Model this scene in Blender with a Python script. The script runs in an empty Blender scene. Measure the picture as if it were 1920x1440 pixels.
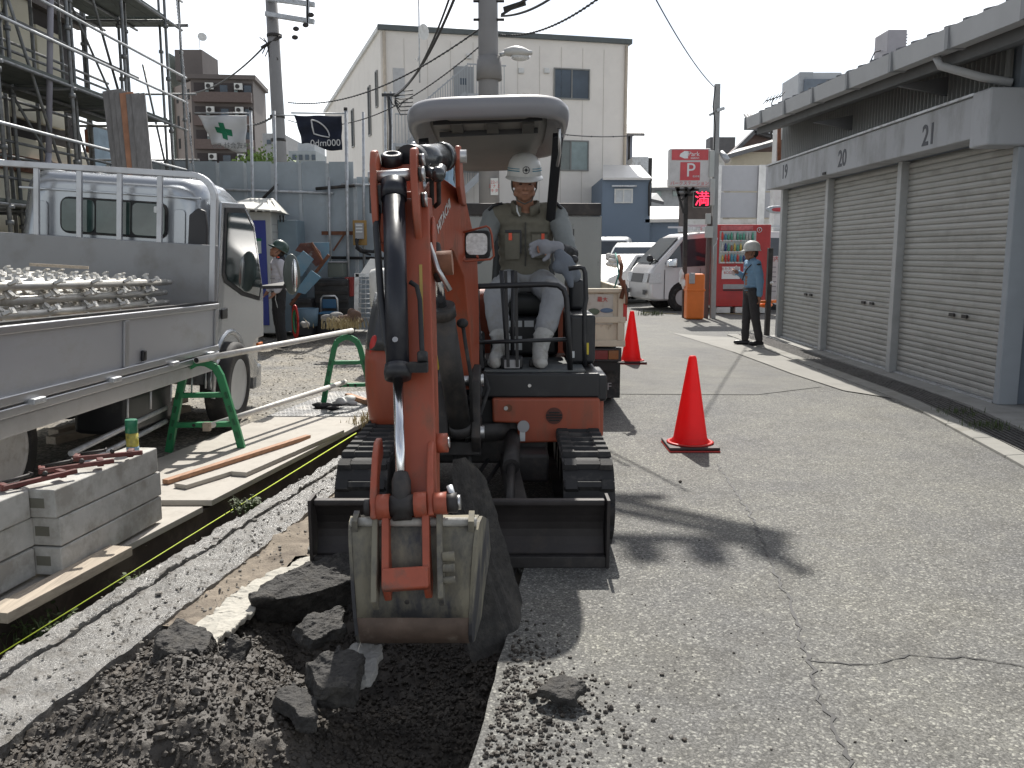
import bpy, math, random
from mathutils import Vector, Matrix, noise
random.seed(7)
S = bpy.context.scene
COL = S.collection
RAD = math.radians
# ------------------------------------------------------------------ camera, sky, sun, exposure
F_PX, CAM_H, PITCH = 1650.0, 1.46, math.atan(245 / 1650.0)
cd = bpy.data.cameras.new('camera'); cam = bpy.data.objects.new('camera', cd); COL.objects.link(cam)
cd.sensor_width = 36; cd.lens = F_PX / 1920 * 36; cd.clip_start = 0.05; cd.clip_end = 2000
cam.location = (0, 0, CAM_H); cam.rotation_euler = (math.pi / 2 - PITCH, 0, 0)
S.camera = cam
SUN_EL, SUN_AZ = RAD(48.5), RAD(1.5)
world = bpy.data.worlds.new('World'); S.world = world; world.use_nodes = True
wn, wl = world.node_tree.nodes, world.node_tree.links
bg = wn['Background']
sky = wn.new('ShaderNodeTexSky'); sky.sky_type = 'NISHITA'; sky.sun_disc = False
sky.sun_elevation = SUN_EL; sky.sun_rotation = SUN_AZ; sky.dust_density = 1.2; sky.air_density = 1.0
tc = wn.new('ShaderNodeTexCoord'); mp = wn.new('ShaderNodeMapping'); mp.inputs['Scale'].default_value = (1.0, 1.0, 3.2)
nz = wn.new('ShaderNodeTexNoise'); nz.inputs['Scale'].default_value = 3.0; nz.inputs['Detail'].default_value = 7; nz.inputs['Roughness'].default_value = 0.58
cr = wn.new('ShaderNodeValToRGB'); cr.color_ramp.elements[0].position = 0.40; cr.color_ramp.elements[0].color = (0.24,) * 3 + (1,)
cr.color_ramp.elements[1].position = 0.62; cr.color_ramp.elements[1].color = (0.97,) * 3 + (1,)
# thin bright cloud: it glows in proportion to the clear sky behind it, so it is brightest towards the sun
bwn = wn.new('ShaderNodeRGBToBW'); gm = wn.new('ShaderNodeMath'); gm.operation = 'MULTIPLY_ADD'; gm.inputs[1].default_value = 2.3; gm.inputs[2].default_value = 1.2
cl_ = wn.new('ShaderNodeCombineColor'); wl.new(sky.outputs[0], bwn.inputs[0]); wl.new(bwn.outputs[0], gm.inputs[0])
for _i in range(3): wl.new(gm.outputs[0], cl_.inputs[_i])
mx = wn.new('ShaderNodeMix'); mx.data_type = 'RGBA'; wl.new(cl_.outputs[0], mx.inputs[7])
wl.new(tc.outputs['Generated'], mp.inputs['Vector']); wl.new(mp.outputs[0], nz.inputs['Vector']); wl.new(nz.outputs[0], cr.inputs[0])
wl.new(cr.outputs[0], mx.inputs[0]); wl.new(sky.outputs[0], mx.inputs[6]); wl.new(mx.outputs[2], bg.inputs[0])
bg.inputs[1].default_value = 0.098
sd = bpy.data.lights.new('sun', 'SUN'); sd.energy = 5.0; sd.angle = RAD(0.53); sd.color = (1.0, 0.955, 0.88)
sun = bpy.data.objects.new('sun', sd); COL.objects.link(sun)
to_sun = Vector((math.sin(SUN_AZ) * math.cos(SUN_EL), math.cos(SUN_AZ) * math.cos(SUN_EL), math.sin(SUN_EL)))
sun.rotation_euler = to_sun.to_track_quat('Z', 'Y').to_euler(); sun.location = to_sun * 60
S.view_settings.view_transform = 'Standard'; S.view_settings.look = 'None'
S.view_settings.exposure = 0.36; S.view_settings.gamma = 1; S.view_settings.use_curve_mapping = False
S.render.engine = 'CYCLES'; S.cycles.max_bounces = 6; S.cycles.use_denoising = True

# ------------------------------------------------------------------ survey helpers: real distance Y given, returns the point in the place
_c, _s = math.cos(PITCH), math.sin(PITCH)
def ray(px, py):
    u = (px - 960) / F_PX; v = (720 - py) / F_PX
    return Vector((u, _c + v * _s, -_s + v * _c))
def P(px, py, Y):
    r = ray(px, py); r = r * (Y / r.y); return Vector((r.x, Y, CAM_H + r.z))
def G(px, py, z=0.0):
    r = ray(px, py); r = r * ((z - CAM_H) / r.z); return Vector((r.x, r.y, z))
def V(*a): return Vector(a)
def lerp(a, b, t): return a + (b - a) * t

# ------------------------------------------------------------------ materials
MATS = {}
def mat(name, col, rough=0.6, metal=0.0, var=0.12, scale=5.0, bump=0.0, bscale=60.0, dirt=None, damt=0.5, dscale=3.0,
        dthr=0.5, emit=None, estr=0.0, stretch=None, spec=0.5, coat=0.0, trans=0.0, bdist=0.004):
    if name in MATS: return MATS[name]
    m = bpy.data.materials.new(name); m.use_nodes = True; MATS[name] = m
    n, l = m.node_tree.nodes, m.node_tree.links
    b = n['Principled BSDF']; b.inputs['Roughness'].default_value = rough; b.inputs['Metallic'].default_value = metal
    b.inputs['Specular IOR Level'].default_value = spec; b.inputs['Coat Weight'].default_value = coat
    b.inputs['Transmission Weight'].default_value = trans
    t = n.new('ShaderNodeTexCoord'); oi = n.new('ShaderNodeObjectInfo')
    mul = n.new('ShaderNodeMath'); mul.operation = 'MULTIPLY'; mul.inputs[1].default_value = 23.0; l.new(oi.outputs['Random'], mul.inputs[0])
    src = t.outputs['Object']
    if stretch:
        mpp = n.new('ShaderNodeMapping'); mpp.inputs['Scale'].default_value = stretch; l.new(src, mpp.inputs[0]); src = mpp.outputs[0]
    def nt(sc, det=4, rg=0.6):
        x = n.new('ShaderNodeTexNoise'); x.noise_dimensions = '4D'; x.inputs['Scale'].default_value = sc; x.inputs['Detail'].default_value = det
        x.inputs['Roughness'].default_value = rg; l.new(src, x.inputs['Vector']); l.new(mul.outputs[0], x.inputs['W']); return x
    a = nt(scale); r = n.new('ShaderNodeValToRGB')
    r.color_ramp.elements[0].position = 0.3; r.color_ramp.elements[1].position = 0.7
    r.color_ramp.elements[0].color = tuple(max(0, c * (1 - var)) for c in col) + (1,)
    r.color_ramp.elements[1].color = tuple(min(1, c * (1 + var)) for c in col) + (1,)
    l.new(a.outputs[0], r.inputs[0]); cur = r.outputs[0]
    if dirt is not None:
        d = nt(dscale, 7, 0.68); dr = n.new('ShaderNodeValToRGB'); dr.color_ramp.elements[0].position = dthr; dr.color_ramp.elements[1].position = min(1, dthr + 0.14)
        dr.color_ramp.elements[0].color = (0, 0, 0, 1); dr.color_ramp.elements[1].color = (damt, damt, damt, 1)
        l.new(d.outputs[0], dr.inputs[0]); k = n.new('ShaderNodeMix'); k.data_type = 'RGBA'; k.inputs[7].default_value = tuple(dirt) + (1,)
        l.new(dr.outputs[0], k.inputs[0]); l.new(cur, k.inputs[6]); cur = k.outputs[2]
        rr = n.new('ShaderNodeMapRange'); rr.inputs[3].default_value = rough; rr.inputs[4].default_value = min(0.95, rough + 0.35)
        l.new(dr.outputs[0], rr.inputs[0]); l.new(rr.outputs[0], b.inputs['Roughness'])
    l.new(cur, b.inputs['Base Color'])
    if bump > 0:
        bn = nt(bscale, 5, 0.65); bb = n.new('ShaderNodeBump'); bb.inputs['Strength'].default_value = bump; bb.inputs['Distance'].default_value = bdist
        l.new(bn.outputs[0], bb.inputs['Height']); l.new(bb.outputs[0], b.inputs['Normal'])
    if emit:
        b.inputs['Emission Color'].default_value = tuple(emit) + (1,); b.inputs['Emission Strength'].default_value = estr
    return m
def glass_mat(name, col, rough=0.04, alpha=0.55):
    if name in MATS: return MATS[name]
    m = bpy.data.materials.new(name); m.use_nodes = True; MATS[name] = m
    n, l = m.node_tree.nodes, m.node_tree.links; b = n['Principled BSDF']
    b.inputs['Base Color'].default_value = tuple(col) + (1,); b.inputs['Roughness'].default_value = rough; b.inputs['Alpha'].default_value = alpha
    b.inputs['Specular IOR Level'].default_value = 0.8
    return m
def asphalt_mat(name, lo, hi, chip, cscale=85, tint=(1, 1, 0.97), fine=0.5, rubble=0.35):
    m = bpy.data.materials.new(name); m.use_nodes = True; n, l = m.node_tree.nodes, m.node_tree.links
    b = n['Principled BSDF']; b.inputs['Roughness'].default_value = 0.82; b.inputs['Specular IOR Level'].default_value = 0.4
    t = n.new('ShaderNodeTexCoord')
    wv = n.new('ShaderNodeTexNoise'); wv.inputs['Scale'].default_value = 60; wv.inputs['Detail'].default_value = 2
    l.new(t.outputs['Object'], wv.inputs['Vector'])
    dv = n.new('ShaderNodeMix'); dv.data_type = 'RGBA'; dv.blend_type = 'ADD'; dv.inputs[0].default_value = 0.02
    l.new(t.outputs['Object'], dv.inputs[6]); l.new(wv.outputs['Color'], dv.inputs[7])
    v1 = n.new('ShaderNodeTexVoronoi'); v1.inputs['Scale'].default_value = cscale; l.new(dv.outputs[2], v1.inputs['Vector'])
    v2 = n.new('ShaderNodeTexVoronoi'); v2.inputs['Scale'].default_value = cscale * 2.3; l.new(dv.outputs[2], v2.inputs['Vector'])
    sx = n.new('ShaderNodeSeparateColor'); l.new(v1.outputs['Color'], sx.inputs[0])
    sy = n.new('ShaderNodeSeparateColor'); l.new(v2.outputs['Color'], sy.inputs[0])
    r1 = n.new('ShaderNodeValToRGB'); e = r1.color_ramp.elements; e[0].position = 0.15; e[0].color = (lo,) * 3 + (1,)
    e[1].position = 0.8; e[1].color = (hi, hi, hi, 1); x = e.new(0.93); x.color = (chip, chip, chip * 0.95, 1)
    l.new(sx.outputs[0], r1.inputs[0])
    r2 = n.new('ShaderNodeValToRGB'); e = r2.color_ramp.elements; e[0].position = 0.1; e[0].color = (lo * 0.9,) * 3 + (1,); e[1].position = 0.95; e[1].color = (hi * 1.15,) * 3 + (1,)
    l.new(sy.outputs[1], r2.inputs[0])
    k = n.new('ShaderNodeMix'); k.data_type = 'RGBA'; k.inputs[0].default_value = fine; l.new(r1.outputs[0], k.inputs[6]); l.new(r2.outputs[0], k.inputs[7])
    # binder gaps between the stones
    g = n.new('ShaderNodeMapRange'); g.inputs[1].default_value = 0.35; g.inputs[2].default_value = 0.75; g.inputs[3].default_value = 1.0; g.inputs[4].default_value = 0.55
    l.new(v1.outputs['Distance'], g.inputs[0])
    k2 = n.new('ShaderNodeMix'); k2.data_type = 'RGBA'; k2.blend_type = 'MULTIPLY'; k2.inputs[0].default_value = 1.0; l.new(k.outputs[2], k2.inputs[6]); l.new(g.outputs[0], k2.inputs[7])
    ns = n.new('ShaderNodeTexNoise'); ns.inputs['Scale'].default_value = 0.9; ns.inputs['Detail'].default_value = 8; ns.inputs['Roughness'].default_value = 0.62; l.new(t.outputs['Object'], ns.inputs['Vector'])
    rs = n.new('ShaderNodeValToRGB'); e = rs.color_ramp.elements; e[0].position = 0.32; e[0].color = (0.80, 0.80, 0.80, 1); e[1].position = 0.68; e[1].color = (1.14 * tint[0], 1.12 * tint[1], 1.04 * tint[2], 1)
    l.new(ns.outputs[0], rs.inputs[0])
    k3 = n.new('ShaderNodeMix'); k3.data_type = 'RGBA'; k3.blend_type = 'MULTIPLY'; k3.inputs[0].default_value = 1.0; l.new(k2.outputs[2], k3.inputs[6]); l.new(rs.outputs[0], k3.inputs[7])
    # worn patches, dried spills and dust
    st = n.new('ShaderNodeTexNoise'); st.inputs['Scale'].default_value = 2.6; st.inputs['Detail'].default_value = 9; st.inputs['Roughness'].default_value = 0.7; st.inputs['Distortion'].default_value = 1.2; l.new(t.outputs['Object'], st.inputs['Vector'])
    sr = n.new('ShaderNodeValToRGB'); e = sr.color_ramp.elements; e[0].position = 0.40; e[0].color = (0.84, 0.83, 0.81, 1); e[1].position = 0.52; e[1].color = (1, 1, 1, 1); x = e.new(0.68); x.color = (1.10, 1.09, 1.03, 1)
    l.new(st.outputs[0], sr.inputs[0]); k4 = n.new('ShaderNodeMix'); k4.data_type = 'RGBA'; k4.blend_type = 'MULTIPLY'; k4.inputs[0].default_value = 0.8; l.new(k3.outputs[2], k4.inputs[6]); l.new(sr.outputs[0], k4.inputs[7]); k3 = k4
    l.new(k3.outputs[2], b.inputs['Base Color'])
    bp = n.new('ShaderNodeBump'); bp.invert = True; bp.inputs['Strength'].default_value = rubble; bp.inputs['Distance'].default_value = 0.004
    l.new(v1.outputs['Distance'], bp.inputs['Height']); l.new(bp.outputs[0], b.inputs['Normal'])
    return m

# ------------------------------------------------------------------ mesh builder
class MB:
    def __init__(s): s.v = []; s.f = []; s.sm = []; s.mi = []
    def add(s, vs, fs, smooth=False, mi=0):
        o = len(s.v); s.v += [Vector(x) for x in vs]
        for f in fs: s.f.append([i + o for i in f]); s.sm.append(smooth); s.mi.append(mi)
        return s
    def hexa(s, p, mi=0):   # p: 4 bottom (ccw), 4 top
        return s.add(p, [(3, 2, 1, 0), (4, 5, 6, 7), (0, 1, 5, 4), (1, 2, 6, 5), (2, 3, 7, 6), (3, 0, 4, 7)], mi=mi)
    def box(s, x0, x1, y0, y1, z0, z1, mi=0):
        return s.hexa([(x0, y0, z0), (x1, y0, z0), (x1, y1, z0), (x0, y1, z0), (x0, y0, z1), (x1, y0, z1), (x1, y1, z1), (x0, y1, z1)], mi)
    def obox(s, c, size, R=None, mi=0):
        R = R or Matrix.Identity(3); c = Vector(c); a, b, d = size[0] / 2, size[1] / 2, size[2] / 2
        q = [(-a, -b, -d), (a, -b, -d), (a, b, -d), (-a, b, -d), (-a, -b, d), (a, -b, d), (a, b, d), (-a, b, d)]
        return s.hexa([c + R @ Vector(x) for x in q], mi)
    def bar(s, p0, p1, w, h, up=(0, 0, 1), mi=0):
        p0, p1 = Vector(p0), Vector(p1); d = (p1 - p0).normalized(); u = Vector(up)
        sd = d.cross(u)
        if sd.length < 1e-4: sd = d.cross(Vector((1, 0, 0)))
        sd.normalize(); u = sd.cross(d).normalized(); a = sd * w / 2; b = u * h / 2
        return s.hexa([p0 - a - b, p0 + a - b, p1 + a - b, p1 - a - b, p0 - a + b, p0 + a + b, p1 + a + b, p1 - a + b], mi)
    def tube(s, pts, r, n=8, cap=True, mi=0):
        pts = [Vector(p) for p in pts]; rs = r if isinstance(r, (list, tuple)) else [r] * len(pts)
        rings = []; prev = None
        for i, p in enumerate(pts):
            d = (pts[min(i + 1, len(pts) - 1)] - pts[max(i - 1, 0)]).normalized()
            if prev is None:
                a = d.cross(Vector((0, 0, 1)));
                if a.length < 1e-3: a = d.cross(Vector((1, 0, 0)))
            else: a = prev - d * prev.dot(d)
            a.normalize(); prev = a; b = d.cross(a)
            rings.append([p + (a * math.cos(6.28318 * k / n) + b * math.sin(6.28318 * k / n)) * rs[i] for k in range(n)])
        return s.rings(rings, cap, True, mi)
    def rings(s, rings, cap=True, smooth=True, mi=0, closed=True):
        n = len(rings[0]); vs = [p for r in rings for p in r]; fs = []
        for i in range(len(rings) - 1):
            for k in range(n if closed else n - 1):
                k2 = (k + 1) % n; fs.append((i * n + k, i * n + k2, (i + 1) * n + k2, (i + 1) * n + k))
        s.add(vs, fs, smooth, mi)
        if cap:
            o = len(s.v) - len(vs); s.f.append([o + k for k in reversed(range(n))]); s.sm.append(False); s.mi.append(mi)
            s.f.append([o + (len(rings) - 1) * n + k for k in range(n)]); s.sm.append(False); s.mi.append(mi)
        return s
    def cyl(s, p0, p1, r, r2=None, n=16, mi=0):
        return s.tube([p0, p1], [r, r if r2 is None else r2], n, True, mi)
    def lathe(s, prof, c, ax=(0, 0, 1), n=24, mi=0, smooth=True, cap=True):
        c = Vector(c); ax = Vector(ax).normalized(); a = ax.cross(Vector((0, 0, 1)))
        if a.length < 1e-3: a = Vector((1, 0, 0))
        a.normalize(); b = ax.cross(a)
        return s.rings([[c + ax * z + (a * math.cos(6.28318 * k / n) + b * math.sin(6.28318 * k / n)) * max(r, 1e-4) for k in range(n)] for r, z in prof], cap, smooth, mi)
    def prism(s, poly, vec, mi=0, smooth=False):
        poly = [Vector(p) for p in poly]; vec = Vector(vec); n = len(poly)
        vs = poly + [p + vec for p in poly]; fs = [(k, (k + 1) % n, n + (k + 1) % n, n + k) for k in range(n)]
        s.add(vs, fs, smooth, mi); o = len(s.v) - 2 * n
        s.f.append([o + k for k in reversed(range(n))]); s.sm.append(False); s.mi.append(mi)
        s.f.append([o + n + k for k in range(n)]); s.sm.append(False); s.mi.append(mi)
        return s
    def poly(s, pts, mi=0): return s.add(pts, [tuple(range(len(pts)))], False, mi)
    def ell(s, c, r, R=None, n=12, m=8, mi=0):
        c = Vector(c); R = R or Matrix.Identity(3)
        if not isinstance(r, (tuple, list, Vector)): r = (r, r, r)
        vs = [c + R @ Vector((0, 0, r[2]))]
        for i in range(1, m):
            t = math.pi * i / m
            for k in range(n): u = 6.28318 * k / n; vs.append(c + R @ Vector((r[0] * math.sin(t) * math.cos(u), r[1] * math.sin(t) * math.sin(u), r[2] * math.cos(t))))
        vs.append(c - R @ Vector((0, 0, r[2]))); fs = [(0, 1 + k, 1 + (k + 1) % n) for k in range(n)]
        for i in range(m - 2):
            for k in range(n): a = 1 + i * n; fs.append((a + k, a + n + k, a + n + (k + 1) % n, a + (k + 1) % n))
        L = len(vs) - 1; a = 1 + (m - 2) * n; fs += [(L, a + (k + 1) % n, a + k) for k in range(n)]
        return s.add(vs, fs, True, mi)
    def build(s, name, m, parent=None, bevel=0, seg=2, origin=None, shade=None):
        if parent is not None: M = RM[parent.name]; inv = M.inverted()
        else:
            if origin is None:
                xs = [p.x for p in s.v]; ys = [p.y for p in s.v]; zs = [p.z for p in s.v]
                origin = ((min(xs) + max(xs)) / 2, (min(ys) + max(ys)) / 2, min(zs))
            M = Matrix.Translation(origin); inv = M.inverted()
        me = bpy.data.meshes.new(name); me.from_pydata([inv @ p for p in s.v], [], s.f)
        for x in (m if isinstance(m, (list, tuple)) else [m]): me.materials.append(x)
        me.polygons.foreach_set('use_smooth', s.sm if shade is None else [shade] * len(s.f)); me.polygons.foreach_set('material_index', s.mi); me.update()
        o = bpy.data.objects.new(name, me); COL.objects.link(o)
        if parent is not None: o.parent = parent; RM[o.name] = M
        else: o.matrix_world = M; RM[o.name] = M
        if bevel:
            bv = o.modifiers.new('bevel', 'BEVEL'); bv.width = bevel; bv.segments = seg; bv.limit_method = 'ANGLE'; bv.angle_limit = RAD(38)
            if seg > 1: me.polygons.foreach_set('use_smooth', [True] * len(s.f)); w = o.modifiers.new('wn', 'WEIGHTED_NORMAL')
        return o
RM = {}
def thing(name, label, cat, loc, group=None, M=None):
    o = bpy.data.objects.new(name, None); COL.objects.link(o); M = M if M is not None else Matrix.Translation(loc)
    o.matrix_world = M; o.empty_display_size = 0.2; RM[o.name] = M; o['label'] = label; o['category'] = cat
    if group: o['group'] = group
    return o
def tag(o, label, cat, group=None, kind=None):
    o['label'] = label; o['category'] = cat
    if group: o['group'] = group
    if kind: o['kind'] = kind
    return o
def struct(o): o['kind'] = 'structure'; return o
def stuff(o, label=None, cat=None):
    o['kind'] = 'stuff'
    if label: o['label'] = label; o['category'] = cat
    return o
def share(name, src, parent, off=None, M=None):   # another piece sharing the mesh of src
    o = bpy.data.objects.new(name, src.data); COL.objects.link(o); o.parent = parent; RM[o.name] = RM[parent.name]
    if M is not None: o.matrix_local = M
    elif off is not None: o.location = off
    for md in src.modifiers:
        n = o.modifiers.new(md.name, md.type)
        if md.type == 'BEVEL': n.width = md.width; n.segments = md.segments; n.limit_method = 'ANGLE'; n.angle_limit = md.angle_limit
    return o
def copy_tree(o, parent=None):
    c = o.copy(); COL.objects.link(c)
    if parent: c.parent = parent
    for ch in list(o.children): copy_tree(ch, c)
    return c
def text(name, body, size, m, org, xd, yd, parent, depth=0.002, align='CENTER', squeeze=1.0, bold=0.0):
    c = bpy.data.curves.new(name, 'FONT'); c.body = body; c.size = size; c.align_x = align; c.align_y = 'CENTER'; c.extrude = depth; c.resolution_u = 3; c.offset = bold
    t = bpy.data.objects.new(name, c); COL.objects.link(t); bpy.context.view_layer.update()
    me = bpy.data.meshes.new_from_object(t.evaluated_get(bpy.context.evaluated_depsgraph_get()))
    bpy.data.objects.remove(t); bpy.data.curves.remove(c); me.name = name
    xd = Vector(xd).normalized(); yd = Vector(yd); yd = (yd - xd * yd.dot(xd)).normalized(); zd = xd.cross(yd)
    M = Matrix.Translation(org) @ Matrix((xd, yd, zd)).transposed().to_4x4() @ Matrix.Diagonal((squeeze, 1, 1, 1))
    me.transform(RM[parent.name].inverted() @ M); me.materials.clear(); me.materials.append(m)
    o = bpy.data.objects.new(name, me); COL.objects.link(o); o.parent = parent; RM[o.name] = RM[parent.name]
    return o
def remesh(o, vox, it=4, sm=True):
    r = o.modifiers.new('remesh', 'REMESH'); r.mode = 'VOXEL'; r.voxel_size = vox; r.use_smooth_shade = True
    s_ = o.modifiers.new('smooth', 'SMOOTH'); s_.iterations = it; s_.factor = 0.5
    return o
def capsule(mb, p0, p1, r0, r1, n=12, mi=0, sq=None):   # tapered limb with round ends
    p0, p1 = Vector(p0), Vector(p1); d = (p1 - p0).normalized(); L = (p1 - p0).length
    pts, rs = [], []
    for k in range(4): a = math.pi / 2 * (1 - k / 4); pts.append(p0 - d * r0 * math.sin(a)); rs.append(max(0.002, r0 * math.cos(a)))
    pts += [p0, p0.lerp(p1, 0.5), p1]; rs += [r0, (r0 + r1) / 2, r1]
    for k in range(1, 5): a = math.pi / 2 * k / 4; pts.append(p1 + d * r1 * math.sin(a)); rs.append(max(0.002, r1 * math.cos(a)))
    mb.tube(pts, rs, n, True, mi); return mb
def limb(mb, pts, rs, n=12):
    for i in range(len(pts) - 1): capsule(mb, pts[i], pts[i + 1], rs[i], rs[i + 1], n)
    return mb
# ------------------------------------------------------------------ palette
ORANGE = mat('machine_orange', (0.33, 0.076, 0.038), 0.42, var=0.16, scale=5, dirt=(0.17, 0.085, 0.055), damt=0.75, dscale=5, dthr=0.52, stretch=(1.6, 1.6, .5), bump=0.12, bscale=25, bdist=0.002)
ORANGE_W = mat('worn_orange', (0.37, 0.085, 0.045), 0.5, var=0.2, scale=9, dirt=(0.13, 0.09, 0.07), damt=0.8, dscale=9, dthr=0.52, bump=0.3, bscale=40)
BLACK = mat('black_paint', (0.018, 0.019, 0.022), 0.42, var=0.25, dirt=(0.10, 0.095, 0.085), damt=0.35, dscale=5, dthr=0.58)
BLACKR = mat('black_rubber', (0.022, 0.022, 0.023), 0.75, var=0.3, bump=0.3, bscale=50, dirt=(0.12, 0.11, 0.10), damt=0.55, dscale=8, dthr=0.52)
DARKM = mat('dark_dirty_steel', (0.040, 0.037, 0.036), 0.62, 0.2, var=0.4, scale=7, dirt=(0.12, 0.10, 0.085), damt=0.6, dscale=7, dthr=0.56, bump=0.4, bscale=45)
CHROME = mat('chrome_rod', (0.75, 0.76, 0.78), 0.17, 1.0, var=0.03)
STEEL = mat('bright_steel', (0.55, 0.55, 0.55), 0.35, 0.9, var=0.15)
GALV = mat('galvanised_steel', (0.50, 0.52, 0.54), 0.48, 0.55, var=0.18, scale=10, dirt=(0.25, 0.22, 0.19), damt=0.4, dscale=9)
ALU = mat('aluminium_panel', (0.46, 0.47, 0.49), 0.38, 0.75, var=0.08, scale=3, dirt=(0.28, 0.27, 0.25), damt=0.3, dscale=3)
SILVER = mat('silver_paint', (0.34, 0.36, 0.385), 0.26, 0.65, var=0.04, scale=2, coat=0.6)
GREYP = mat('grey_plastic', (0.36, 0.36, 0.37), 0.55, var=0.1, dirt=(0.16, 0.15, 0.14), damt=0.4, dscale=5, bump=0.1)
WHITE = mat('white_paint', (0.74, 0.75, 0.75), 0.4, var=0.05, coat=0.2)
WHITEW = mat('weathered_white', (0.66, 0.66, 0.64), 0.6, var=0.1, dirt=(0.36, 0.34, 0.30), damt=0.4, dscale=4)
BLUEGREY = mat('blue_grey_sheet', (0.34, 0.39, 0.43), 0.5, 0.1, var=0.14, scale=2, dirt=(0.30, 0.30, 0.30), damt=0.5, dscale=2.5, dthr=0.58)
CONC = mat('pale_concrete', (0.46, 0.455, 0.43), 0.88, var=0.13, scale=9, bump=0.45, bscale=80, dirt=(0.27, 0.255, 0.225), damt=0.75, dscale=5, dthr=0.47)
CONCD = mat('grey_concrete', (0.30, 0.295, 0.28), 0.88, var=0.16, scale=4, bump=0.4, bscale=70, dirt=(0.18, 0.175, 0.16), damt=0.5, dscale=3)
WOOD = mat('old_wood', (0.40, 0.34, 0.27), 0.8, var=0.3, scale=6, stretch=(9, 0.7, 9), bump=0.4, bscale=12, dirt=(0.22, 0.20, 0.17), damt=0.5, dscale=3)
WOODR = mat('reddish_wood', (0.36, 0.20, 0.12), 0.75, var=0.3, scale=6, stretch=(9, 0.7, 9), bump=0.3, bscale=12)
PLY = mat('weathered_plywood', (0.42, 0.395, 0.355), 0.85, var=0.14, scale=4, bump=0.35, bscale=30, dirt=(0.27, 0.25, 0.22), damt=0.6, dscale=4, dthr=0.5)
BLK = mat('near_black', (0.010, 0.010, 0.011), 0.6, var=0.2)
RUST = mat('rusty_steel', (0.16, 0.065, 0.035), 0.8, var=0.4, scale=9, bump=0.4, bscale=50)
REDP = mat('red_paint', (0.50, 0.028, 0.022), 0.4, var=0.1)
CONEM = mat('cone_red_plastic', (0.80, 0.035, 0.038), 0.42, var=0.05, scale=3, dirt=(0.40, 0.06, 0.05), damt=0.3, dscale=6)
_n, _l = CONEM.node_tree.nodes, CONEM.node_tree.links; _tr = _n.new('ShaderNodeBsdfTranslucent'); _tr.inputs[0].default_value = (.85, .07, .08, 1); _ms = _n.new('ShaderNodeMixShader'); _ms.inputs[0].default_value = .55
_l.new(_n['Principled BSDF'].outputs[0], _ms.inputs[1]); _l.new(_tr.outputs[0], _ms.inputs[2]); _l.new(_ms.outputs[0], _n['Material Output'].inputs[0])
GREENP = mat('green_plastic', (0.012, 0.20, 0.072), 0.4, var=0.15, dirt=(0.08, 0.16, 0.10), damt=0.4, dscale=9)
YEL = mat('yellow_label', (0.62, 0.48, 0.04), 0.5, var=0.1)
LBL = mat('white_label', (0.66, 0.68, 0.68), 0.5, var=0.08)
INK = mat('dark_ink', (0.02, 0.02, 0.025), 0.6, var=0.1)
CREAMT = mat('cream_tailgate', (0.56, 0.50, 0.39), 0.6, var=0.1, scale=5, dirt=(0.16, 0.10, 0.055), damt=0.85, dscale=7, dthr=0.55, stretch=(1.4, 1.4, 0.7))
GLASS = glass_mat('vehicle_glass', (0.03, 0.045, 0.045), 0.03, 0.45)
DGLASS = mat('dark_window', (0.035, 0.045, 0.055), 0.06, var=0.3, scale=1.5, spec=0.8)
LENS = mat('lamp_lens', (0.62, 0.63, 0.64), 0.12, var=0.25, scale=60, coat=1.0, bump=0.5, bscale=90)
SKIN = mat('skin', (0.33, 0.165, 0.105), 0.55, var=0.1, scale=14, bump=0.1, bscale=70)
SKIND = mat('tanned_skin', (0.27, 0.13, 0.08), 0.55, var=0.1, scale=14)
HAIR = mat('black_hair', (0.02, 0.017, 0.015), 0.6, var=0.3, scale=50)

# ------------------------------------------------------------------ ground, road, kerb, drain
ASPH = asphalt_mat('road_asphalt', 0.092, 0.205, 0.50, 105, fine=.55, rubble=.28)
ASPHN = asphalt_mat('smooth_asphalt', 0.12, 0.20, 0.28, 150, fine=0.75, rubble=0.2)
GRAVEL = asphalt_mat('site_gravel', 0.13, 0.27, 0.42, 42, tint=(1.1, 1.0, 0.86), fine=0.4, rubble=0.9)
SOIL = mat('dark_soil', (0.044, 0.037, 0.030), 0.6, var=0.5, scale=13, bump=0.8, bscale=90, bdist=0.005, dirt=(0.13, 0.105, 0.08), damt=0.6, dscale=5, dthr=0.56)
SAND = mat('sandy_dirt', (0.22, 0.185, 0.145), 0.9, var=0.3, scale=16, bump=0.9, bscale=90, bdist=0.008, dirt=(0.10, 0.08, 0.065), damt=0.8, dscale=6, dthr=0.5)
WETC = mat('wet_muddy_concrete', (0.215, 0.21, 0.20), 0.26, var=0.4, scale=11, bump=1.0, bscale=60, bdist=0.014, dirt=(0.085, 0.075, 0.062), damt=0.85, dscale=14, dthr=0.49)
FARG = mat('far_ground_mat', (0.20, 0.20, 0.19), 0.9, var=0.2, scale=0.5)

m = MB(); R = 500
m.poly([(-R, -R, -0.05), (R, -R, -0.05), (R, -6, -0.05), (-R, -6, -0.05)])
m.poly([(-R, 26, -0.05), (R, 26, -0.05), (R, R, -0.05), (-R, R, -0.05)])
m.poly([(-R, -6, -0.05), (-14, -6, -0.05), (-14, 26, -0.05), (-R, 26, -0.05)])
m.poly([(16, -6, -0.05), (R, -6, -0.05), (R, 26, -0.05), (16, 26, -0.05)])
struct(m.build('ground', FARG, origin=(0, 0, 0)))
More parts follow.
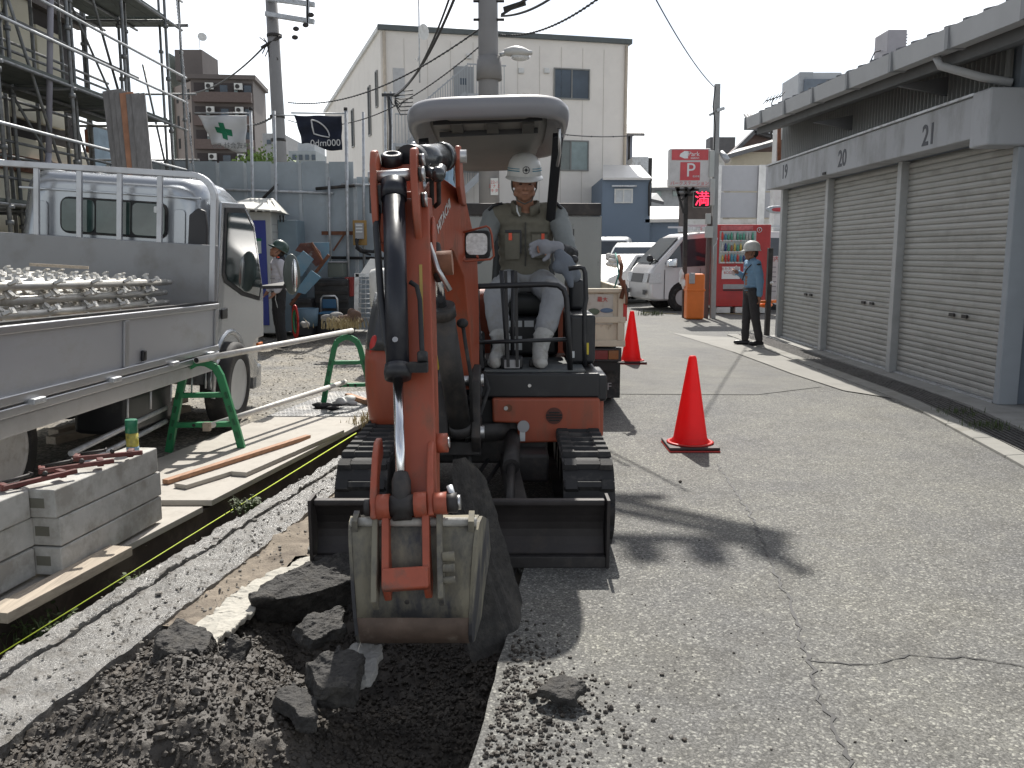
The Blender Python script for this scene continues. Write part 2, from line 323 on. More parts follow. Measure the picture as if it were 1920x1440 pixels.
# asphalt road with a cut edge on the dug side (a slab 5 cm thick)
edge = [(-0.36, -6), (-0.24, 1.4), (-0.125, 2.33), (-0.03, 3.13), (0.06, 3.98), (0.02, 4.05), (-1.02, 4.22), (-0.98, 6.0), (-0.85, 8.0), (-1.2, 11), (-1.6, 16.5), (-1.6, 27)]
jag = []
for i in range(len(edge) - 1):
    a, b = edge[i], edge[i + 1]; n = max(1, int(math.hypot(b[0] - a[0], b[1] - a[1]) / 0.12)) if a[1] < 9 else 1
    for k in range(n):
        t = k / n; j = 0.006 if a[1] < 4.0 else 0.02
        jag.append((lerp(a[0], b[0], t) + (random.uniform(-j, j) if k else 0), lerp(a[1], b[1], t)))
jag.append(edge[-1])
m = MB(); top = [(x, y, 0.0) for x, y in jag] + [(16, 27, 0), (16, -6, 0)]
m.prism(list(reversed([(x, y, -0.055) for x, y, z in top])), (0, 0, 0.055))
struct(m.build('road', ASPH, origin=(0, 0, 0)))
# smoother asphalt beyond the joint
m = MB(); z = 0.005
m.poly([(-0.8, 9.15, z), (2.55, 9.05, z), (3.42, 9.6, z), (3.3, 12.2, z), (3.25, 15.2, z), (2.6, 17.5, z), (-1.2, 18.2, z)])
struct(m.build('road_patch', ASPHN, origin=(0, 9, 0)))
m = MB(); z = 0.010
m.poly([(3.55, 9.3, z), (3.86, 8.8, z), (3.86, 15.3, z), (3.35, 15.6, z), (2.95, 16.2, z), (3.3, 13.0, z), (3.42, 10.6, z)])
struct(m.build('concrete_apron', mat('apron_concrete', (0.235, 0.228, 0.21), 0.85, var=0.12, scale=3, bump=0.2), origin=(3.6, 12, 0)))
# parking area markings
m = MB(); z = 0.005
for (a, b) in (((3.3, 21.9), (4.0, 21.4)), ((4.7, 21.9), (5.6, 21.3))): m.bar((a[0], a[1], z), (b[0], b[1], z), 0.10, 0.004)
struct(m.build('parking_line', mat('yellow_line', (0.50, 0.42, 0.22), 0.7, dirt=(0.2, 0.2, 0.19), damt=0.8, dscale=9), origin=(4, 21, 0)))
# cracks in the asphalt: thin jagged dark grooves
def crack(pts, w, name='crack', j=0.012):
    mm = MB(); L, Rr = [], []
    for i in range(len(pts) - 1):
        a, b = V(*pts[i], 0), V(*pts[i + 1], 0); n = max(2, int((b - a).length / 0.035)); d = (b - a).normalized(); sd = V(-d.y, d.x, 0)
        for k in range(n):
            p = a.lerp(b, k / n) + sd * (random.uniform(-j, j) + 1.5 * j * noise.noise(V(k * 0.25, i * 3.1, 0.4))); ww = w * random.uniform(0.35, 1.5)
            L.append(p + sd * ww + V(0, 0, 0.003)); Rr.append(p - sd * ww + V(0, 0, 0.003))
    vs = L + Rr; n = len(L)
    mm.add(vs, [(k, k + n, k + n + 1, k + 1) for k in range(n - 1)])
    return struct(mm.build(name, BLK))
crack([(1.44, 6.02), (1.36, 5.0), (1.24, 4.0), (1.13, 3.25), (1.07, 3.0), (1.02, 2.65), (0.98, 2.33), (0.9, 1.6)], 0.0058)
crack([(1.07, 3.0), (1.28, 2.98), (1.5, 3.05), (1.72, 3.02), (2.1, 2.86)], 0.0036)
crack([(0.02, 3.98), (0.0, 3.6), (-0.03, 3.13)], 0.003, j=0.003)
# kerb stones, each its own piece
kerb = struct(MB().box(3.84, 3.845, 4, 4.01, 0.0, 0.01).build('kerb', CONC, origin=(3.85, 4, 0)))
kp = [(3.02, 2.5), (3.22, 4.2), (3.5, 5.86), (3.78, 8.0), (3.86, 8.9), (3.86, 15.6)]
def kx(y):
    for i in range(len(kp) - 1):
        if kp[i][1] <= y <= kp[i + 1][1]: return lerp(kp[i][0], kp[i + 1][0], (y - kp[i][1]) / (kp[i + 1][1] - kp[i][1]))
    return kp[-1][0]
y = 2.6
KM = mat('kerb_stone', (0.25, 0.245, 0.225), 0.85, var=0.14, scale=5, bump=0.4, bscale=90, dirt=(0.2, 0.19, 0.16), damt=0.5, dscale=4)
while y < 15.5:
    x0, x1 = kx(y), kx(y + 0.59)
    MB().hexa([(x0, y, -0.08), (x0 + 0.17, y, -0.08), (x1 + 0.17, y + 0.592, -0.08), (x1, y + 0.592, -0.08), (x0 + 0.01, y, 0.022), (x0 + 0.17, y, 0.03), (x1 + 0.17, y + 0.592, 0.03), (x1 + 0.01, y + 0.592, 0.022)]).build('kerb_stone', KM, kerb, 0.006)
    y += 0.6
# slot drain with lengthwise bars
t = thing('drain_grate', 'long dark slotted steel drain grate running beside the shutter garage', 'drain', (4.1, 9, 0))
m = MB()
y = 2.6
while y < 15.4:
    x0, x1 = kx(y) + 0.17, kx(y + 0.6) + 0.17
    m.poly([(x0, y, 0.004), (x0 + 0.36, y, 0.004), (x1 + 0.36, y + 0.6, 0.004), (x1, y + 0.6, 0.004)]); y += 0.6
m.build('channel', BLK, t)
DRM = mat('drain_steel', (0.16, 0.155, 0.15), 0.5, 0.5, var=0.3, scale=9)
for k in range(8):
    mm = MB(); y = 2.6
    while y < 15.4:
        o = 0.185 + k * 0.045; mm.bar((kx(y) + o, y, 0.018), (kx(y + 0.58) + o, y + 0.585, 0.018), 0.014, 0.022); y += 0.6
    mm.build('grate_bar', DRM, t)
m = MB()
for (y0, y1) in ((2.5, 5.2), (5.2, 8.3), (8.3, 11.5), (11.5, 15.5)):
    x0, x1 = kx(y0) + 0.56, kx(y1) + 0.56
    m.hexa([(x0, y0, -0.05), (9, y0, -0.05), (9, y1, -0.05), (x1, y1, -0.05), (x0, y0, 0.03), (9, y0, 0.03), (9, y1, 0.03), (x1, y1, 0.03)])
struct(m.build('pavement', CONCD, origin=(5, 9, 0)))

# ------------------------------------------------------------------ the dug strip
def xr(y): return -1.54 + 0.155 * (y - 2.46)          # right edge of the old gutter slab
def xl(y): return -1.86 + 0.19 * (y - 2.96)           # its left edge
def xb(y): return -2.10 + 0.205 * (y - 3.38)          # edge of the boards
def xcut(y):
    for i in range(len(edge) - 1):
        if edge[i][1] <= y <= edge[i + 1][1]: return lerp(edge[i][0], edge[i + 1][0], (y - edge[i][1]) / (edge[i + 1][1] - edge[i][1]))
    return -0.4
def fbm(x, y, s, o=5): return noise.fractal(V(x * s, y * s, 3.3), 1.0, 2.0, o)
def sstep(a, b, x):
    t = max(0, min(1, (x - a) / (b - a))); return t * t * (3 - 2 * t)
def soilz(x, y):
    r = xr(y); c = xcut(y) if y < 4 else -0.85
    base = -0.07
    if y < 4.35:
        pit = sstep(r + 0.30, c - 0.25, x) * (1 - sstep(3.85, 4.25, y)) * sstep(1.0, 2.6, y)
        base -= 0.22 * pit
    # heaps of dug spoil
    base += 0.20 * math.exp(-(((x + 0.95) / 0.33) ** 2 + ((y - 2.55) / 0.5) ** 2)) - 0.20 * math.exp(-(((x + 0.66) / 0.30) ** 2 + ((y - 3.40) / 0.30) ** 2))
    base += 0.10 * math.exp(-(((x + 0.55) / 0.3) ** 2 + ((y - 2.6) / 0.35) ** 2)) + 0.05 * math.exp(-(((x + 1.25) / 0.25) ** 2 + ((y - 2.75) / 0.4) ** 2))
    n = fbm(x, y, 5.0) * 0.030 + fbm(x + 9, y, 16.0, 4) * 0.017 + abs(fbm(x, y + 5, 34.0, 3)) * 0.012
    k = 1 - sstep(3.9, 4.6, y) * 0.75
    return base + n * k * 1.25 + 0.035 * sstep(3.7, 4.2, y)
def field(name, x0, x1, y0, y1, step, fn, m, inside=None):
    nx, ny = int((x1 - x0) / step) + 1, int((y1 - y0) / step) + 1
    mm = MB(); idx = {}; vs = []
    for j in range(ny):
        for i in range(nx):
            x = x0 + i * step; y = y0 + j * step; vs.append((x, y, fn(x, y)))
    fs = []
    for j in range(ny - 1):
        for i in range(nx - 1):
            if inside is None or inside(x0 + (i + .5) * step, y0 + (j + .5) * step): a = j * nx + i; fs.append((a, a + 1, a + nx + 1, a + nx))
    mm.add(vs, fs, True)
    return mm.build(name, m, origin=(x0, y0, 0))
struct(field('soil', -2.1, 0.16, 1.2, 4.5, 0.014, soilz, SOIL, lambda x, y: x > xr(y) - 0.04 and (y > 4.0 or x < xcut(y) + 0.03)))
def sandz(x, y): return -0.035 + fbm(x, y, 7.0) * 0.018 + fbm(x, y, 30, 3) * 0.010 + 0.03 * sstep(5, 7.5, y)
struct(field('dirt', -1.6, -0.6, 3.35, 9.3, 0.028, lambda x, y: sandz(x, y) + (0.02 if y > 4.2 else 0.015), SAND,
             lambda x, y: x > xr(y) - 0.03 and x < (xr(y) + 0.24 + 0.05 * noise.noise(V(0, y * 4, 0)) if y < 4.15 else -0.72)))
# the old gutter slab: wet, muddy concrete in three strips with joints between
def strip(name, fa, fb, y0, y1, z0, amp, m, step=0.02, thick=0.24):
    mm = MB(); nx = max(2, int(0.35 / step)); ny = int((y1 - y0) / step); vs = []
    for j in range(ny + 1):
        y = y0 + (y1 - y0) * j / ny; a, b = fa(y), fb(y)
        for i in range(nx + 1):
            x = lerp(a, b, i / nx); zz = z0 + amp * (fbm(x, y, 9) * 0.6 + fbm(x, y, 38, 3) * 0.5)
            if i in (0, nx): x += 0.012 * noise.noise(V(x, y * 9, 1)); zz -= 0.006
            vs.append((x, y, zz))
    w = nx + 1; fs = [(j * w + i, j * w + i + 1, (j + 1) * w + i + 1, (j + 1) * w + i) for j in range(ny) for i in range(nx)]
    mm.add(vs, fs, True)
    for side in (0, nx):
        vv = []
        for j in range(ny + 1): p = vs[j * w + side]; vv += [p, (p[0] + (0.01 if side else -0.01), p[1], z0 - thick)]
        ff = [(2 * j, 2 * j + 1, 2 * j + 3, 2 * j + 2) for j in range(ny)]
        if side: ff = [tuple(reversed(f)) for f in ff]
        mm.add(vv, ff)
    return mm.build(name, m, origin=(fa(y0), y0, z0))
gut = struct(strip('gutter_slab', lambda y: xl(y) + 0.10, xr, 1.6, 9.2, 0.0, 0.012, WETC))
struct(strip('gutter_lip', xl, lambda y: xl(y) + 0.088, 1.6, 9.2, 0.012, 0.022, WETC))
DITCH = mat('ditch_earth', (0.045, 0.042, 0.028), 0.9, var=0.5, scale=20, bump=1.0, bscale=60, bdist=0.01)
struct(field('ditch', -2.9, -0.9, 1.4, 9.3, 0.03, lambda x, y: -0.22 + fbm(x, y, 11) * 0.03 + .05 * sstep(6, 8.5, y), DITCH, lambda x, y: xb(y) - 0.12 < x < xl(y) + 0.03))
struct(field('site_ground', -14, -0.8, 1.0, 26.2, 0.1, lambda x, y: -0.035 + fbm(x, y, 2.5) * 0.02 + fbm(x, y, 11, 2) * 0.012, GRAVEL,
             lambda x, y: x < xb(min(y, 9.2)) - 0.06 or (y > 9.15 and x < xcut(y) + 0.2)))
# clods of earth: far too many to count
def lump(mm, c, r, n=6, mi=0, flat=0.75):
    c = Vector(c); vs = []; ph = random.uniform(0, 6)
    a = random.uniform(0, 6.28); R3 = Matrix.Rotation(a, 3, 'Z') @ Matrix.Rotation(random.uniform(-.5, .5), 3, 'X')
    q = [(0, 0, 1), (.89, 0, .45), (.28, .85, .45), (-.72, .53, .45), (-.72, -.53, .45), (.28, -.85, .45), (.72, .53, -.45), (-.28, .85, -.45), (-.89, 0, -.45), (-.28, -.85, -.45), (.72, -.53, -.45), (0, 0, -1)]
    f = [(0, 1, 2), (0, 2, 3), (0, 3, 4), (0, 4, 5), (0, 5, 1), (1, 6, 2), (2, 7, 3), (3, 8, 4), (4, 9, 5), (5, 10, 1), (2, 6, 7), (3, 7, 8), (4, 8, 9), (5, 9, 10), (1, 10, 6), (11, 7, 6), (11, 8, 7), (11, 9, 8), (11, 10, 9), (11, 6, 10)]
    for p in q: vs.append(c + R3 @ (Vector((p[0], p[1] * random.uniform(.8, 1.1), p[2] * flat)) * r * random.uniform(0.72, 1.25)))
    mm.add(vs, f, False, mi)
m = MB()
for k in range(21000):
    y = random.uniform(1.7, 4.1); x = random.uniform(xr(y) + 0.0, min(xcut(y) - 0.01, 0.0))
    d = x - xr(y)
    if y > 3.3 and d < 0.28: continue
    rr = random.choice((0.0035, 0.004, 0.005, 0.007, 0.010)) * random.uniform(0.8, 1.3)
    if random.random() < 0.006: rr = random.uniform(0.016, 0.026)
    lump(m, (x, y, soilz(x, y) + rr * 0.35), rr)
stuff(m.build('soil_clods', SOIL, origin=(-0.9, 2.6, 0)), 'loose dark earth clods heaped in the dug strip', 'soil')
m = MB()
for k in range(1100):    # crumbs dropped on the asphalt beside the cut
    u = abs(random.gauss(0, 0.16)); y = random.gauss(2.62, 0.28); x = xcut(max(1.5, min(3.9, y))) + 0.03 + u * (1.3 if y < 2.9 else .5)
    rr = random.choice((0.003, 0.004, 0.006, 0.009)); lump(m, (x, y, rr * 0.4), rr)
for k in range(90):
    x, y = random.uniform(0.0, 1.2), random.uniform(2.2, 4.4); rr = random.choice((0.003, 0.004, 0.005)); lump(m, (x, y, rr * 0.4), rr)
for px, py, rr in ((1275, 905, .014), (1145, 1330, .012), (1030, 1355, .016), (1000, 1310, .022), (1055, 1345, .01), (1120, 1345, .012)): q = G(px, py); lump(m, (q.x, q.y, rr * .6), rr)
stuff(m.build('soil_crumbs', SOIL, origin=(0.2, 2.6, 0)), 'dark soil crumbs scattered on the asphalt beside the cut edge', 'soil')
m = MB()
for k in range(2600):    # mud and gravel bits on the strips
    y = random.uniform(2.0, 9.0); x = random.uniform(xl(y) - 0.02, xr(y) + 0.28 + (0.15 if y > 4.3 else 0)); rr = random.choice((0.003, 0.004, 0.005, 0.008)) * random.uniform(.7, 1.3)
    if random.random() < 0.01: rr = 0.018
    lump(m, (x, y, (0.004 if x < xr(y) else sandz(x, y) + 0.018) + rr * .3), rr, flat=.5)
stuff(m.build('mud_bits', mat('mud_grey', (.15, .14, .125), .8, var=.4, scale=30), origin=(-1.3, 5, 0)), 'small stones and mud bits strewn over the wet gutter slab', 'stones')
m = MB()
for k in range(5200):
    y = random.uniform(7.5, 16); x = random.uniform(-7.5, -1.4)
    if x > xb(min(y, 9.2)) - 0.1: continue
    rr = random.choice((0.006, 0.009, 0.013)); lump(m, (x, y, -0.03 + rr * .3), rr, flat=.45)
stuff(m.build('gravel', mat('gravel_stone', (0.36, 0.33, 0.28), 0.9, var=0.35, scale=20), origin=(-4, 11, 0)), 'loose pale gravel spread over the building site ground', 'gravel')

# broken slabs and chunks
ASPC = mat('broken_asphalt', (0.030, 0.028, 0.026), 0.75, var=0.5, scale=30, bump=1.0, bscale=70, bdist=0.01, dirt=(0.10, 0.092, 0.08), damt=0.5, dscale=14)
PALEC = mat('pale_mortar', (0.43, 0.41, 0.36), 0.85, var=0.12, scale=14, bump=0.5, bscale=70)
_tex = {}
def rocky(o, vox, a1, s1, a2, s2):
    r = o.modifiers.new('remesh', 'REMESH'); r.mode = 'VOXEL'; r.voxel_size = vox; r.use_smooth_shade = False
    for k, (am, sc) in enumerate(((a1, s1), (a2, s2))):
        if sc not in _tex: _tex[sc] = bpy.data.textures.new('rock_noise', 'CLOUDS'); _tex[sc].noise_scale = sc; _tex[sc].noise_depth = 3
        d = o.modifiers.new('displace', 'DISPLACE'); d.texture = _tex[sc]; d.texture_coords = 'GLOBAL'; d.strength = am; d.mid_level = .5
    return o
def slab(pts, thick, m, name, nrm=None, rough=0.012, sub=4, plain=False):
    """irregular broken plate: outline pts in the place, given thickness, ragged all over"""
    pts = [Vector(p) for p in pts]; c = sum(pts, Vector()) / len(pts)
    if nrm is None: nrm = (pts[1] - pts[0]).cross(pts[2] - pts[0])
    nrm = Vector(nrm).normalized(); ring = [pts[i].lerp(pts[(i + 1) % len(pts)], k / sub) for i in range(len(pts)) for k in range(sub)]
    ring = [p + V(noise.noise(p * 22), noise.noise(p * 24 + V(5, 0, 0)), noise.noise(p * 23 + V(0, 7, 0))) * rough * 1.6 for p in ring]
    n = len(ring); lo = [p - nrm * thick + (c - p) * .08 for p in ring]; mm = MB()
    mm.add(ring + lo + [c, c - nrm * thick], [(i, (i + 1) % n, n + (i + 1) % n, n + i) for i in range(n)] + [((i + 1) % n, i, 2 * n) for i in range(n)] + [(n + i, n + (i + 1) % n, 2 * n + 1) for i in range(n)])
    if plain: return mm.build(name, m)
    return rocky(mm.build(name, m), .0065, rough * 1.5, .05, rough * .6, .014)
q = [slab([G(462, 1128, .05), G(482, 1098, .07), G(560, 1060, .10), G(605, 1042, .11), G(662, 1034, .10), G(672, 1085, .04), G(570, 1118, .03)], 0.17, ASPC, 'asphalt_chunk', (0.1, -.45, .9))]
tag(q[0], 'big tilted slab of broken dark asphalt at the pit edge left of the bucket', 'rubble', 'broken asphalt chunks')
c_ = slab([G(395, 1262, -.02), G(432, 1198, .06), G(470, 1205, .04), G(452, 1260, -.03)], 0.05, ASPC, 'asphalt_chunk'); tag(c_, 'upright wedge of grey asphalt standing in the spoil below the pale mortar patch', 'rubble', 'broken asphalt chunks')
c_ = slab([P(640, 1235, 2.95), P(668, 1216, 3.0), P(722, 1222, 3.0), P(700, 1290, 2.75), P(655, 1302, 2.7)], 0.04, CONCD, 'asphalt_chunk'); tag(c_, 'grey triangular paving piece leaning directly under the bucket', 'rubble', 'broken asphalt chunks')
c_ = slab([P(508, 1325, 2.62), P(545, 1300, 2.72), P(600, 1340, 2.6), P(592, 1372, 2.52), P(560, 1370, 2.5)], 0.05, ASPC, 'asphalt_chunk'); tag(c_, 'pale edged chunk lying in the black soil nearest the camera', 'rubble', 'broken asphalt chunks')
c_ = slab([G(1000, 1312, .02), G(1060, 1272, .045), G(1104, 1298, .04), G(1080, 1328, .025)], 0.03, ASPC, 'asphalt_chunk'); tag(c_, 'flat dark asphalt piece lying alone on the road right of the pit', 'rubble', 'broken asphalt chunks')
c_ = slab([P(540, 1190, 3.05), P(580, 1160, 3.15), P(640, 1160, 3.2), P(645, 1205, 3.0), P(580, 1222, 2.95)], 0.06, ASPC, 'asphalt_chunk', rough=.016); tag(c_, 'rough black clump of asphalt in the middle of the spoil heap', 'rubble', 'broken asphalt chunks')
c_ = slab([P(285, 1225, 2.95), P(330, 1190, 3.1), P(410, 1212, 3.05), P(385, 1258, 2.85), P(300, 1262, 2.82)], 0.07, ASPC, 'asphalt_chunk', rough=.016); tag(c_, 'dark chunk beneath the lower end of the pale mortar patch', 'rubble', 'broken asphalt chunks')
c_ = slab([P(575, 1275, 2.75), P(640, 1240, 2.85), P(690, 1262, 2.8), P(660, 1330, 2.6), P(590, 1325, 2.62)], 0.08, ASPC, 'asphalt_chunk', rough=.016); tag(c_, 'crumbly black lump just below and left of the bucket', 'rubble', 'broken asphalt chunks')
# pale mortar bed, cracked into plates
pm = struct(MB().poly([(-1.2, 3.2, -0.03), (-1.1, 3.2, -0.03), (-1.15, 3.3, -0.03)]).build('mortar_bed', PALEC, origin=(-1.1, 3.3, 0)))
cl = [(300, 1212), (345, 1182), (395, 1150), (425, 1122), (455, 1100), (490, 1080), (530, 1060), (575, 1042)]
for i in range(len(cl) - 1):
    (x0, y0), (x1, y1) = cl[i], cl[i + 1]; w0, w1 = 90 - i * 8, 84 - i * 8; g = 3
    a = [G(x0 + g, y0, 0.012), G(x1 - g, y1, 0.012), G(x1 + w1 - g, y1 - 2, 0.012), G(x0 + w0 + random.uniform(-8, 8), y0 + 2, 0.012)]
    o = slab(a, 0.03, PALEC, 'mortar_plate', (0, 0, 1), rough=.008, sub=7); mw = o.matrix_world.copy(); o.parent = pm; o.matrix_parent_inverse = pm.matrix_world.inverted()
# the slab of asphalt lifted by the bucket
o = slab([P(848, 862, 3.42), P(872, 858, 3.45), P(894, 882, 3.48), P(930, 1000, 3.42), P(968, 1135, 3.36), P(955, 1215, 3.2), P(885, 1245, 3.1), P(850, 1100, 3.2)], 0.05, ASPC, 'lifted_slab', (-.75, -.55, .35), rough=.005, sub=10, plain=True)
tag(o, 'large thin asphalt slab prised up on edge behind the bucket', 'rubble')

# ------------------------------------------------------------------ weeds
LEAF = mat('weed_green', (0.055, 0.080, 0.025), 0.7, var=0.4, scale=30)
DRY = mat('dry_grass', (0.33, 0.27, 0.15), 0.8, var=0.3, scale=30)
def grass(mm, c, n, h, spread, mi=0, lean=.6):
    for k in range(n):
        x = c[0] + random.gauss(0, spread); y = c[1] + random.gauss(0, spread); z = c[2]; a = random.uniform(0, 6.28); hh = h * random.uniform(.4, 1.2); w = hh * 0.035 + .0015
        dx, dy = math.cos(a), math.sin(a); l = lean * hh * random.uniform(.2, 1)
        p = [V(x, y, z), V(x + dx * l * .3, y + dy * l * .3, z + hh * .6), V(x + dx * l, y + dy * l, z + hh * .95)]; sd = V(-dy, dx, 0) * w
        mm.add([p[0] - sd, p[0] + sd, p[1] + sd * .8, p[1] - sd * .8, p[2]], [(0, 1, 2, 3), (3, 2, 4)], False, mi)
def weed(name, c, n, h, sp, label, mats=(LEAF,), leafy=False):
    m = MB(); grass(m, c, n, h, sp)
    if leafy:
        for k in range(n * 2):
            x, y, z = c[0] + random.gauss(0, sp), c[1] + random.gauss(0, sp), c[2] + random.uniform(.1, .95) * h; a = random.uniform(0, 6.28); L = random.uniform(.012, .028)
            d = V(math.cos(a), math.sin(a), random.uniform(-.4, .5)) * L; s_ = V(-math.sin(a), math.cos(a), .2) * L * .4
            m.add([V(x, y, z), V(x, y, z) + d * .5 + s_, V(x, y, z) + d, V(x, y, z) + d * .5 - s_], [(0, 1, 2, 3)])
    o = m.build(name, list(mats), origin=c); return tag(o, label, 'weeds', 'weed tufts', 'stuff')
weed('weed_tuft', (-1.95, 3.50, -0.15), 90, .11, .065, 'leafy green weeds in the ditch at the lower left beside the string', leafy=True)
weed('weed_tuft', (-1.80, 4.05, -0.15), 45, .09, .05, 'sparse weeds in the ditch below the end of the short plank', leafy=True)
weed('weed_tuft', (-1.56, 5.0, -0.04), 70, .08, .05, 'low yellowish weeds touching the string past the plywood corner', leafy=True)
weed('weed_tuft', (-2.08, 3.05, -0.15), 60, .08, .05, 'leafy weeds in the ditch at the left picture edge', leafy=True)
weed('weed_tuft', (-1.22, 7.4, 0.0), 120, .12, .10, 'dry straw tangle at the far end of the boards by the digger', (DRY,))
weed('weed_tuft', (3.30, 21.0, 0.0), 110, .13, .16, 'green grass tuft growing on the asphalt before the parked van')
weed('weed_tuft', (3.98, 7.2, 0.03), 150, .05, .09, 'short grass sprouting from the drain grate nearest the camera')
weed('weed_tuft', (4.05, 7.85, 0.03), 110, .045, .10, 'short grass sprouting from the drain grate by the near garage pillar')
# ------------------------------------------------------------------ shutter garage on the right
SHUT = mat('shutter_metal', (0.375, 0.372, 0.352), 0.5, 0.1, var=0.07, scale=1.5, dirt=(0.24, 0.235, 0.21), damt=0.4, dscale=1.6, stretch=(1, 1, .35))
FASC = mat('fascia_grey', (0.44, 0.455, 0.48), 0.6, var=0.05, scale=1.5, dirt=(0.30, 0.30, 0.30), damt=0.7, dscale=2.5, dthr=.48, stretch=(1, 1, .4))
CORR = mat('corrugated_grey', (0.24, 0.25, 0.25), 0.55, 0.1, var=0.12, scale=2)
ROOFG = mat('roof_grey', (0.15, 0.155, 0.165), 0.6, var=0.1)
gar = thing('garage', 'long grey garage with numbered roller shutters 19, 20 and 21', 'garage', (5, 11, 0))
YG0, YG1 = 8.32, 15.36
m = MB(); m.box(4.80, 8.5, YG0, YG1, 0.0, 3.45); m.box(4.62, 4.80, YG0, YG1, 2.53, 3.45); m.build('wall', mat('garage_wall', (0.17, 0.20, 0.24), 0.7, var=0.08), gar)
jm = MB(); js = [15.24, 13.08, 10.66, 8.32]
for y in js[:3]: MB().box(4.58, 4.74, y - 0.055, y + 0.055, 0.03, 2.53).build('jamb', mat('jamb_grey', (0.42, 0.43, 0.43), 0.5, 0.2), gar, 0.006)
for i in range(3):
    y1, y0 = js[i] - 0.06, js[i + 1] + 0.06; L = y1 - y0; h = 0.0665; N = 37
    sh = MB().box(4.70, 4.72, y0, y1, 0.03, 2.53).build('shutter', SHUT, gar)
    pr = [(4.70, 0.0), (4.676, 0.0), (4.668, 0.010), (4.664, 0.034), (4.668, 0.056), (4.674, 0.0615), (4.684, 0.0625), (4.684, 0.0655), (4.70, 0.0655)]
    b = MB().prism([(x, y0, z) for x, z in reversed(pr)], (0, L, 0)); first = b.build('slat', SHUT, sh); first.location.z = 0.05
    for k in range(1, N): share('slat', first, sh, (random.uniform(-.0015, .0015), 0, 0.05 + k * h))
    MB().box(4.63, 4.70, y0, y1, 0.031, 0.049).build('bottom_rail', GALV, sh)
    for yy in (lerp(y0, y1, .3), lerp(y0, y1, .42)): MB().box(4.64, 4.66, yy - .05, yy + .05, 0.80, 0.835).build('handle', DARKM, sh)
# fascia and its numbers
m = MB(); m.box(4.35, 4.618, YG0 + 0.22, YG1, 2.53, 2.92); m.build('fascia', FASC, gar, 0.012)
m = MB(); m.box(4.30, 8.0, YG0 - 0.12, YG0 + 0.21, 2.43, 2.94); m.build('end_fascia', FASC, gar, 0.02)
MB().box(4.32, 4.64, YG0 + 0.22, YG1 + .02, 2.922, 2.945).build('fascia_cap', GALV, gar)
MB().box(4.63, 4.82, YG0 - 0.05, YG0 + 0.045, 0.03, 2.43).build('pillar', mat('pillar_paint', (0.34, 0.37, 0.40), 0.6, var=.06), gar, 0.01)
for s_, px, py in (('19', 1471, 323), ('20', 1579, 298), ('21', 1741, 254)):
    r = ray(px, py); r = r * (4.347 / r.x)
    text('number', s_, 0.30, mat('number_ink', (0.08, 0.085, 0.10), .6), (4.348, r.y, CAM_H + r.z), (0, -1, 0), (0, 0, 1), gar, bold=.006)
r = ray(1546, 325); r = r * (4.347 / r.x); MB().box(4.335, 4.349, r.y - .06, r.y + .06, 2.54, 2.575).build('plate', DARKM, gar)
def ry(y): return .034 * (y - 8.5)     # the eave climbs slightly away from the camera
# corrugated wall above the fascia
m = MB(); y = YG0 + 0.1; prof = []
while y < YG1 - .09: prof += [(4.60, y), (4.60, y + .045), (4.568, y + .058), (4.568, y + .078)]; y += 0.09
n = len(prof); vs = [(x, yy, 2.945) for x, yy in prof] + [(x, yy, 3.40 + ry(yy)) for x, yy in prof]; m.add(vs, [(k, k + n, k + n + 1, k + 1) for k in range(n - 1)]); m.build('corrugated_wall', CORR, gar)
# roof, soffit, gutter in jointed lengths
sl = 0.22
def rz(x): return 3.46 + (x - 3.9) * sl
m = MB(); m.hexa([(x, y, rz(x) + ry(y) - d) for d in (.05, 0) for x, y in ((3.98, 4.6), (8.6, 4.6), (8.6, 15.0), (3.98, 15.0))]); m.build('roof', ROOFG, gar)
m = MB()
for k in range(30):
    yy = 4.7 + k * .345; m.hexa([(x, y, rz(x) + ry(y) + d) for d in (0, .05) for x, y in ((4.0, yy), (8.6, yy), (8.6, yy + .05), (4.0, yy + .05))])
m.build('roof_seam', ROOFG, gar)
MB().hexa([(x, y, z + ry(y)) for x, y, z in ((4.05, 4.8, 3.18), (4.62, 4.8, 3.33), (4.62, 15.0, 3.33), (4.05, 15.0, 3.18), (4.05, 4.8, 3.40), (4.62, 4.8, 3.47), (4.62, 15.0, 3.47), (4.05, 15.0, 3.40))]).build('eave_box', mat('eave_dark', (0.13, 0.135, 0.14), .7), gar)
y = 4.6; prof = [(3.88, 3.27), (3.86, 3.45), (3.875, 3.45), (3.893, 3.285), (3.99, 3.285), (4.0, 3.43), (4.012, 3.43), (4.005, 3.27)]
GUT = mat('gutter_plastic', (0.42, 0.43, 0.44), 0.5, var=0.08, scale=2)
while y < 15.0:
    e_ = min(y + 1.19, 15.05); MB().prism([(x, y, z + ry(y)) for x, z in reversed(prof)], (0, e_ - y, ry(e_) - ry(y))).build('gutter', GUT, gar)
    MB().box(3.85, 4.02, e_ - .03, e_ + .03, 3.262 + ry(e_), 3.458 + ry(e_)).build('gutter_joint', mat('gutter_joint_m', (0.24, 0.25, 0.26), .5), gar)
    y = e_ + 0.0005 if e_ < 15.04 else 20
for yy in (9.6, 12.2): MB().prism([(4.05, yy, 3.2), (4.6, yy, 3.3), (4.6, yy, 3.1)], (0, .05, 0)).build('eave_bracket', ROOFG, gar)
m = MB(); m.tube([(3.95, 8.55, 3.27), (3.97, 8.5, 3.18), (4.3, 8.4, 3.06), (4.56, 8.35, 3.0)], .038, 10); m.build('downpipe', GUT, gar)
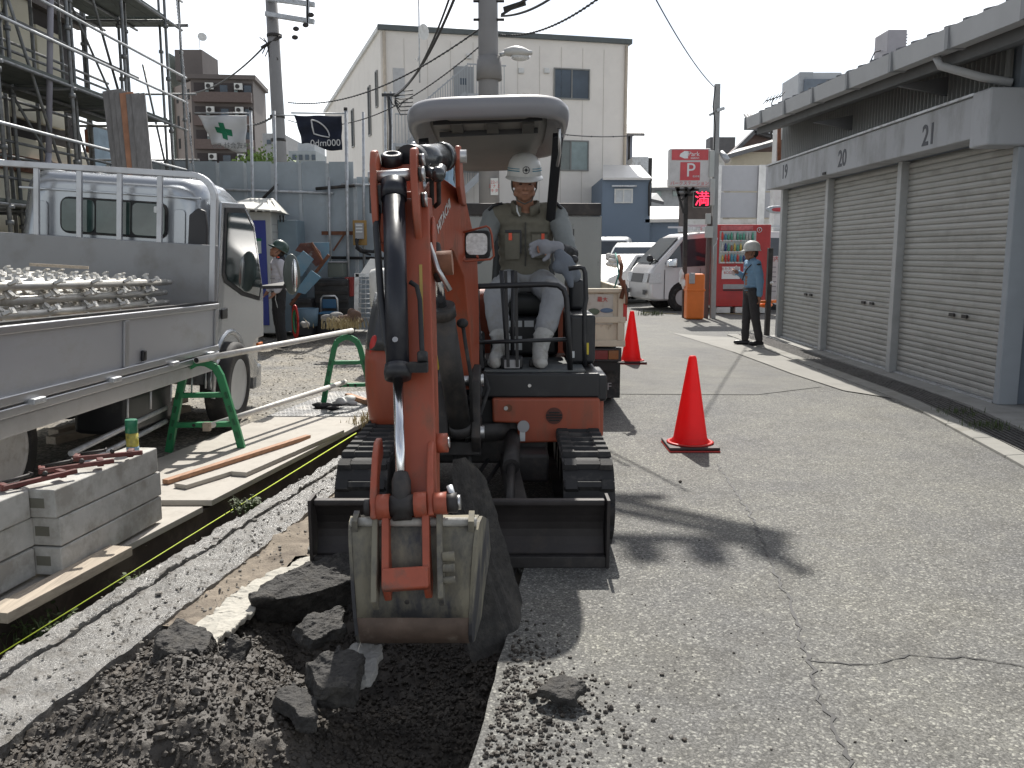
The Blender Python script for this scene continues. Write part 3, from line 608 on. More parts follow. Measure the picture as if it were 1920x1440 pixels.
# the next shed behind the near end of the garage
nb = thing('shed', 'dark blue-grey shed wall standing beyond the near end of the garage', 'shed', (7, 7.4, 0))
MB().box(5.05, 9.0, 7.2, 8.19, 0.0, 3.1).build('wall', mat('shed_blue', (0.10, 0.14, 0.18), .7, var=.15, scale=2), nb)
MB().box(5.0, 9.0, 7.14, 7.199, 0.0, 0.35).build('plinth', CONCD, nb)

# AC unit on the garage roof
t = thing('ac_unit', 'small grey air conditioner box standing up on the garage roof edge', 'air conditioner', (4.9, 11.0, 3.6))
c0 = P(1678, 80, 11.2)
MB().box(c0.x - .13, c0.x + .1, 11.1, 11.5, c0.z - .32, c0.z + .13).build('casing', mat('ac_casing', (0.42, 0.40, 0.42), .5), t, .01)
mm = MB()
for k in range(9): mm.box(c0.x + .101, c0.x + .115, 11.12, 11.48, c0.z - .2 + k * .034, c0.z - .19 + k * .034)
mm.build('grille', DARKM, t)
mm = MB(); mm.tube([P(1662, 92, 11.3), P(1640, 98, 11.3), P(1632, 115, 11.3)], .008, 6); mm.build('pipe', DARKM, t)

# ------------------------------------------------------------------ generic window helper (wall facing -Y or along a given frame)
class Frame:    # local wall frame: o origin, x along the wall, y out of the wall (towards camera), z up
    def __init__(s, o, ang): s.o = Vector(o); s.x = V(math.cos(ang), math.sin(ang), 0); s.n = V(math.sin(ang), -math.cos(ang), 0)
    def p(s, u, out, z): return s.o + s.x * u + s.n * out + V(0, 0, z)
    def hexa(s, mb, u0, u1, o0, o1, z0, z1, mi=0):
        return mb.hexa([s.p(u0, o1, z0), s.p(u1, o1, z0), s.p(u1, o0, z0), s.p(u0, o0, z0), s.p(u0, o1, z1), s.p(u1, o1, z1), s.p(u1, o0, z1), s.p(u0, o0, z1)], mi)
def window(fr, u0, u1, z0, z1, par, fm, gm, depth=.06, split=True, mats2=None):
    w = MB(); t_ = .05; fr.hexa(w, u0, u0 + t_, -.02, depth, z0, z1); fr.hexa(w, u1 - t_, u1, -.02, depth, z0, z1); fr.hexa(w, u0 + t_, u1 - t_, -.02, depth, z0, z0 + t_); fr.hexa(w, u0 + t_, u1 - t_, -.02, depth, z1 - t_, z1)
    if split: fr.hexa(w, (u0 + u1) / 2 - t_ / 2, (u0 + u1) / 2 + t_ / 2, -.02, depth - .01, z0 + t_, z1 - t_)
    o = w.build('window', fm, par); n = 2 if split else 1
    for k in range(n):
        a, b = lerp(u0, u1, k / n) + t_ / 2, lerp(u0, u1, (k + 1) / n) - t_ / 2
        p = MB(); fr.hexa(p, a, b, .003, .012 + .01 * k, z0 + .03, z1 - .03); p.build('pane', (mats2 or [gm, gm])[k], o)
    return o

# ------------------------------------------------------------------ beige three-storey building
BEIGE = mat('beige_siding', (0.80, 0.755, 0.70), 0.8, var=0.04, scale=0.7, dirt=(0.70, 0.66, 0.61), damt=0.4, dscale=1.2)
BEIGED = mat('beige_band', (0.56, 0.515, 0.48), 0.8, var=0.05)
b = thing('beige_building', 'beige three-storey building with grey doors and an outside steel stair', 'building', (0, 36, 0))
fa = P(713, 80, 35.5); ang = RAD(13.5); fr = Frame((fa.x, 35.5, 0), ang); Wd = 10.15; H0, H1 = 10.05, 10.05
D = 16
def roofz(u): return 10.0 - 0.0 * u
side_dir = V(-math.sin(RAD(19.4)), math.cos(RAD(19.4)), 0)
A = fr.p(0, 0, 0); B = fr.p(Wd, 0, 0); Cq = B + side_dir * D; Dq = A + side_dir * D
zl, zr = 10.05, 9.95
MB().hexa([A, B, Cq, Dq, A + V(0, 0, zl), B + V(0, 0, zr), Cq + V(0, 0, 9.2), Dq + V(0, 0, 9.2)]).build('wall', BEIGE, b)
w = MB(); fr.hexa(w, 0.02, Wd - .02, .002, .03, 0, 2.75); w.build('lower_band', BEIGED, b)
# vertical siding joints
w = MB(); u = 0.91
while u < Wd: fr.hexa(w, u - .008, u + .008, .001, .012, 2.8, 9.7); u += 0.91
w.build('siding_joint', mat('joint_beige', (0.55, 0.51, 0.46), .8), b)
w = MB(); fr.hexa(w, -.1, Wd + .12, -.4, .14, zl - .09, zl + .10); w.build('roof_edge', mat('roof_edge_m', (0.10, 0.115, 0.115), .6), b)
w = MB(); w.hexa([A + V(-.1, 0, zl - .1), A + V(.0, 0, zl - .1), Dq + V(0, 0, 9.1), Dq + V(-.1, 0, 9.1), A + V(-.1, 0, zl + .08), A + V(0, 0, zl + .08), Dq + V(0, 0, 9.3), Dq + V(-.1, 0, 9.3)]); w.build('side_eave', WHITEW, b)
for u in (0.14, Wd - .1): ww = MB(); ww.tube([fr.p(u, .08, 9.9), fr.p(u, .08, 0)], .06, 8); ww.build('downpipe', mat('pipe_beige', (0.55, 0.47, 0.37), .6), b)
WF = mat('window_frame_grey', (0.22, 0.22, 0.21), .5, .3); PAN1 = mat('pane_blue', (0.04, 0.06, 0.085), .08, var=.4, scale=.8); PAN2 = mat('pane_pale', (0.22, 0.28, 0.28), .2, var=.25, scale=1.2)
def fu(px, py):  # wall coords of a picture point on the facade
    r = ray(px, py); o = fr.o - V(0, 0, CAM_H); t_ = o.dot(fr.n) / r.dot(fr.n); q = r * t_ + V(0, 0, CAM_H); return (q - fr.o).dot(fr.x), q.z
u0, z1 = fu(1038, 127); u1, z0 = fu(1105, 188); window(fr, u0, u1, z0, z1, b, WF, PAN1)
u0, z1 = fu(1036, 262); u1, z0 = fu(1103, 321); window(fr, u0, u1, z0, z1, b, WF, PAN2, mats2=[mat('pane_dim', (0.15, 0.17, 0.16), .2), PAN2])
for (xa, ya, xb_, yb) in ((850, 124, 887, 186), (850, 256, 887, 318)):
    u0, z1 = fu(xa, ya); u1, z0 = fu(xb_, yb); w = MB(); fr.hexa(w, u0, u1, .0, .05, z0, z1); d = w.build('door', mat('door_grey', (0.30, 0.31, 0.315), .5, var=.04), b)
    w = MB(); fr.hexa(w, u0 + .25, u0 + .5, .051, .06, z1 - .7, z1 - .45); w.build('door_window', PAN1, d)
for (px, py) in ((878, 106), (902, 128), (976, 133), (1024, 133)):
    u0, z0 = fu(px, py); w = MB(); fr.hexa(w, u0 - .1, u0 + .12, 0, .12, z0 - .1, z0 + .1); w.build('vent_hood', WHITEW, b, .02)
u0, z0 = fu(737, 155); w = MB(); fr.hexa(w, u0, u0 + .45, 0, .03, z0 - .6, z0 + .55); w.build('wall_panel', mat('panel_pale', (0.5, 0.5, 0.5), .5), b)
# left side windows
sf = Frame(Dq, math.atan2(-side_dir.y, -side_dir.x))
for (u0, u1, z0, z1) in ((13.3, 13.8, 6.3, 8.3), (15.0, 15.4, 7.2, 8.6), (13.5, 14.0, 3.0, 4.6), (15.0, 15.3, 3.0, 4.6), (9.0, 9.6, 6.3, 8.0)): window(sf, u0, u1, z0, z1, b, WF, PAN1, split=False)
# outside stair: landings, flights, rails
ST = mat('stair_steel', (0.36, 0.375, 0.39), .5, .4, var=.06)
stt = thing('outside_stair', 'grey steel outside stair with barred railings on the beige building', 'staircase', fr.p(3.5, 1.3, 0))
def landing(u0, u1, z, o0=.1, o1=1.3):
    w = MB(); fr.hexa(w, u0, u1, o0, o1, z - .12, z); w.build('landing', ST, stt)
    w = MB(); fr.hexa(w, u0, u1, o1 - .03, o1, z + 1.05, z + 1.10)
    u = u0
    while u < u1: fr.hexa(w, u, u + .022, o1 - .03, o1 - .01, z, z + 1.05); u += .12
    w.build('railing', ST, stt)
def flight(u0, z0, u1, z1, o0=.1, o1=1.2):
    n = 12; w = MB(); w2 = MB()
    for k in range(n):
        u, z = lerp(u0, u1, k / n), lerp(z0, z1, (k + .5) / n); du = (u1 - u0) / n; fr.hexa(w, min(u, u + du), max(u, u + du) + .03, o0, o1, z - .04, z)
        fr.hexa(w2, u, u + .022, o1 - .02, o1, z, z + 1.05)
        fr.hexa(w2, u + du / 2, u + du / 2 + .022, o1 - .02, o1, z, z + 1.05)
    w.build('flight', ST, stt)
    w2.bar(fr.p(u0, o1, z0 + 1.05), fr.p(u1, o1, z1 + 1.05), .05, .05); w2.bar(fr.p(u0, o1, z0), fr.p(u1, o1, z1), .05, .25); w2.build('railing', ST, stt)
uu = lambda px, py: fu(px, py)
ul, zt = fu(760, 186); ur, _ = fu(930, 186)
landing(fu(865, 186)[0], fu(935, 186)[0], fu(880, 186)[1]); landing(fu(735, 272)[0], fu(800, 272)[0], fu(740, 276)[1]); landing(fu(845, 318)[0], fu(905, 318)[0], fu(870, 318)[1])
flight(fu(760, 276)[0], fu(760, 276)[1], fu(865, 186)[0], fu(865, 186)[1]); flight(fu(780, 276)[0], fu(780, 276)[1], fu(850, 318)[0], fu(850, 318)[1])
flight(fu(905, 318)[0], fu(905, 318)[1], fu(800, 420)[0], fu(800, 420)[1]); landing(fu(760, 400)[0], fu(810, 400)[0], fu(770, 400)[1])
for px in (733, 800, 850, 905): w = MB(); u = fu(px, 300)[0]; fr.hexa(w, u - .05, u + .05, 1.2, 1.3, 0, 5.6); w.build('post', ST, stt)
w = MB(); fr.hexa(w, fu(735, 370)[0], fu(905, 370)[0], .9, 1.15, 0, 2.9); w.build('wall_panel', mat('stair_wall', (0.33, 0.32, 0.32), .7), stt)

# ------------------------------------------------------------------ brown apartment tower far left
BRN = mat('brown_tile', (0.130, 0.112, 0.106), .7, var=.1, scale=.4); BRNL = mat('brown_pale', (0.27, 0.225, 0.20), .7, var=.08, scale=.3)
t = thing('apartment_tower', 'brown tiled apartment block with balconies and air conditioners far behind the fence', 'building', P(380, 475, 110))
def bx(name, m_, par, pxl, pxr, pt, pb, Y, dep, bevel=0):
    a = P(pxl, pt, Y); c = P(pxr, pb, Y); return MB().box(a.x, c.x, Y, Y + dep, c.z, a.z).build(name, m_, par, bevel)
a = P(357, 148, 110); c = P(463, 475, 110)
fl = Frame((a.x, 110, 0), RAD(6)); Lf = 7.3
w = MB(); fl.hexa(w, 0, Lf, -9, 0, 0, a.z); w.build('wall', BRN, t)
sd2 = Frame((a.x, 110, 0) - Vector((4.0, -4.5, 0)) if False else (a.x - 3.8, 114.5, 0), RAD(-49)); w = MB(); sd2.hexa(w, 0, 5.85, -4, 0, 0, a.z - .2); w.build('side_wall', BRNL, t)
w = MB(); fl.hexa(w, -.4, Lf + .4, -9, .5, a.z, a.z + .5); w.build('parapet', BRN, t)
bx('lift_tower', BRN, t, 327, 381, 93, 150, 113, 6)
bx('lift_tower_side', mat('tower_green', (0.20, 0.24, 0.215), .7), t, 318, 327, 100, 300, 114, 5)
for k in range(8):
    z = a.z - 2.75 * k - 1.15
    w = MB(); fl.hexa(w, .35, Lf - .1, .0, 1.0, z - 1.6, z - .45); bal = w.build('balcony', mat('balcony_brown', (0.135, 0.10, 0.09), .7), t)
    w = MB(); fl.hexa(w, .35, Lf - .1, -.02, .02, z - .42, z + .75); w.build('recess', mat('recess_dark', (0.06, 0.05, 0.05), .8), t)
    for u in (1.8, 5.2):
        w = MB(); fl.hexa(w, u, u + .95, .3, .7, z - .1, z + .65); ac = w.build('ac_unit', WHITEW, t)
        w = MB(); q = fl.p(u + .38, .71, z + .27); w.cyl(q, q + fl.n * .05, .26, n=12); w.build('fan', DARKM, ac)
        w = MB(); fl.hexa(w, u - .1, u + .3, .05, .2, z - .4, z - .1); w.build('pane', PAN2, t)
    for u in (3.4, 6.2): w = MB(); fl.hexa(w, u, u + .9, .03, .06, z - .4, z + .5); w.build('window', PAN1, t)
    for u in (1.0, 3.0, 4.6): w = MB(); sd2.hexa(w, u, u + .55, .0, .06, z - 1.1, z + .1); w.build('window', BLK, t)
w = MB(); q = P(375, 93, 113); w.tube([q, q + V(0, 0, 1.8)], .04, 6); w.lathe([(0.02, 0), (.55, .12)], q + V(.4, -.2, 1.4), (0.5, -1, .3), 12); w.build('antenna', WHITEW, t)

# small far buildings and tree between them
t = thing('far_building', 'pale grey flat block behind the electricity pole', 'building', P(510, 475, 80)); bx('wall', mat('far_grey', (0.34, 0.34, 0.345), .8), t, 492, 538, 250, 480, 80, 8); bx('window', PAN1, t, 500, 508, 262, 270, 79.9, .1)
t = thing('far_building', 'low grey apartment roofs seen under the navy flag', 'building', P(580, 475, 70)); bx('wall', mat('far_grey2', (0.30, 0.33, 0.345), .8), t, 541, 598, 283, 480, 70, 8); bx('stair_head', mat('far_grey3', (0.38, 0.40, 0.42), .8), t, 558, 590, 268, 284, 72, 4)
for k in range(4): bx('window', PAN1, t, 548 + k * 12, 555 + k * 12, 290, 300, 69.9, .1)
t = thing('tree', 'small bright green tree top rising behind the blue-grey fence', 'tree', P(498, 475, 34)); m = MB()
q = P(498, 300, 34)
for k in range(2600):
    d = V(random.gauss(0, .5), random.gauss(0, .3), random.gauss(-.5, .35)); c = q + d; s_ = random.uniform(.04, .09); a1 = V(random.uniform(-1, 1), random.uniform(-1, 1), random.uniform(-1, 1)).normalized() * s_; b1 = a1.cross(V(random.uniform(-1, 1), 1, random.uniform(-1, 1))).normalized() * s_ * .6
    m.add([c - a1, c + b1, c + a1, c - b1], [(0, 1, 2, 3)])
m.build('crown', mat('leaf_bright', (0.12, 0.19, 0.04), .7, var=.4, scale=3), t); m = MB(); m.tube([(q.x, 34, 0), q - V(0, 0, .6)], [.12, .05], 8)
for k in range(5): m.tube([q - V(0, 0, 1.2), q + V(random.uniform(-.7, .7), 0, -.3)], [.04, .015], 5)
m.build('trunk', mat('bark', (0.1, 0.075, 0.055), .9), t)

# ------------------------------------------------------------------ houses right of the beige building
BLU = mat('blue_grey_wall', (0.155, 0.20, 0.26), .75, var=.06, scale=.6); PBL = mat('pale_blue_wall', (0.36, 0.39, 0.46), .75, var=.05, scale=.6)
TIN = mat('pale_tin_roof', (0.62, 0.60, 0.57), .45, .0, var=.06, scale=1)
t = thing('blue_house', 'two-storey blue-grey house with a pale metal roof behind the parked vans', 'house', P(1190, 475, 33))
bx('wall', BLU, t, 1130, 1217, 333, 480, 33, 6); q0, q1 = P(1130, 333, 32.8), P(1222, 333, 32.8); q2, q3 = P(1200, 310, 36.5), P(1130, 309, 36.5)
MB().hexa([q0 + V(0, 0, -.08), q1 + V(0, 0, -.08), q2 + V(0, 0, -.08), q3 + V(0, 0, -.08), q0, q1, q2, q3]).build('roof', TIN, t)
w0 = Frame((P(1130, 475, 33).x, 33, 0), 0)
a, c = P(1152, 354, 33), P(1186, 381, 33); window(w0, a.x - w0.o.x, c.x - w0.o.x, c.z, a.z, t, WHITEW, mat('pane_curtain', (0.5, 0.53, 0.55), .3))
bx('window_hood', GALV, t, 1148, 1194, 347, 350, 32.8, .2)
bx('lean_to', BLU, t, 1217, 1292, 411, 482, 33.2, 4); q0, q1, q2, q3 = P(1210, 411, 33), P(1292, 410, 33), P(1280, 387, 37), P(1218, 387, 37)
MB().hexa([q0 + V(0, 0, -.12), q1 + V(0, 0, -.12), q2 + V(0, 0, -.12), q3 + V(0, 0, -.12), q0, q1, q2, q3]).build('lean_to_roof', TIN, t)
w = MB(); w.tube([P(1222, 336, 32.8), P(1218, 343, 32.8), P(1217, 350, 32.9), P(1217, 405, 32.9)], .04, 6); w.build('downpipe', DARKM, t)
t = thing('pale_house', 'pale lilac two-storey house with a dark eave beside the beige building', 'house', P(1175, 475, 42))
bx('wall', PBL, t, 1120, 1182, 252, 480, 42, 6); q0, q1 = P(1120, 249, 41.4), P(1209, 250, 41.4); q2, q3 = P(1170, 230, 46), P(1120, 230, 46)
MB().hexa([q0 + V(0, 0, -.12), q1 + V(0, 0, -.12), q2 + V(0, 0, -.1), q3 + V(0, 0, -.1), q0, q1, q2, q3]).build('roof', mat('slate_roof', (0.16, 0.155, 0.155), .6), t)
bx('window', DARKM, t, 1146, 1158, 274, 304, 41.9, .15); bx('pane', PAN2, t, 1149, 1155, 278, 300, 41.85, .1)
w = MB(); w.tube([P(1180, 253, 41.9), P(1179, 306, 41.9)], .05, 6); w.build('downpipe', DARKM, t)
w = MB(); q = P(1146, 292, 41.7); w.bar(q, q + V(.5, 0, 0), .04, .04)
for k in range(4): w.bar(q + V(k * .15, 0, -.35), q + V(k * .15, 0, 0), .02, .02, up=(0, 1, 0))
w.build('railing', DARKM, t)
t = thing('roof_shed', 'small corrugated metal box on the roofline behind the blue-grey house', 'shed', P(1202, 475, 40)); bx('wall', GALV, t, 1186, 1212, 294, 480, 40, 2); bx('side', DARKM, t, 1212, 1219, 296, 480, 40.2, 2)
t = thing('tiled_house', 'grey tiled hipped house roofs seen under the parking sign', 'house', P(1250, 475, 55)); bx('wall', mat('far_grey4', (0.33, 0.345, 0.36), .8), t, 1222, 1300, 350, 480, 55, 8)
q0, q1, q2, q3 = P(1215, 352, 54.5), P(1310, 350, 54.5), P(1290, 337, 60), P(1228, 337, 60); MB().hexa([q0 - V(0, 0, .15), q1 - V(0, 0, .15), q2 - V(0, 0, .15), q3 - V(0, 0, .15), q0, q1, q2, q3]).build('roof', ROOFG, t)
for (x0, x1) in ((1230, 1240), (1262, 1272)): bx('window', PAN2, t, x0, x1, 358, 368, 54.9, .1)
q0, q1, q2, q3 = P(1219, 372, 44), P(1245, 378, 44), P(1232, 362, 47), P(1218, 362, 47); MB().hexa([q0 - V(0, 0, .15), q1 - V(0, 0, .15), q2 - V(0, 0, .15), q3 - V(0, 0, .15), q0, q1, q2, q3]).build('porch_roof', ROOFG, t)
# traditional house with tiled gable right
t = thing('gabled_house', 'old cream house with a grey tiled gable roof behind the white panels', 'house', P(1420, 475, 38))
bx('wall', mat('cream_wall', (0.48, 0.43, 0.34), .8, var=.06), t, 1372, 1475, 285, 480, 38, 1.2)
TILE = mat('roof_tile', (0.13, 0.13, 0.135), .5, var=.25, scale=6)
q0, q1, q2, q3 = P(1362, 290, 37.5), P(1475, 258, 37.5), P(1475, 252, 39), P(1380, 280, 39); MB().hexa([q0 - V(0, 0, .18), q1 - V(0, 0, .18), q2 - V(0, 0, .18), q3 - V(0, 0, .18), q0, q1, q2, q3]).build('roof', TILE, t)
g = [P(1378, 283, 39.5), P(1413, 250, 39.5), P(1470, 268, 39.5), P(1470, 300, 39.5), P(1378, 300, 39.5)]; MB().prism(list(reversed(g)), (0, 1.5, 0)).build('gable', mat('gable_brown', (0.24, 0.17, 0.15), .8), t)
for (pa, pb) in (((1374, 287), (1414, 247)), ((1413, 247), (1475, 266))): w = MB(); w.bar(P(*pa, 39.3), P(*pb, 39.3), .5, .16); w.build('ridge', TILE, t)
m = MB()
for k in range(9): a = P(1422 + k * 6, 245 + k * .8, 38.8); m.tube([a, a + V(-.05, 2.2, 1.0)], .07, 6)
m.build('tile', TILE, t)
t = thing('roof_tank', 'dark square box on a rooftop left of the gabled house', 'tank', P(1357, 475, 45)); bx('wall', mat('tank_grey', (0.12, 0.12, 0.125), .7), t, 1332, 1378, 257, 285, 45, 1); bx('stand', WHITEW, t, 1334, 1372, 286, 480, 45.5, 3)
t = thing('white_block', 'tall white rendered block rising behind the garage roof', 'building', P(1500, 475, 30)); bx('wall', mat('white_render', (0.55, 0.56, 0.57), .8, var=.05), t, 1500, 1560, 136, 480, 30, 1.9); bx('dark_box', mat('blue_box', (0.17, 0.20, 0.24), .7), t, 1509, 1580, 148, 480, 29.7, .25); bx('edge', mat('edge_grey', (0.4, 0.42, 0.44), .7), t, 1500, 1508, 135, 480, 29.8, .15)
t = thing('tv_antenna', 'thin rooftop television antenna left of the white block', 'antenna', P(1452, 200, 29)); w = MB(); w.tube([P(1434, 190, 29), P(1467, 179, 29)], .018, 6); w.tube([P(1450, 185, 29), P(1447, 193, 29), P(1447, 260, 29)], .02, 6)
for k in range(6): q = P(1436 + k * 6, 189 - k * 2, 29); w.tube([q + V(-.1, 0, -.12), q + V(.1, 0, .12)], .012, 5)
w.build('boom', DARKM, t)
# narrow white building side by the garage end
t = thing('white_house_end', 'white house corner with a brown window just left of the garage wall', 'house', P(1465, 475, 24)); bx('wall', WHITEW, t, 1458, 1482, 232, 480, 24, .4); bx('window', mat('brown_frame', (0.14, 0.09, 0.06), .6), t, 1463, 1478, 262, 300, 23.9, .1); w = MB(); w.tube([P(1461, 235, 23.9), P(1461, 305, 23.9)], .05, 6); w.build('downpipe', RUST, t)
# white panel wall with posts
t = thing('panel_wall', 'tall white panel wall on grey posts behind the vending machine', 'wall', P(1400, 475, 26.5))
for (a0, a1) in ((1347, 1424), (1427, 1500)):
    for (b0, b1) in ((310, 358), (361, 408)): bx('panel', mat('white_panel', (0.47, 0.48, 0.51), .6, var=.04), t, a0, a1, b0, b1, 26.5, .08, .01)
for x in (1344, 1425, 1500): bx('post', STEEL, t, x - 1.5, x + 1.5, 309, 560, 26.4, .08)
bx('base_wall', WHITEW, t, 1290, 1500, 411, 480, 26.7, .2)
bx('red_panel', REDP, t, 1440, 1520, 470, 580, 26.3, .1)
t = thing('brown_shed', 'dark timber shed wall behind the parking sign post', 'shed', P(1300, 475, 28)); bx('wall', mat('dark_timber', (0.09, 0.075, 0.07), .8, var=.2), t, 1283, 1342, 355, 480, 28, .8); q0, q1 = P(1275, 358, 27.7), P(1345, 354, 27.7); w = MB(); w.bar(q0, q1, .6, .1); w.build('roof', ROOFG, t)

# ------------------------------------------------------------------ utility poles, lamp, wires
POLE = mat('concrete_pole', (0.255, 0.25, 0.25), .8, var=.08, scale=3, bump=.15)
t = thing('utility_pole', 'tall grey concrete utility pole standing behind the digger roof', 'utility pole', (-.33, 13.2, 0))
X0, Y0 = -.33, 13.2
m = MB(); m.tube([(X0, Y0, 0), (X0 - .01, Y0, 4), (X0 - .03, Y0, 10.4)], [.16, .145, .11], 20); m.build('pole', POLE, t)
for z in (5.35, 4.05, 4.12, 5.9): m = MB(); m.cyl((X0, Y0, z), (X0, Y0, z + .05), .16, n=20); m.build('band', DARKM, t)
m = MB(); m.cyl((X0, Y0, 3.93), (X0, Y0, 4.25), .185, .175, 20); m.build('collar', POLE, t)
for (xa, za, xc2, zc2, yo) in ((-.5, 9.72, 1.62, 9.86, -.13), (-.5, 9.10, 1.15, 9.2, .1), (.30, 8.75, 1.62, 9.90, -.16), (.75, 8.95, 1.66, 9.80, -.1), (1.36, 9.6, 1.60, 10.42, -.1), (.55, 9.75, .60, 10.2, -.12)):
    m = MB(); m.bar((xa, Y0 + yo, za), (xc2, Y0 + yo, zc2), .085, .085, up=(0, 1, 0)); m.build('crossarm', GALV, t)
for xa, za in ((.52, 9.80), (.88, 9.92), (1.20, 9.95), (1.50, 9.88), (-.45, 9.76)):
    m = MB(); m.lathe([(.03, 0), (.10, .03), (.05, .08), (.11, .12), (.05, .18), (.10, .22), (.03, .30)], (xa, Y0 - .13, za), n=10); m.build('insulator', WHITEW, t)
m = MB(); m.lathe([(.02, 0), (.22, .03), (.24, .1), (.24, .6), (.2, .68), (.05, .72)], (X0 + .55, Y0 - .45, 8.0), n=18); m.build('transformer', GREYP, t)
m = MB(); m.bar((X0 - .1, Y0 - .45, 7.96), (X0 + 1.1, Y0 - .45, 7.96), .1, .08); m.build('crossarm', GALV, t)
for z in (4.75, 5.0, 5.42): m = MB(); m.cyl((X0 - .22, Y0 - .05, z), (X0 + .22, Y0 - .05, z), .02, n=8); m.build('step_bolt', DARKM, t)
m = MB(); q = P(945, 18, 13); m.bar(q, P(985, 5, 12.9), .06, .06); m.bar(P(940, 28, 13), P(1000, -10, 12.8), .03, .03); m.build('brace', DARKM, t)
q = P(927, 350, 13.05); m = MB(); m.box(q.x - .055, q.x + .055, q.y - .02, q.y, q.z - .12, q.z + .12); pl = m.build('number_plate', LBL, t)
text('plate_text', '22-1\nミナミ\nキタ', .06, REDP, (q.x, q.y - .021, q.z), (1, 0, 0), (0, 0, 1), pl, .001)
# street lamp arm on the pole
t = thing('street_lamp', 'long pale cobra-head street lamp fixed to the central utility pole', 'street lamp', P(938, 100, 13.1))
m = MB(); a, c = P(937, 103, 13.1), P(952, 99, 13.1); m.tube([a, c], .03, 8); m.build('arm', GALV, t)
secs = []
for k in range(9):
    u = k / 8; p = P(945, 99, 13.05).lerp(P(998, 100, 12.9), u); h = (.05 + .045 * math.sin(math.pi * min(1, u * 1.15))) * (1 - .45 * max(0, u - .75) * 4 * .6); wv = h * 1.3
    secs.append([p + V(0, wv * math.cos(6.283 * j / 14), h * math.sin(6.283 * j / 14) * (1 if math.sin(6.283 * j / 14) > 0 else .6)) for j in range(14)])
MB().rings(secs).build('housing', mat('lamp_housing', (0.55, .55, .54), .4), t)
m = MB(); m.ell(P(976, 107, 12.98), (.14, .09, .055)); m.build('glass', LENS, t)

t = thing('utility_pole', 'slimmer electricity pole with wooden cross-arms left, behind the flags', 'utility pole', P(534, 475, 20))
bx0 = P(534, 475, 20).x
m = MB(); m.tube([(bx0 + .05, 20, 0), (bx0 - .12, 20, 8.6)], [.16, .12], 16); m.build('pole', POLE, t)
for (xa, ya, xb_, yb) in ((500, -3, 590, 9), (498, 26, 589, 41)): m = MB(); m.bar(P(xa, ya, 19.8), P(xb_, yb, 19.8), .12, .09); m.build('crossarm', GALV, t)
for px in (576, 578): m = MB(); m.bar(P(px, -4, 19.75), P(px, 44, 19.75), .05, .05, up=(0, 1, 0)); m.build('strut', GALV, t)
for (px, py) in ((555, 54), (553, 70), (583, 28), (573, 47)): m = MB(); m.ell(P(px, py, 19.7), (.07, .05, .05)); m.build('insulator', DARKM, t)
for z in (3.9, 4.4, 6.1): m = MB(); m.cyl((bx0 - .05, 20, z), (bx0 - .05, 20, z + .06), .165, n=16); m.build('band', DARKM, t)
m = MB()
for k in range(10): a = P(500 + k, 83, 19.9); m.tube([a, a + V(random.uniform(-.2, .2), 0, random.uniform(-.35, .2))], .012, 4)
m.tube([P(490, 90, 19.9), P(527, 68, 19.9)], .035, 6); m.build('cable_bundle', DARKM, t)

WIRE = mat('black_cable', (0.04, .04, .042), .6)
def wire(name, label, a, b, sag, r, ties=0):
    a, b = Vector(a), Vector(b); pts = [a.lerp(b, k / 16) - V(0, 0, sag * 4 * (k / 16) * (1 - k / 16)) for k in range(17)]
    m = MB(); m.tube(pts, r, 6)
    for k in range(ties):
        p = pts[0].lerp(pts[-1], (k + .5) / ties); i = (k + .5) / ties; p = a.lerp(b, i) - V(0, 0, sag * 4 * i * (1 - i)); m.ell(p, (r * 2.2, r * 2.2, r * 1.4), n=6, m=4)
    return tag(m.build(name, WIRE), label, 'cable', 'overhead cables')
wire('overhead_cable', 'thick black cable drooping from the top of the picture to the wall bracket', P(855, -10, 16), P(742, 178, 20), .25, .028)
wire('overhead_cable', 'second black cable hanging close beside the thick drooping one', P(845, -10, 15.5), P(738, 180, 20), .32, .02)
wire('overhead_cable', 'long spiral-wrapped cable from the left pole rising to the central pole', P(540, 192, 20), P(905, 50, 13.1), .35, .011, 60)
wire('overhead_cable', 'lower pale spiral cable crossing the beige building front', P(540, 225, 20), P(905, 82, 13.1), .5, .008, 90)
wire('overhead_cable', 'cable leaving the central pole toward the upper right', P(940, 30, 13), P(1120, -80, 10), .15, .016)
wire('overhead_cable', 'thin dotted cable right of the central pole under the first one', P(935, 65, 13), P(1190, -60, 9), .2, .010, 40)
wire('overhead_cable', 'thin wire falling from top right to the parking sign pole', P(1225, -10, 12), P(1338, 162, 20), .1, .010)
wire('overhead_cable', 'cable running right from the beige wall at roof level of the digger', P(1040, 250, 30), P(1205, 252, 36), .1, .02, 4)
wire('overhead_cable', 'thin cable from the left pole down to the cable bundle and scaffold', P(500, 82, 20), P(360, 175, 25), .2, .02)
wire('overhead_cable', 'thin cable from the left pole going behind the white flag', P(530, 205, 20), P(460, 235, 24), .1, .02, 14)
t = thing('cable_mast', 'thin grey service mast with looped black cables left of the digger roof', 'mast', P(728, 475, 19.5))
for px in (722, 733): m = MB(); m.tube([P(px, 172, 20), P(px + 2, 430, 20)], .03, 8); m.build('pole', GALV, t)
m = MB(); m.bar(P(716, 178, 20), P(748, 178, 20), .06, .06)
for k in range(7):
    a = P(740, 180 + k * 2, 19.9); m.tube([a, a + V(.12, 0, .1 - .06 * k), a + V(.4, 0, .12 - .06 * k)], .014, 5)
m.tube([P(730, 182, 19.9), P(736, 196, 19.9), P(748, 201, 19.9), P(758, 188, 19.9)], .014, 6); m.tube([P(728, 180, 19.9), P(732, 240, 19.9), P(731, 330, 19.9)], .03, 6); m.build('cable_loop', WIRE, t)
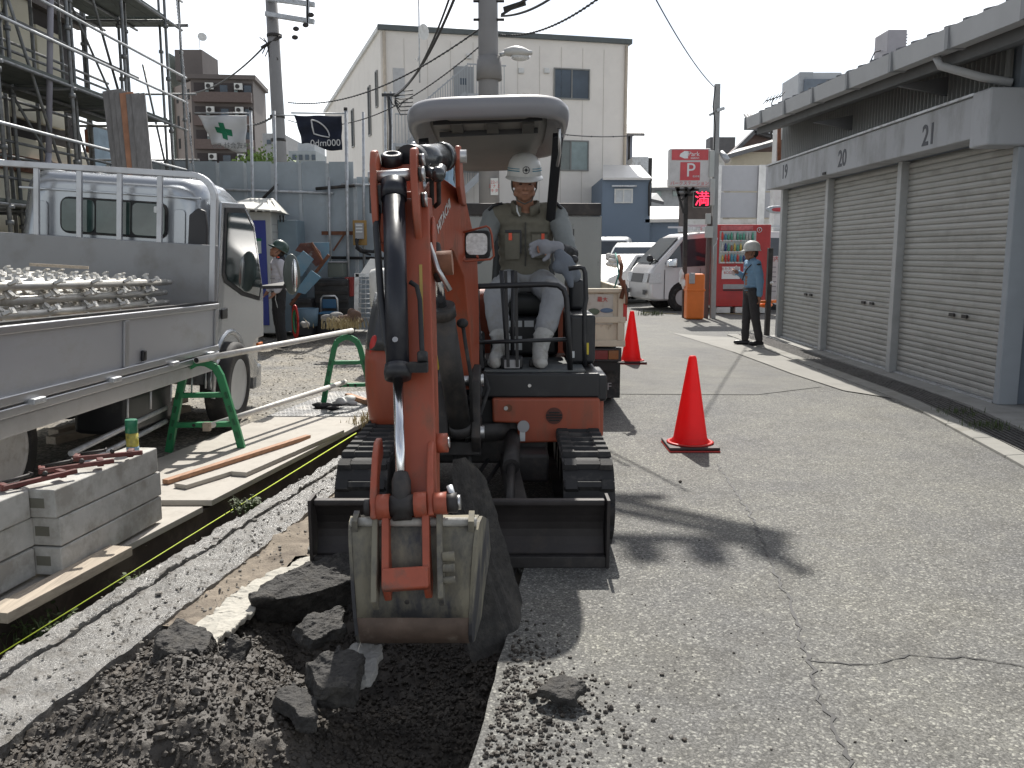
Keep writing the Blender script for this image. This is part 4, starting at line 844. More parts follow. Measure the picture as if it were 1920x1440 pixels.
t = thing('satellite_mast', 'thin mast with a small white dish rising against the sky above the beige roof', 'antenna', P(787, 160, 30)); m = MB(); m.tube([P(785, -10, 30), P(787, 155, 30)], .025, 6); m.tube([P(787, 100, 30), P(783, 115, 30), P(779, 110, 30)], .02, 6); m.build('pole', GALV, t); m = MB(); m.lathe([(.01, 0), (.15, .012), (.25, .06)], P(792, 60, 29.9), (.8, -.6, -.1), 16); m.build('dish', WHITEW, t)

# ------------------------------------------------------------------ blue-grey site fence with flags
fe = thing('site_fence', 'tall blue-grey steel sheet fence round the building site', 'fence', (-5, 17.3, 0))
x = -7.6; k = 0
while x < -.95:
    h = 3.17 if x < -3.2 else 2.88; h += random.uniform(-.012, .012)
    m = MB(); yy = 17.0 + random.uniform(0, .01)
    m.box(x + .03, x + .485, yy, yy + .03, 0, h); m.build('panel', BLUEGREY, fe)
    m = MB(); m.box(x - .035, x + .025, yy - .03, yy + .02, 0, h - .03); m.build('batten', mat('batten_grey', (0.42, 0.46, 0.49), .5, .1, var=.15), fe)
    x += .515; k += 1
for (xa, ya, xb_, yb) in ((330, 353, 625, 362), (640, 346, 860, 350)): m = MB(); m.tube([P(xa, ya, 16.9), P(xb_, yb, 16.9)], .027, 8); m.build('rail', GALV, fe)
m = MB(); m.tube([P(620, 483, 16.9), P(860, 486, 16.9)], .027, 8); m.build('rail', DARKM, fe)
m = MB(); m.tube([P(592, 354, 16.88), P(665, 348, 16.88)], .03, 8); m.build('rail', DARKM, fe)
m = MB(); m.tube([P(700, 356, 16.88), P(860, 356, 16.88)], .03, 8); m.build('rail', DARKM, fe)
for (px, y0_) in ((617, 332), (650, 207), (681, 210)):
    m = MB(); m.tube([P(px, y0_, 16.85), P(px + 2, 520, 16.85)], .026, 8); m.build('pipe', GALV, fe)
m = MB(); m.tube([P(493, 372, 16.85), P(520, 345, 16.85)], .026, 8); m.build('pipe', DARKM, fe)
m = MB(); m.bar(P(603, 437, 16.88), P(668, 437, 16.88), .02, .07); m.bar(P(625, 470, 16.88), P(645, 440, 16.88), .03, .03); m.build('board', RUST, fe)
NAVY = mat('navy_cloth', (0.012, 0.017, 0.035), .8, var=.15, scale=5); CLOTH = mat('white_cloth', (0.62, 0.63, 0.64), .8, var=.05, scale=4)
def flag(name, label, quad, m_, pole_px, top, Y, marks, polelabel):
    t = thing('flag', label, 'flag', P(pole_px, quad[1][1], Y)); tl, tr, br, bl = [P(a, b, Y) for a, b in quad]
    N, M2 = 22, 12; vs = []
    def pt(u, v):
        a = tl.lerp(tr, u); c = bl.lerp(br, u); p = a.lerp(c, v); w_ = .06 * math.sin(u * 9 + v * 3) * (1 - u * .5) + .03 * math.sin(v * 11 + u * 4); return p + V(0, w_, .03 * math.sin(u * 7) * v)
    for j in range(M2 + 1):
        for i in range(N + 1): vs.append(pt(i / N, j / M2))
    m = MB(); m.add(vs, [(j * (N + 1) + i, (j + 1) * (N + 1) + i, (j + 1) * (N + 1) + i + 1, j * (N + 1) + i + 1) for j in range(M2) for i in range(N)], True); fo = m.build('cloth', m_, t)
    md = fo.modifiers.new('solid', 'SOLIDIFY'); md.thickness = .004
    m = MB(); m.tube([tl + V(-.05, 0, .04), tr + V(.05, 0, .04)], .014, 6); m.build('rod', GALV, t)
    marks(pt, t)
    p2 = thing('flag_pole', polelabel, 'pole', (tr.x + .06, Y + .05, 0), 'flag poles'); m = MB(); m.tube([P(pole_px, top, Y + .05), V(P(pole_px + 2, 475, Y).x, Y + .05, 0)], .028, 8); m.build('pole', GALV, p2); m = MB(); q = P(pole_px, top, Y + .05); m.cyl(q, q + V(0, 0, .05), .035, n=8); m.build('cap', DARKM, p2)
    return t
def sheet(pt, u0, u1, v0, v1, m_, t, name, n=6, off=-.008):
    m = MB(); vs = [pt(lerp(u0, u1, i / n), lerp(v0, v1, j / n)) + V(0, off, 0) for j in range(n + 1) for i in range(n + 1)]; w = n + 1
    m.add(vs, [(j * w + i, (j + 1) * w + i, (j + 1) * w + i + 1, j * w + i + 1) for j in range(n) for i in range(n)]); return m.build(name, m_, t)
GRN = mat('flag_green', (0.015, 0.17, 0.085), .8)
def mk1(pt, t):
    sheet(pt, .40, .515, .24, .72, GRN, t, 'cross'); sheet(pt, .28, .40, .39, .57, GRN, t, 'cross_arm'); sheet(pt, .515, .635, .39, .57, GRN, t, 'cross_arm')
    c = pt(.62, .86) + V(0, -.10, 0); text('lettering', '株式会社 Do', .12, mat('flag_ink', (.18, .19, .19), .8), c, (-1, 0, 0), (0, 0, 1), t, .001)
flag('flag', 'white safety flag with a green cross hanging over the fence', [(371, 216), (463, 216), (462, 287), (398, 272)], CLOTH, 470, 207, 16.6, mk1, 'left flag pole, carrying the white flag with the green cross')
def mk2(pt, t):
    q = [(.36, .17), (.36, .40), (.36, .62), (.53, .62), (.70, .62)] + [(.36 + .34 * math.cos(RAD(x)), .62 - .45 * math.sin(RAD(x))) for x in range(8, 91, 8)] + [(.36, .17)]
    m = MB(); m.tube([pt(u, v) + V(0, -.02, 0) for u, v in q], .014, 5); m.build('emblem', CLOTH, t)
    text('lettering', '000mb0', .17, CLOTH, pt(.62, .82) + V(0, -.10, 0), (-1, 0, -.02), (0, 0, 1), t, .001)
flag('flag', 'navy flag with a white quarter-circle emblem hanging over the fence', [(551, 216), (641, 217), (642, 283), (566, 270)], NAVY, 648, 207, 16.6, mk2, 'right flag pole, carrying the navy flag')
t = thing('flag_pole', 'thin pole between the two flags, left end of the navy flag rod', 'pole', P(515, 475, 16.65), 'flag poles'); m = MB(); m.tube([P(514, 208, 16.65), V(P(517, 475, 16.65).x, 16.65, 0)], .028, 8); m.build('pole', GALV, t)
m = MB(); m.tube([P(514, 216, 16.6), P(555, 216, 16.6)], .012, 6); m.build('rod', GALV, t)
# ------------------------------------------------------------------ building under construction and its scaffold, left
CRM = mat('cream_panel', (0.80, 0.76, 0.62), .7, var=.05, scale=1)
t = thing('new_building', 'unfinished cream building with dark openings behind the scaffold', 'building', (-9, 13, 0))
XB = -7.95
y = 6.0; k = 0
for (y0, y1, z0, z1) in ((6, 9.4, .0, 7.5), (10.4, 11.3, 0, 7.5), (13.0, 14.25, 0, 7.5), (14.35, 15.1, 0, 3.3), (15.2, 16.0, 0, 3.3), (16.1, 16.9, 0, 3.3), (14.35, 15.1, 3.6, 7.5), (15.2, 16.0, 3.6, 5.2)):
    MB().box(XB, XB + .10, y0 + .02, y1 - .02, z0, z1).build('wall_panel', CRM, t, .01)
MB().box(XB - 3, XB - .02, 6, 16.6, 0, 7.6).build('frame', mat('dark_opening', (0.045, 0.04, 0.042), .8), t)
for z in (2.75, 5.5): MB().box(XB - .01, XB + .16, 6, 16.9, z, z + .24).build('floor_beam', RUST if z < 3 else mat('beam_dark', (0.10, 0.085, 0.08), .7), t)
for yy in (9.5, 11.4, 12.7): MB().box(XB, XB + .18, yy, yy + .18, 0, 7.5).build('column', mat('column_red', (0.09, 0.045, 0.045), .7), t)
MB().box(XB + .1, XB + .2, 11.6, 12.4, 5.2, 6.0).build('red_sheet', RUST, t)
SCF = mat('scaffold_steel', (0.20, 0.21, 0.215), .5, .5, var=.25, scale=8, dirt=(0.13, .11, .09), damt=.5, dscale=12)
t = thing('scaffold', 'steel tube scaffold with decks and guard rails along the unfinished building', 'scaffold', (-6.6, 12, 0))
ys = [16.3, 14.5, 12.7, 10.9, 9.1, 7.3]; lv = [.45, 2.05, 3.75, 5.55, 7.3]
for X, off in ((-6.12, 0), (-6.95, .0)):
    for i, yy in enumerate(ys):
        yy += off; m = MB(); m.tube([(X, yy, 0), (X, yy, 8)], .027, 8)
        for z in (.9, 1.8, 2.7, 3.6, 4.5, 5.4, 6.3): m.cyl((X, yy, z), (X, yy, z + .06), .048, n=8)
        m.build('standard', SCF, t)
for X, yy in ((-6.45, 16.9), (-6.12, 17.0), (-7.6, 16.3), (-6.5, 13.6), (-6.45, 15.4)):
    m = MB(); m.tube([(X, yy, 0), (X, yy, 8)], .025, 8)
    for z in (1.3, 2.6, 3.9, 5.1): m.cyl((X, yy, z), (X, yy, z + .05), .045, n=8)
    m.build('standard', SCF, t)
for z in lv:
    for X in (-6.12, -6.95): m = MB(); m.tube([(X, 6.5, z), (X, 17.1, z)], .024, 8); m.build('ledger', SCF, t)
    for g in (.5, .95):
        if z > 1: m = MB(); m.tube([(-6.09, 6.5, z + g), (-6.09, 17.1, z + g)], .022, 8); m.build('guard_rail', GALV, t)
    for yy in ys: m = MB(); m.tube([(-6.05, yy, z - .03), (-7.9, yy, z - .03)], .022, 8); m.build('transom', SCF, t)
for X in (-7.55,):
    for yy in (16.3, 15.4, 14.5, 13.6, 12.7, 11.8, 10.9): m = MB(); m.tube([(X, yy, 0), (X, yy, 8)], .03, 8); m.build('standard', SCF, t)
    for z in (1.2, 2.05, 2.9, 3.75, 4.6, 5.55, 6.4): m = MB(); m.tube([(X, 6.5, z), (X, 17.1, z)], .024, 8); m.build('ledger', SCF, t)
for z in (2.5, 3.0, 4.25, 4.7, 6.1, 6.6): m = MB(); m.tube([(-6.98, 6.5, z), (-6.98, 17.1, z)], .021, 8); m.build('guard_rail', SCF, t)
for i in range(5):
    for (za, zb) in ((.5, 2.0), (2.1, 3.7), (3.8, 5.5), (5.6, 7.3)):
        if (i + int(za)) % 2: m = MB(); m.tube([(-6.98, ys[i], za), (-6.98, ys[i + 1], zb)], .02, 8); m.build('brace', SCF, t)
for i in range(6):
    yy = ys[i] - .25; m = MB(); m.tube([(-6.1, yy, .4), (-7.6, yy - .1, 2.0)], .02, 7); m.build('brace', SCF, t)
DECK = mat('deck_plank', (0.10, 0.115, 0.105), .7, .3, var=.25, scale=5)
for z in (2.05, 3.75, 5.55):
    for i in range(len(ys) - 1):
        for k in range(-2, 3):
            if (z, i) in ((2.05, 0),): continue
            x0 = -6.90 + k * .26; m = MB(); m.box(x0, x0 + .245, ys[i + 1] + .03, ys[i] - .03, z + .03, z + .07); m.build('deck_board', DECK, t)
for k in range(4): m = MB(); x0 = -8.2 + k * .5; m.box(x0, x0 + .48, 16.4, 16.9, 5.58, 5.63); m.build('deck_board', DECK, t)
m = MB(); m.tube([(-5.95, 16.95, 5.6), (-8.3, 16.95, 5.6)], .03, 8); m.build('ledger', SCF, t)
for z in (3.2, 4.4): m = MB(); m.tube([(-5.9, 17.05, z), (-9.5, 17.05, z)], .02, 8); m.build('ledger', SCF, t)
for (a, c) in (((-6.2, 12.7, 2.1), (-6.2, 10.9, 5.5)), ((-6.2, 14.5, 3.8), (-6.2, 12.7, 6.9)), ((-7.0, 16.3, .4), (-7.0, 14.5, 3.7)), ((-6.3, 16.9, 2.0), (-6.8, 16.9, 4.9)), ((-6.05, 16.6, .5), (-6.8, 16.6, 3.7)), ((-6.2, 10.9, .5), (-6.2, 9.1, 3.6)), ((-6.9, 13, 5.4), (-7.6, 12, 2.2))):
    m = MB(); m.tube([a, c], .021, 8); m.build('brace', SCF, t)
m = MB(); m.tube([(-5.95, 12.35, 7.0), (-6.25, 12.2, 2.8)], .04, 10); m.tube([(-6.25, 12.2, 2.8), (-6.6, 12.2, .3)], .04, 10); m.build('downpipe', mat('pipe_lilac', (0.30, .30, .35), .5), t)
# timber boards leaning against the scaffold
bd = [(200, 170, 232, 320), (212, 168, 240, 322), (222, 172, 250, 322), (232, 174, 258, 325), (244, 176, 266, 325), (254, 176, 278, 325)]
for i, (xa, ya, xb_, yb) in enumerate(bd):
    a = P(xa + 5, ya, 12.5 - i * .02); c = P(xb_ + 5, yb + 105, 12.1 - i * .03)
    m = MB(); m.bar(a, c, .185, .03, up=(0, -1, .1)); o = m.build('scaffold_board', mat('board_grey', (0.25, 0.24, 0.235), .8, var=.25, stretch=(4, 4, .6)) if i != 3 else mat('board_orange', (0.46, 0.23, 0.14), .8, var=.2), None, .004)
    tag(o, ['leftmost grey board leaning on the scaffold behind the truck cab', 'second grey board from the left in the leaning row', 'third leaning board, grey, left of the orange one', 'orange-brown board leaning among the grey ones', 'grey board leaning just right of the orange-brown one', 'rightmost grey board of the row leaning on the scaffold'][i], 'board', 'boards leaning on the scaffold')
t = thing('hoist_chain', 'thin hanging hoist chain crossing the sky in front of the brown tower', 'chain', P(345, 320, 15)); m = MB()
a, c = P(330, -10, 15), P(366, 345, 15); N = 110
for k in range(N): p = a.lerp(c, k / N); q = a.lerp(c, (k + .75) / N); m.bar(p, q, .028 if k % 2 else .014, .014 if k % 2 else .028, up=(0, 1, 0))
m.build('chain_link', GALV, t)
t = thing('site_toilet_hut', 'blue tarpaulin-wrapped hut wall low behind the scaffold', 'hut', P(170, 475, 18)); a = P(160, 235, 18); c = P(190, 470, 18); MB().box(a.x, c.x, 18, 19, 0, a.z).build('wall', mat('tarp_blue', (0.20, 0.27, 0.33), .6, var=.2), t); a = P(160, 243, 17.9); c = P(173, 300, 17.9); MB().box(a.x, c.x, 17.85, 17.99, c.z, a.z).build('red_panel', RUST, t)

# ------------------------------------------------------------------ silver flatbed truck (slightly leaning on the soft ground)
T0 = V(-3.26, 7.0, 0.0)
TM = Matrix.Translation(T0) @ Matrix.Rotation(.062, 4, 'Y') @ Matrix.Rotation(-.022, 4, 'X')
t = thing('flatbed_truck', 'silver flatbed truck carrying scaffold tubes, seen from its rear corner', 'truck', T0, M=TM)
def TL(x, y, z): return TM @ V(x, y, z)
class LM(MB):   # builder in the truck's own frame (x right, y forward, z up; origin under the cab back)
    def __init__(s, M): super().__init__(); s.M = M
    def add(s, vs, fs, smooth=False, mi=0): return super().add([s.M @ Vector(p) for p in vs], fs, smooth, mi)
    def rings(s, rings, cap=True, smooth=True, mi=0, closed=True): return MB.rings(s, rings, cap, smooth, mi, closed)
tb = lambda: LM(TM)
W = .87     # half width of the bed
# cab: lofted rounded body
def cabsec(y, hw, z0, z1, r, n=7, top_in=.10):
    pts = []
    def arc(cx, cz, a0, a1):
        for k in range(n): a = lerp(a0, a1, k / (n - 1)); pts.append(V(cx + r * math.cos(a), y, cz + r * math.sin(a)))
    pts.append(V(-hw, y, z0)); pts.append(V(-hw, y, z0 + .45)); pts.append(V(-hw, y, 1.35))
    arc(-hw + r + top_in, z1 - r, math.pi, math.pi / 2); arc(hw - r - top_in, z1 - r, math.pi / 2, 0)
    pts.append(V(hw, y, 1.35)); pts.append(V(hw, y, z0 + .45)); pts.append(V(hw, y, z0)); return pts
secs = [cabsec(.015, .66, .50, 1.98, .20, top_in=.10), cabsec(.03, .72, .46, 2.04, .19, top_in=.08), cabsec(.09, .77, .44, 2.085, .17, top_in=.07), cabsec(.3, .785, .44, 2.10, .16, top_in=.07), cabsec(.75, .785, .44, 2.10, .16, top_in=.08), cabsec(1.05, .78, .40, 2.05, .17, top_in=.08), cabsec(1.35, .76, .36, 1.86, .14, top_in=.07), cabsec(1.55, .74, .34, 1.46, .10, top_in=.05), cabsec(1.64, .70, .34, 1.05, .06, top_in=.02)]
# clear window openings: the rear window and side window are panes set proud of the shell in dark glass, the side window is an opening
m = tb(); m.rings(secs, True, True); cab = m.build('cab', SILVER, t); cab.modifiers.new('w', 'WEIGHTED_NORMAL')
def pl(x0, x1, z0, z1, y, r=.06, n=5):   # rounded rectangle facing -y
    pts = []
    for cx, cz, a0 in ((x1 - r, z1 - r, 0), (x0 + r, z1 - r, 90), (x0 + r, z0 + r, 180), (x1 - r, z0 + r, 270)):
        for k in range(n): a = RAD(a0 + 90 * k / (n - 1)); pts.append(V(cx + r * math.cos(a), y, cz + r * math.sin(a)))
    return pts
def rrect(x0, x1, z0, z1, y, dy, r, name, m_, par):
    m = tb(); q = pl(x0, x1, z0, z1, y, r); m.prism(list(reversed(q)) if dy > 0 else q, (0, 0, 0)) if False else None
    pts = [TM @ p for p in q]; vec = TM.to_3x3() @ V(0, dy, 0); mm = MB(); mm.prism(list(reversed(pts)), vec); return mm.build(name, m_, par, .004)
rrect(-.40, .44, 1.60, 1.885, .012, -.018, .07, 'window_seal', BLACKR, cab)
for k, (x0, x1) in enumerate(((-.385, -.125), (-.115, .155), (.165, .425))): rrect(x0, x1, 1.615, 1.87, -.006, -.008, .045 if k != 1 else .01, 'rear_pane', mat('cab_glass', (0.035, 0.06, 0.055), .05, var=.6, scale=4, spec=.8), cab)
for (x0, x1) in ((-.60, -.50), (.49, .58)): rrect(x0, x1, 1.0, 1.84, .012, -.012, .03, 'rib', SILVER, cab)
rrect(-.72, .70, 1.925, 1.942, .02, -.03, .008, 'roof_gutter', SILVER, cab)
# dark quarter panel at the right rear corner and the vents
m = tb(); m.prism([(.60, -.004, 1.40), (.745, .01, 1.40), (.75, .01, 1.70), (.73, .01, 1.84), (.68, -.004, 1.86), (.61, -.004, 1.80)], (0, .05, 0)); m.build('air_duct', mat('duct_black', (0.03, 0.03, 0.033), .5), cab, .01)
rrect(.34, .40, 1.80, 1.85, -.016, -.003, .01, 'sticker', LBL, cab)
# side door outlines, window with thick seal, handle, arch, marker
def sidepts(pts, x=.792): return [TM @ V(x, y, z) for y, z in pts]
sx = TM.to_3x3() @ V(1, 0, 0)
door = [(.14, .52), (.14, 1.10), (.20, 1.93), (.80, 1.96), (1.12, 1.80), (1.46, 1.20), (1.52, .75), (1.25, .74), (1.05, .60), (.95, .48)]
mm = MB(); mm.prism(sidepts(door, .780), sx * .022); dr = mm.build('door', SILVER, t, .008)
win = [(.24, 1.34), (.27, 1.89), (.78, 1.92), (1.06, 1.77), (1.38, 1.24), (1.32, 1.10), (.80, 1.16), (.30, 1.28)]
mm = MB(); mm.prism(sidepts(win, .80), sx * .010); mm.build('window_seal', BLACKR, dr)
cx_, cz_ = .78, 1.46; win2 = [(cx_ + (a - cx_) * .90, cz_ + .06 + (b - cz_ - .06) * .90) for a, b in win]
mm = MB(); mm.prism(sidepts(win2, .811), sx * .006); mm.build('side_pane', mat('cab_glass2', (0.035, 0.05, 0.05), .04, var=.7, scale=5, spec=.6), dr)
mm = MB(); mm.prism(sidepts([(.22, .98), (.22, 1.06), (.36, 1.07), (.36, .98)], .803), sx * .015); mm.build('handle', BLACK, dr, .01)
mm = MB(); mm.prism(sidepts([(1.30, .62), (1.30, .70), (1.44, .70), (1.44, .62)], .79), sx * .03); mm.build('side_marker', mat('amber', (0.75, 0.18, 0.02), .3), t, .008)
# wheel arch lip and mud area
for sgn in (1, -1):
    ar = [TM @ V(sgn * .795, .48 + .46 * math.cos(a), .42 + .44 * math.sin(a)) for a in [math.pi * k / 14 for k in range(15)]]
    mm = MB(); mm.tube(ar, .028, 8); mm.build('arch_lip', SILVER, t)
mm = MB(); mm.prism(sidepts([(.05, .05 + .3), (.05, .62), (.12, .80), (.30, .86), (.62, .86), (.84, .76), (.93, .55), (.93, .35)], .70), sx * .098); mm.build('wheel_well', BLK, t)
mm = MB(); mm.prism([TM @ V(.74, 1.50, 1.20), TM @ V(.74, 1.56, 1.20), TM @ V(.98, 1.66, 1.26), TM @ V(.98, 1.60, 1.22)], (0, 0, .03)); mm.build('mirror_arm', BLACK, t)
mm = MB(); c_ = TM @ V(1.03, 1.62, 1.36); mm.ell(c_, (.085, .045, .20), n=16, m=10); mm.build('mirror', mat('mirror_grey', (0.12, 0.14, 0.13), .3), t)
mm = MB(); c_ = TM @ V(1.06, 1.60, 1.36); mm.ell(c_ + V(.012, -.035, -.01), (.03, .012, .16), n=12, m=8); mm.build('mirror_glass', CHROME, t)
# bumper
m = tb(); m.box(-.72, .74, 1.5, 1.72, .22, .46); m.build('bumper', SILVER, t, .03)
# bed
m = tb(); m.box(-1.03, W, -3.4, -.10, .71, .76); m.build('bed_floor', WOOD, t)
WL = 1.03   # the bed reaches further out on its left side
def gate(x, sg):
    m = tb(); x0, x1 = (x, x + .035)
    m.box(x0, x1, -3.4, -.08, .74, 1.12); g = m.build('side_gate', mat('gate_grey', (0.47, 0.485, 0.51), .42, .4, var=.05, scale=2, dirt=(.38, .37, .34), damt=.5, dscale=4, stretch=(1, .4, 1)), t, .006)
    xo = x1 if sg > 0 else x0
    def rail(z0, z1, d, mt=ALU, nm='gate_rail'):
        m = tb(); m.box(min(xo, xo + sg * d), max(xo, xo + sg * d), -3.4, -.08, z0, z1); m.build(nm, mt, g, .006)
    rail(1.085, 1.125, .020); rail(.755, .80, .025); rail(.70, .745, .03)
    for y_ in (-.12, -1.75, -3.3): m = tb(); m.box(min(xo, xo + sg * .018), max(xo, xo + sg * .018), y_ - .03, y_ + .03, .80, 1.08); m.build('gate_post', ALU, g, .004)
    m = tb(); m.box(x0 - .002, x1 + .002, -3.4, -.08, 1.126, 1.14); m.build('gate_cap', BLACKR, g)
    for y_ in (-.32, -1.05, -1.95, -2.8): m = tb(); m.box(min(xo, xo + sg * .055), max(xo, xo + sg * .055), y_ - .06, y_ + .05, .735, .765); m.build('latch', GALV, g, .006)
    m = tb(); m.box(min(xo, xo + sg * .025), max(xo, xo + sg * .025), -1.52, -1.47, .81, .88); m.build('lamp', BLACK, g, .01)
    return g
gate(W - .035, 1); gate(-WL, -1)
for x in (W - .06, -WL - .01): m = tb(); m.box(x, x + .07, -3.4, -.08, .60, .695); m.build('bed_frame', ALU, t, .008)
for y_ in (-.25, -.55, -.95, -1.3, -1.65): m = MB(); m.tube([TM @ V(W - .02, y_, .60), TM @ V(W - .02, y_, .47)], .008, 6); m.build('rope_hook', GALV, t)
# headboard and guard frame behind the cab
m = tb(); m.box(-WL, W, -.115, -.075, .76, 1.575); m.build('headboard', mat('headboard_grey', (.27, .275, .28), .5, .4, var=.08, scale=2, dirt=(.24, .23, .21), damt=.5, dscale=3), t, .008)
gp = []
for k in range(8): a = RAD(90 * k / 7); gp.append((W - .20 + .17 * math.sin(a), 1.93 + .17 * math.cos(a) - .0))
path = [(-WL + .03, .76), (-WL + .03, 1.93)] + [(-x - WL + W, z) for x, z in gp][::-1][1:] + gp[0:] + [(W - .03, .76)]
m = MB(); pp = [TM @ V(x, -.095, z) for x, z in path]
for i in range(len(pp) - 1): m.bar(pp[i], pp[i + 1] + (pp[i + 1] - pp[i]).normalized() * .01, .045, .062, up=TM.to_3x3() @ V(0, 1, 0)) if (pp[i + 1] - pp[i]).length > .02 else None
m.build('guard_frame', ALU, t, .004)
for x in (-.53, -.20, .11, .42): m = tb(); m.box(x - .02, x + .02, -.115, -.085, 1.57, 2.08); m.build('guard_bar', ALU, t, .003)
# wheels
def wheel(par, c, ax, r, w, rimr, rimm, dish=.3):
    c = Vector(c); ax = Vector(ax).normalized()
    m = MB(); m.lathe([(rimr * 1.02, -w / 2), (r * .9, -w / 2), (r * .985, -w * .42), (r, -w * .3), (r, w * .3), (r * .985, w * .42), (r * .9, w / 2), (rimr * 1.02, w / 2), (rimr * .98, w * .40), (rimr * .98, -w * .40), (rimr * 1.02, -w / 2)], c, ax, 36, cap=False); ty = m.build('wheel', BLACKR, par)
    m = MB(); m.lathe([(rimr * 1.03, w * .47), (rimr * 1.0, w * .5), (rimr * .93, w * .47), (rimr * .82, w * (.47 - dish)), (rimr * .5, w * (.5 - dish)), (rimr * .42, w * .42), (rimr * .2, w * .46), (.01, w * .46)], c, ax, 30); rm = m.build('rim', rimm, ty)
    for k in range(6):
        a = k * 1.0472; s1 = ax.cross(V(0, 0, 1)).normalized(); s2 = ax.cross(s1); p = c + ax * w * (.46 - dish) + (s1 * math.cos(a) + s2 * math.sin(a)) * rimr * .66
        m = MB(); m.cyl(p, p + ax * w * .06, rimr * .09, n=8); m.build('wheel_hole', BLK, ty)
    return ty
RIMS = mat('rim_silver', (0.52, 0.53, 0.54), .4, .6, var=.1); RIMW = mat('rim_white', (.66, .66, .65), .5, dirt=(.35, .32, .28), damt=.5, dscale=9)
tx = TM.to_3x3() @ V(1, 0, 0)
wheel(t, (-2.42, 7.42, .36), tx, .36, .19, .215, RIMS); wheel(t, (-3.80, 7.42, .42), -tx, .36, .19, .215, RIMS)
wheel(t, (-2.98, 4.82, .36), tx, .36, .30, .225, RIMW, .12); wheel(t, (-3.75, 4.78, .36), -tx, .36, .36, .215, RIMS)
for y_ in (-3.0, -2.0, -1.0): m = tb(); m.box(-.5, .72, y_, y_ + .09, .765, 1.095); tag(m.build('bearer', WOOD), 'squared timber bearer %s under the scaffold tubes on the truck bed' % ('nearest the cab' if y_ > -1.5 else 'in the middle' if y_ > -2.5 else 'at the rear end'), 'timber', 'bearers on the truck bed')
m = tb(); m.box(-.40, -.30, -3.3, .8, .46, .62); m.box(.25, .35, -3.3, .8, .46, .62)
for y_ in (-.4, -1.2, -2.0, -2.8): m.box(-.8, .8, y_ - .04, y_ + .04, .62, .70)
m.build('chassis', BLK, t)
m = tb(); m.box(.36, .72, -1.35, -.55, .28, .56); m.build('fuel_tank', BLACK, t, .04)
m = tb(); m.box(-.75, -.35, -1.5, -.5, .30, .56); m.build('battery_box', BLACK, t, .03)
for k in range(2):
    m = MB(); m.tube([TM @ V(W - .15, -.7, .35 - k * .1 + .03), TM @ V(W - .15, -2.1, .30 - k * .1 + .03)], .018, 6); m.build('side_rail', GALV, t)
mm = MB(); mm.tube([TM @ V(.82, .02, .35), TM @ V(.83, .02, .62), TM @ V(.83, .10, .66)], .018, 8); mm.build('step_bar', GALV, t)

# scaffold tubes on the bed: clamped uprights lying across... each pipe is a thing
SP = mat('pipe_galv', (0.52, 0.51, 0.48), .45, .6, var=.15, scale=8, dirt=(.3, .27, .22), damt=.5, dscale=10)
def spipe(x, z, y1, label, ang=0):
    q = thing('scaffold_tube', label, 'scaffold tube', TM @ V(x, -2, z), 'scaffold tubes lying on the truck bed')
    m = tb(); R3 = TM; a, c = TM @ V(x, -3.35, z), TM @ V(x + ang, y1, z); m = MB(); m.tube([a, c], .0245, 10); m.build('tube', SP, q)
    m = MB(); m.tube([c - (c - a).normalized() * .002, c + (c - a).normalized() * .10], .019, 10); m.build('spigot', SP, q)
    y = y1 - .28
    while y > -2.6:
        p = a.lerp(c, (y + 3.35) / (y1 + 3.35))
        m = MB()
        for k in range(4):
            an = k * 1.5708 + .5; d = V(math.cos(an), 0, math.sin(an)); m.bar(p + d * .022 + V(0, -.03, 0), p + d * .062 + V(0, .0, 0), .016, .03, up=(0, 1, 0)); m.bar(p + d * .062 + V(0, -.02, 0), p + d * .062 + V(0, .022, 0), .034, .010, up=d)
        m.build('wedge_socket', SP, q); y -= .45
    return q
names = ['nearest the side gate', 'second from the side gate', 'third from the side gate', 'fourth from the side gate', 'fifth from the side gate', 'sixth from the side gate', 'seventh from the side gate', 'farthest from the side gate']
for r_, (z, n_) in enumerate(((1.125, 7), (1.20, 7), (1.275, 8))):
    for k in range(n_):
        spipe(.62 - k * .13 - (r_ % 2) * .04, z + random.uniform(-.004, .004), -.45 - k * .02 - random.uniform(0, .08), '%s layer, galvanised scaffold tube %s' % (['bottom', 'middle', 'top'][r_], names[k]), random.uniform(-.02, .02))
t2 = MB(); t2.bar(TM @ V(-.1, -1.0, 1.36), TM @ V(.25, -.9, 1.36), .03, .02); tag(t2.build('wood_batten', WOOD), 'short wooden stick lying on top of the scaffold tubes', 'stick')
# lumber lying under the truck
for k, (pa, pb, lab) in enumerate((((100, 812), (345, 748), 'upper plank lying in the shade under the truck'), ((95, 826), (350, 765), 'lower plank lying in the shade under the truck'))):
    m = MB(); m.bar(G(*pa, .05), G(*pb, .05), .10, .06); tag(m.build('plank', WOOD, None, .005), lab, 'plank', 'planks under the truck')

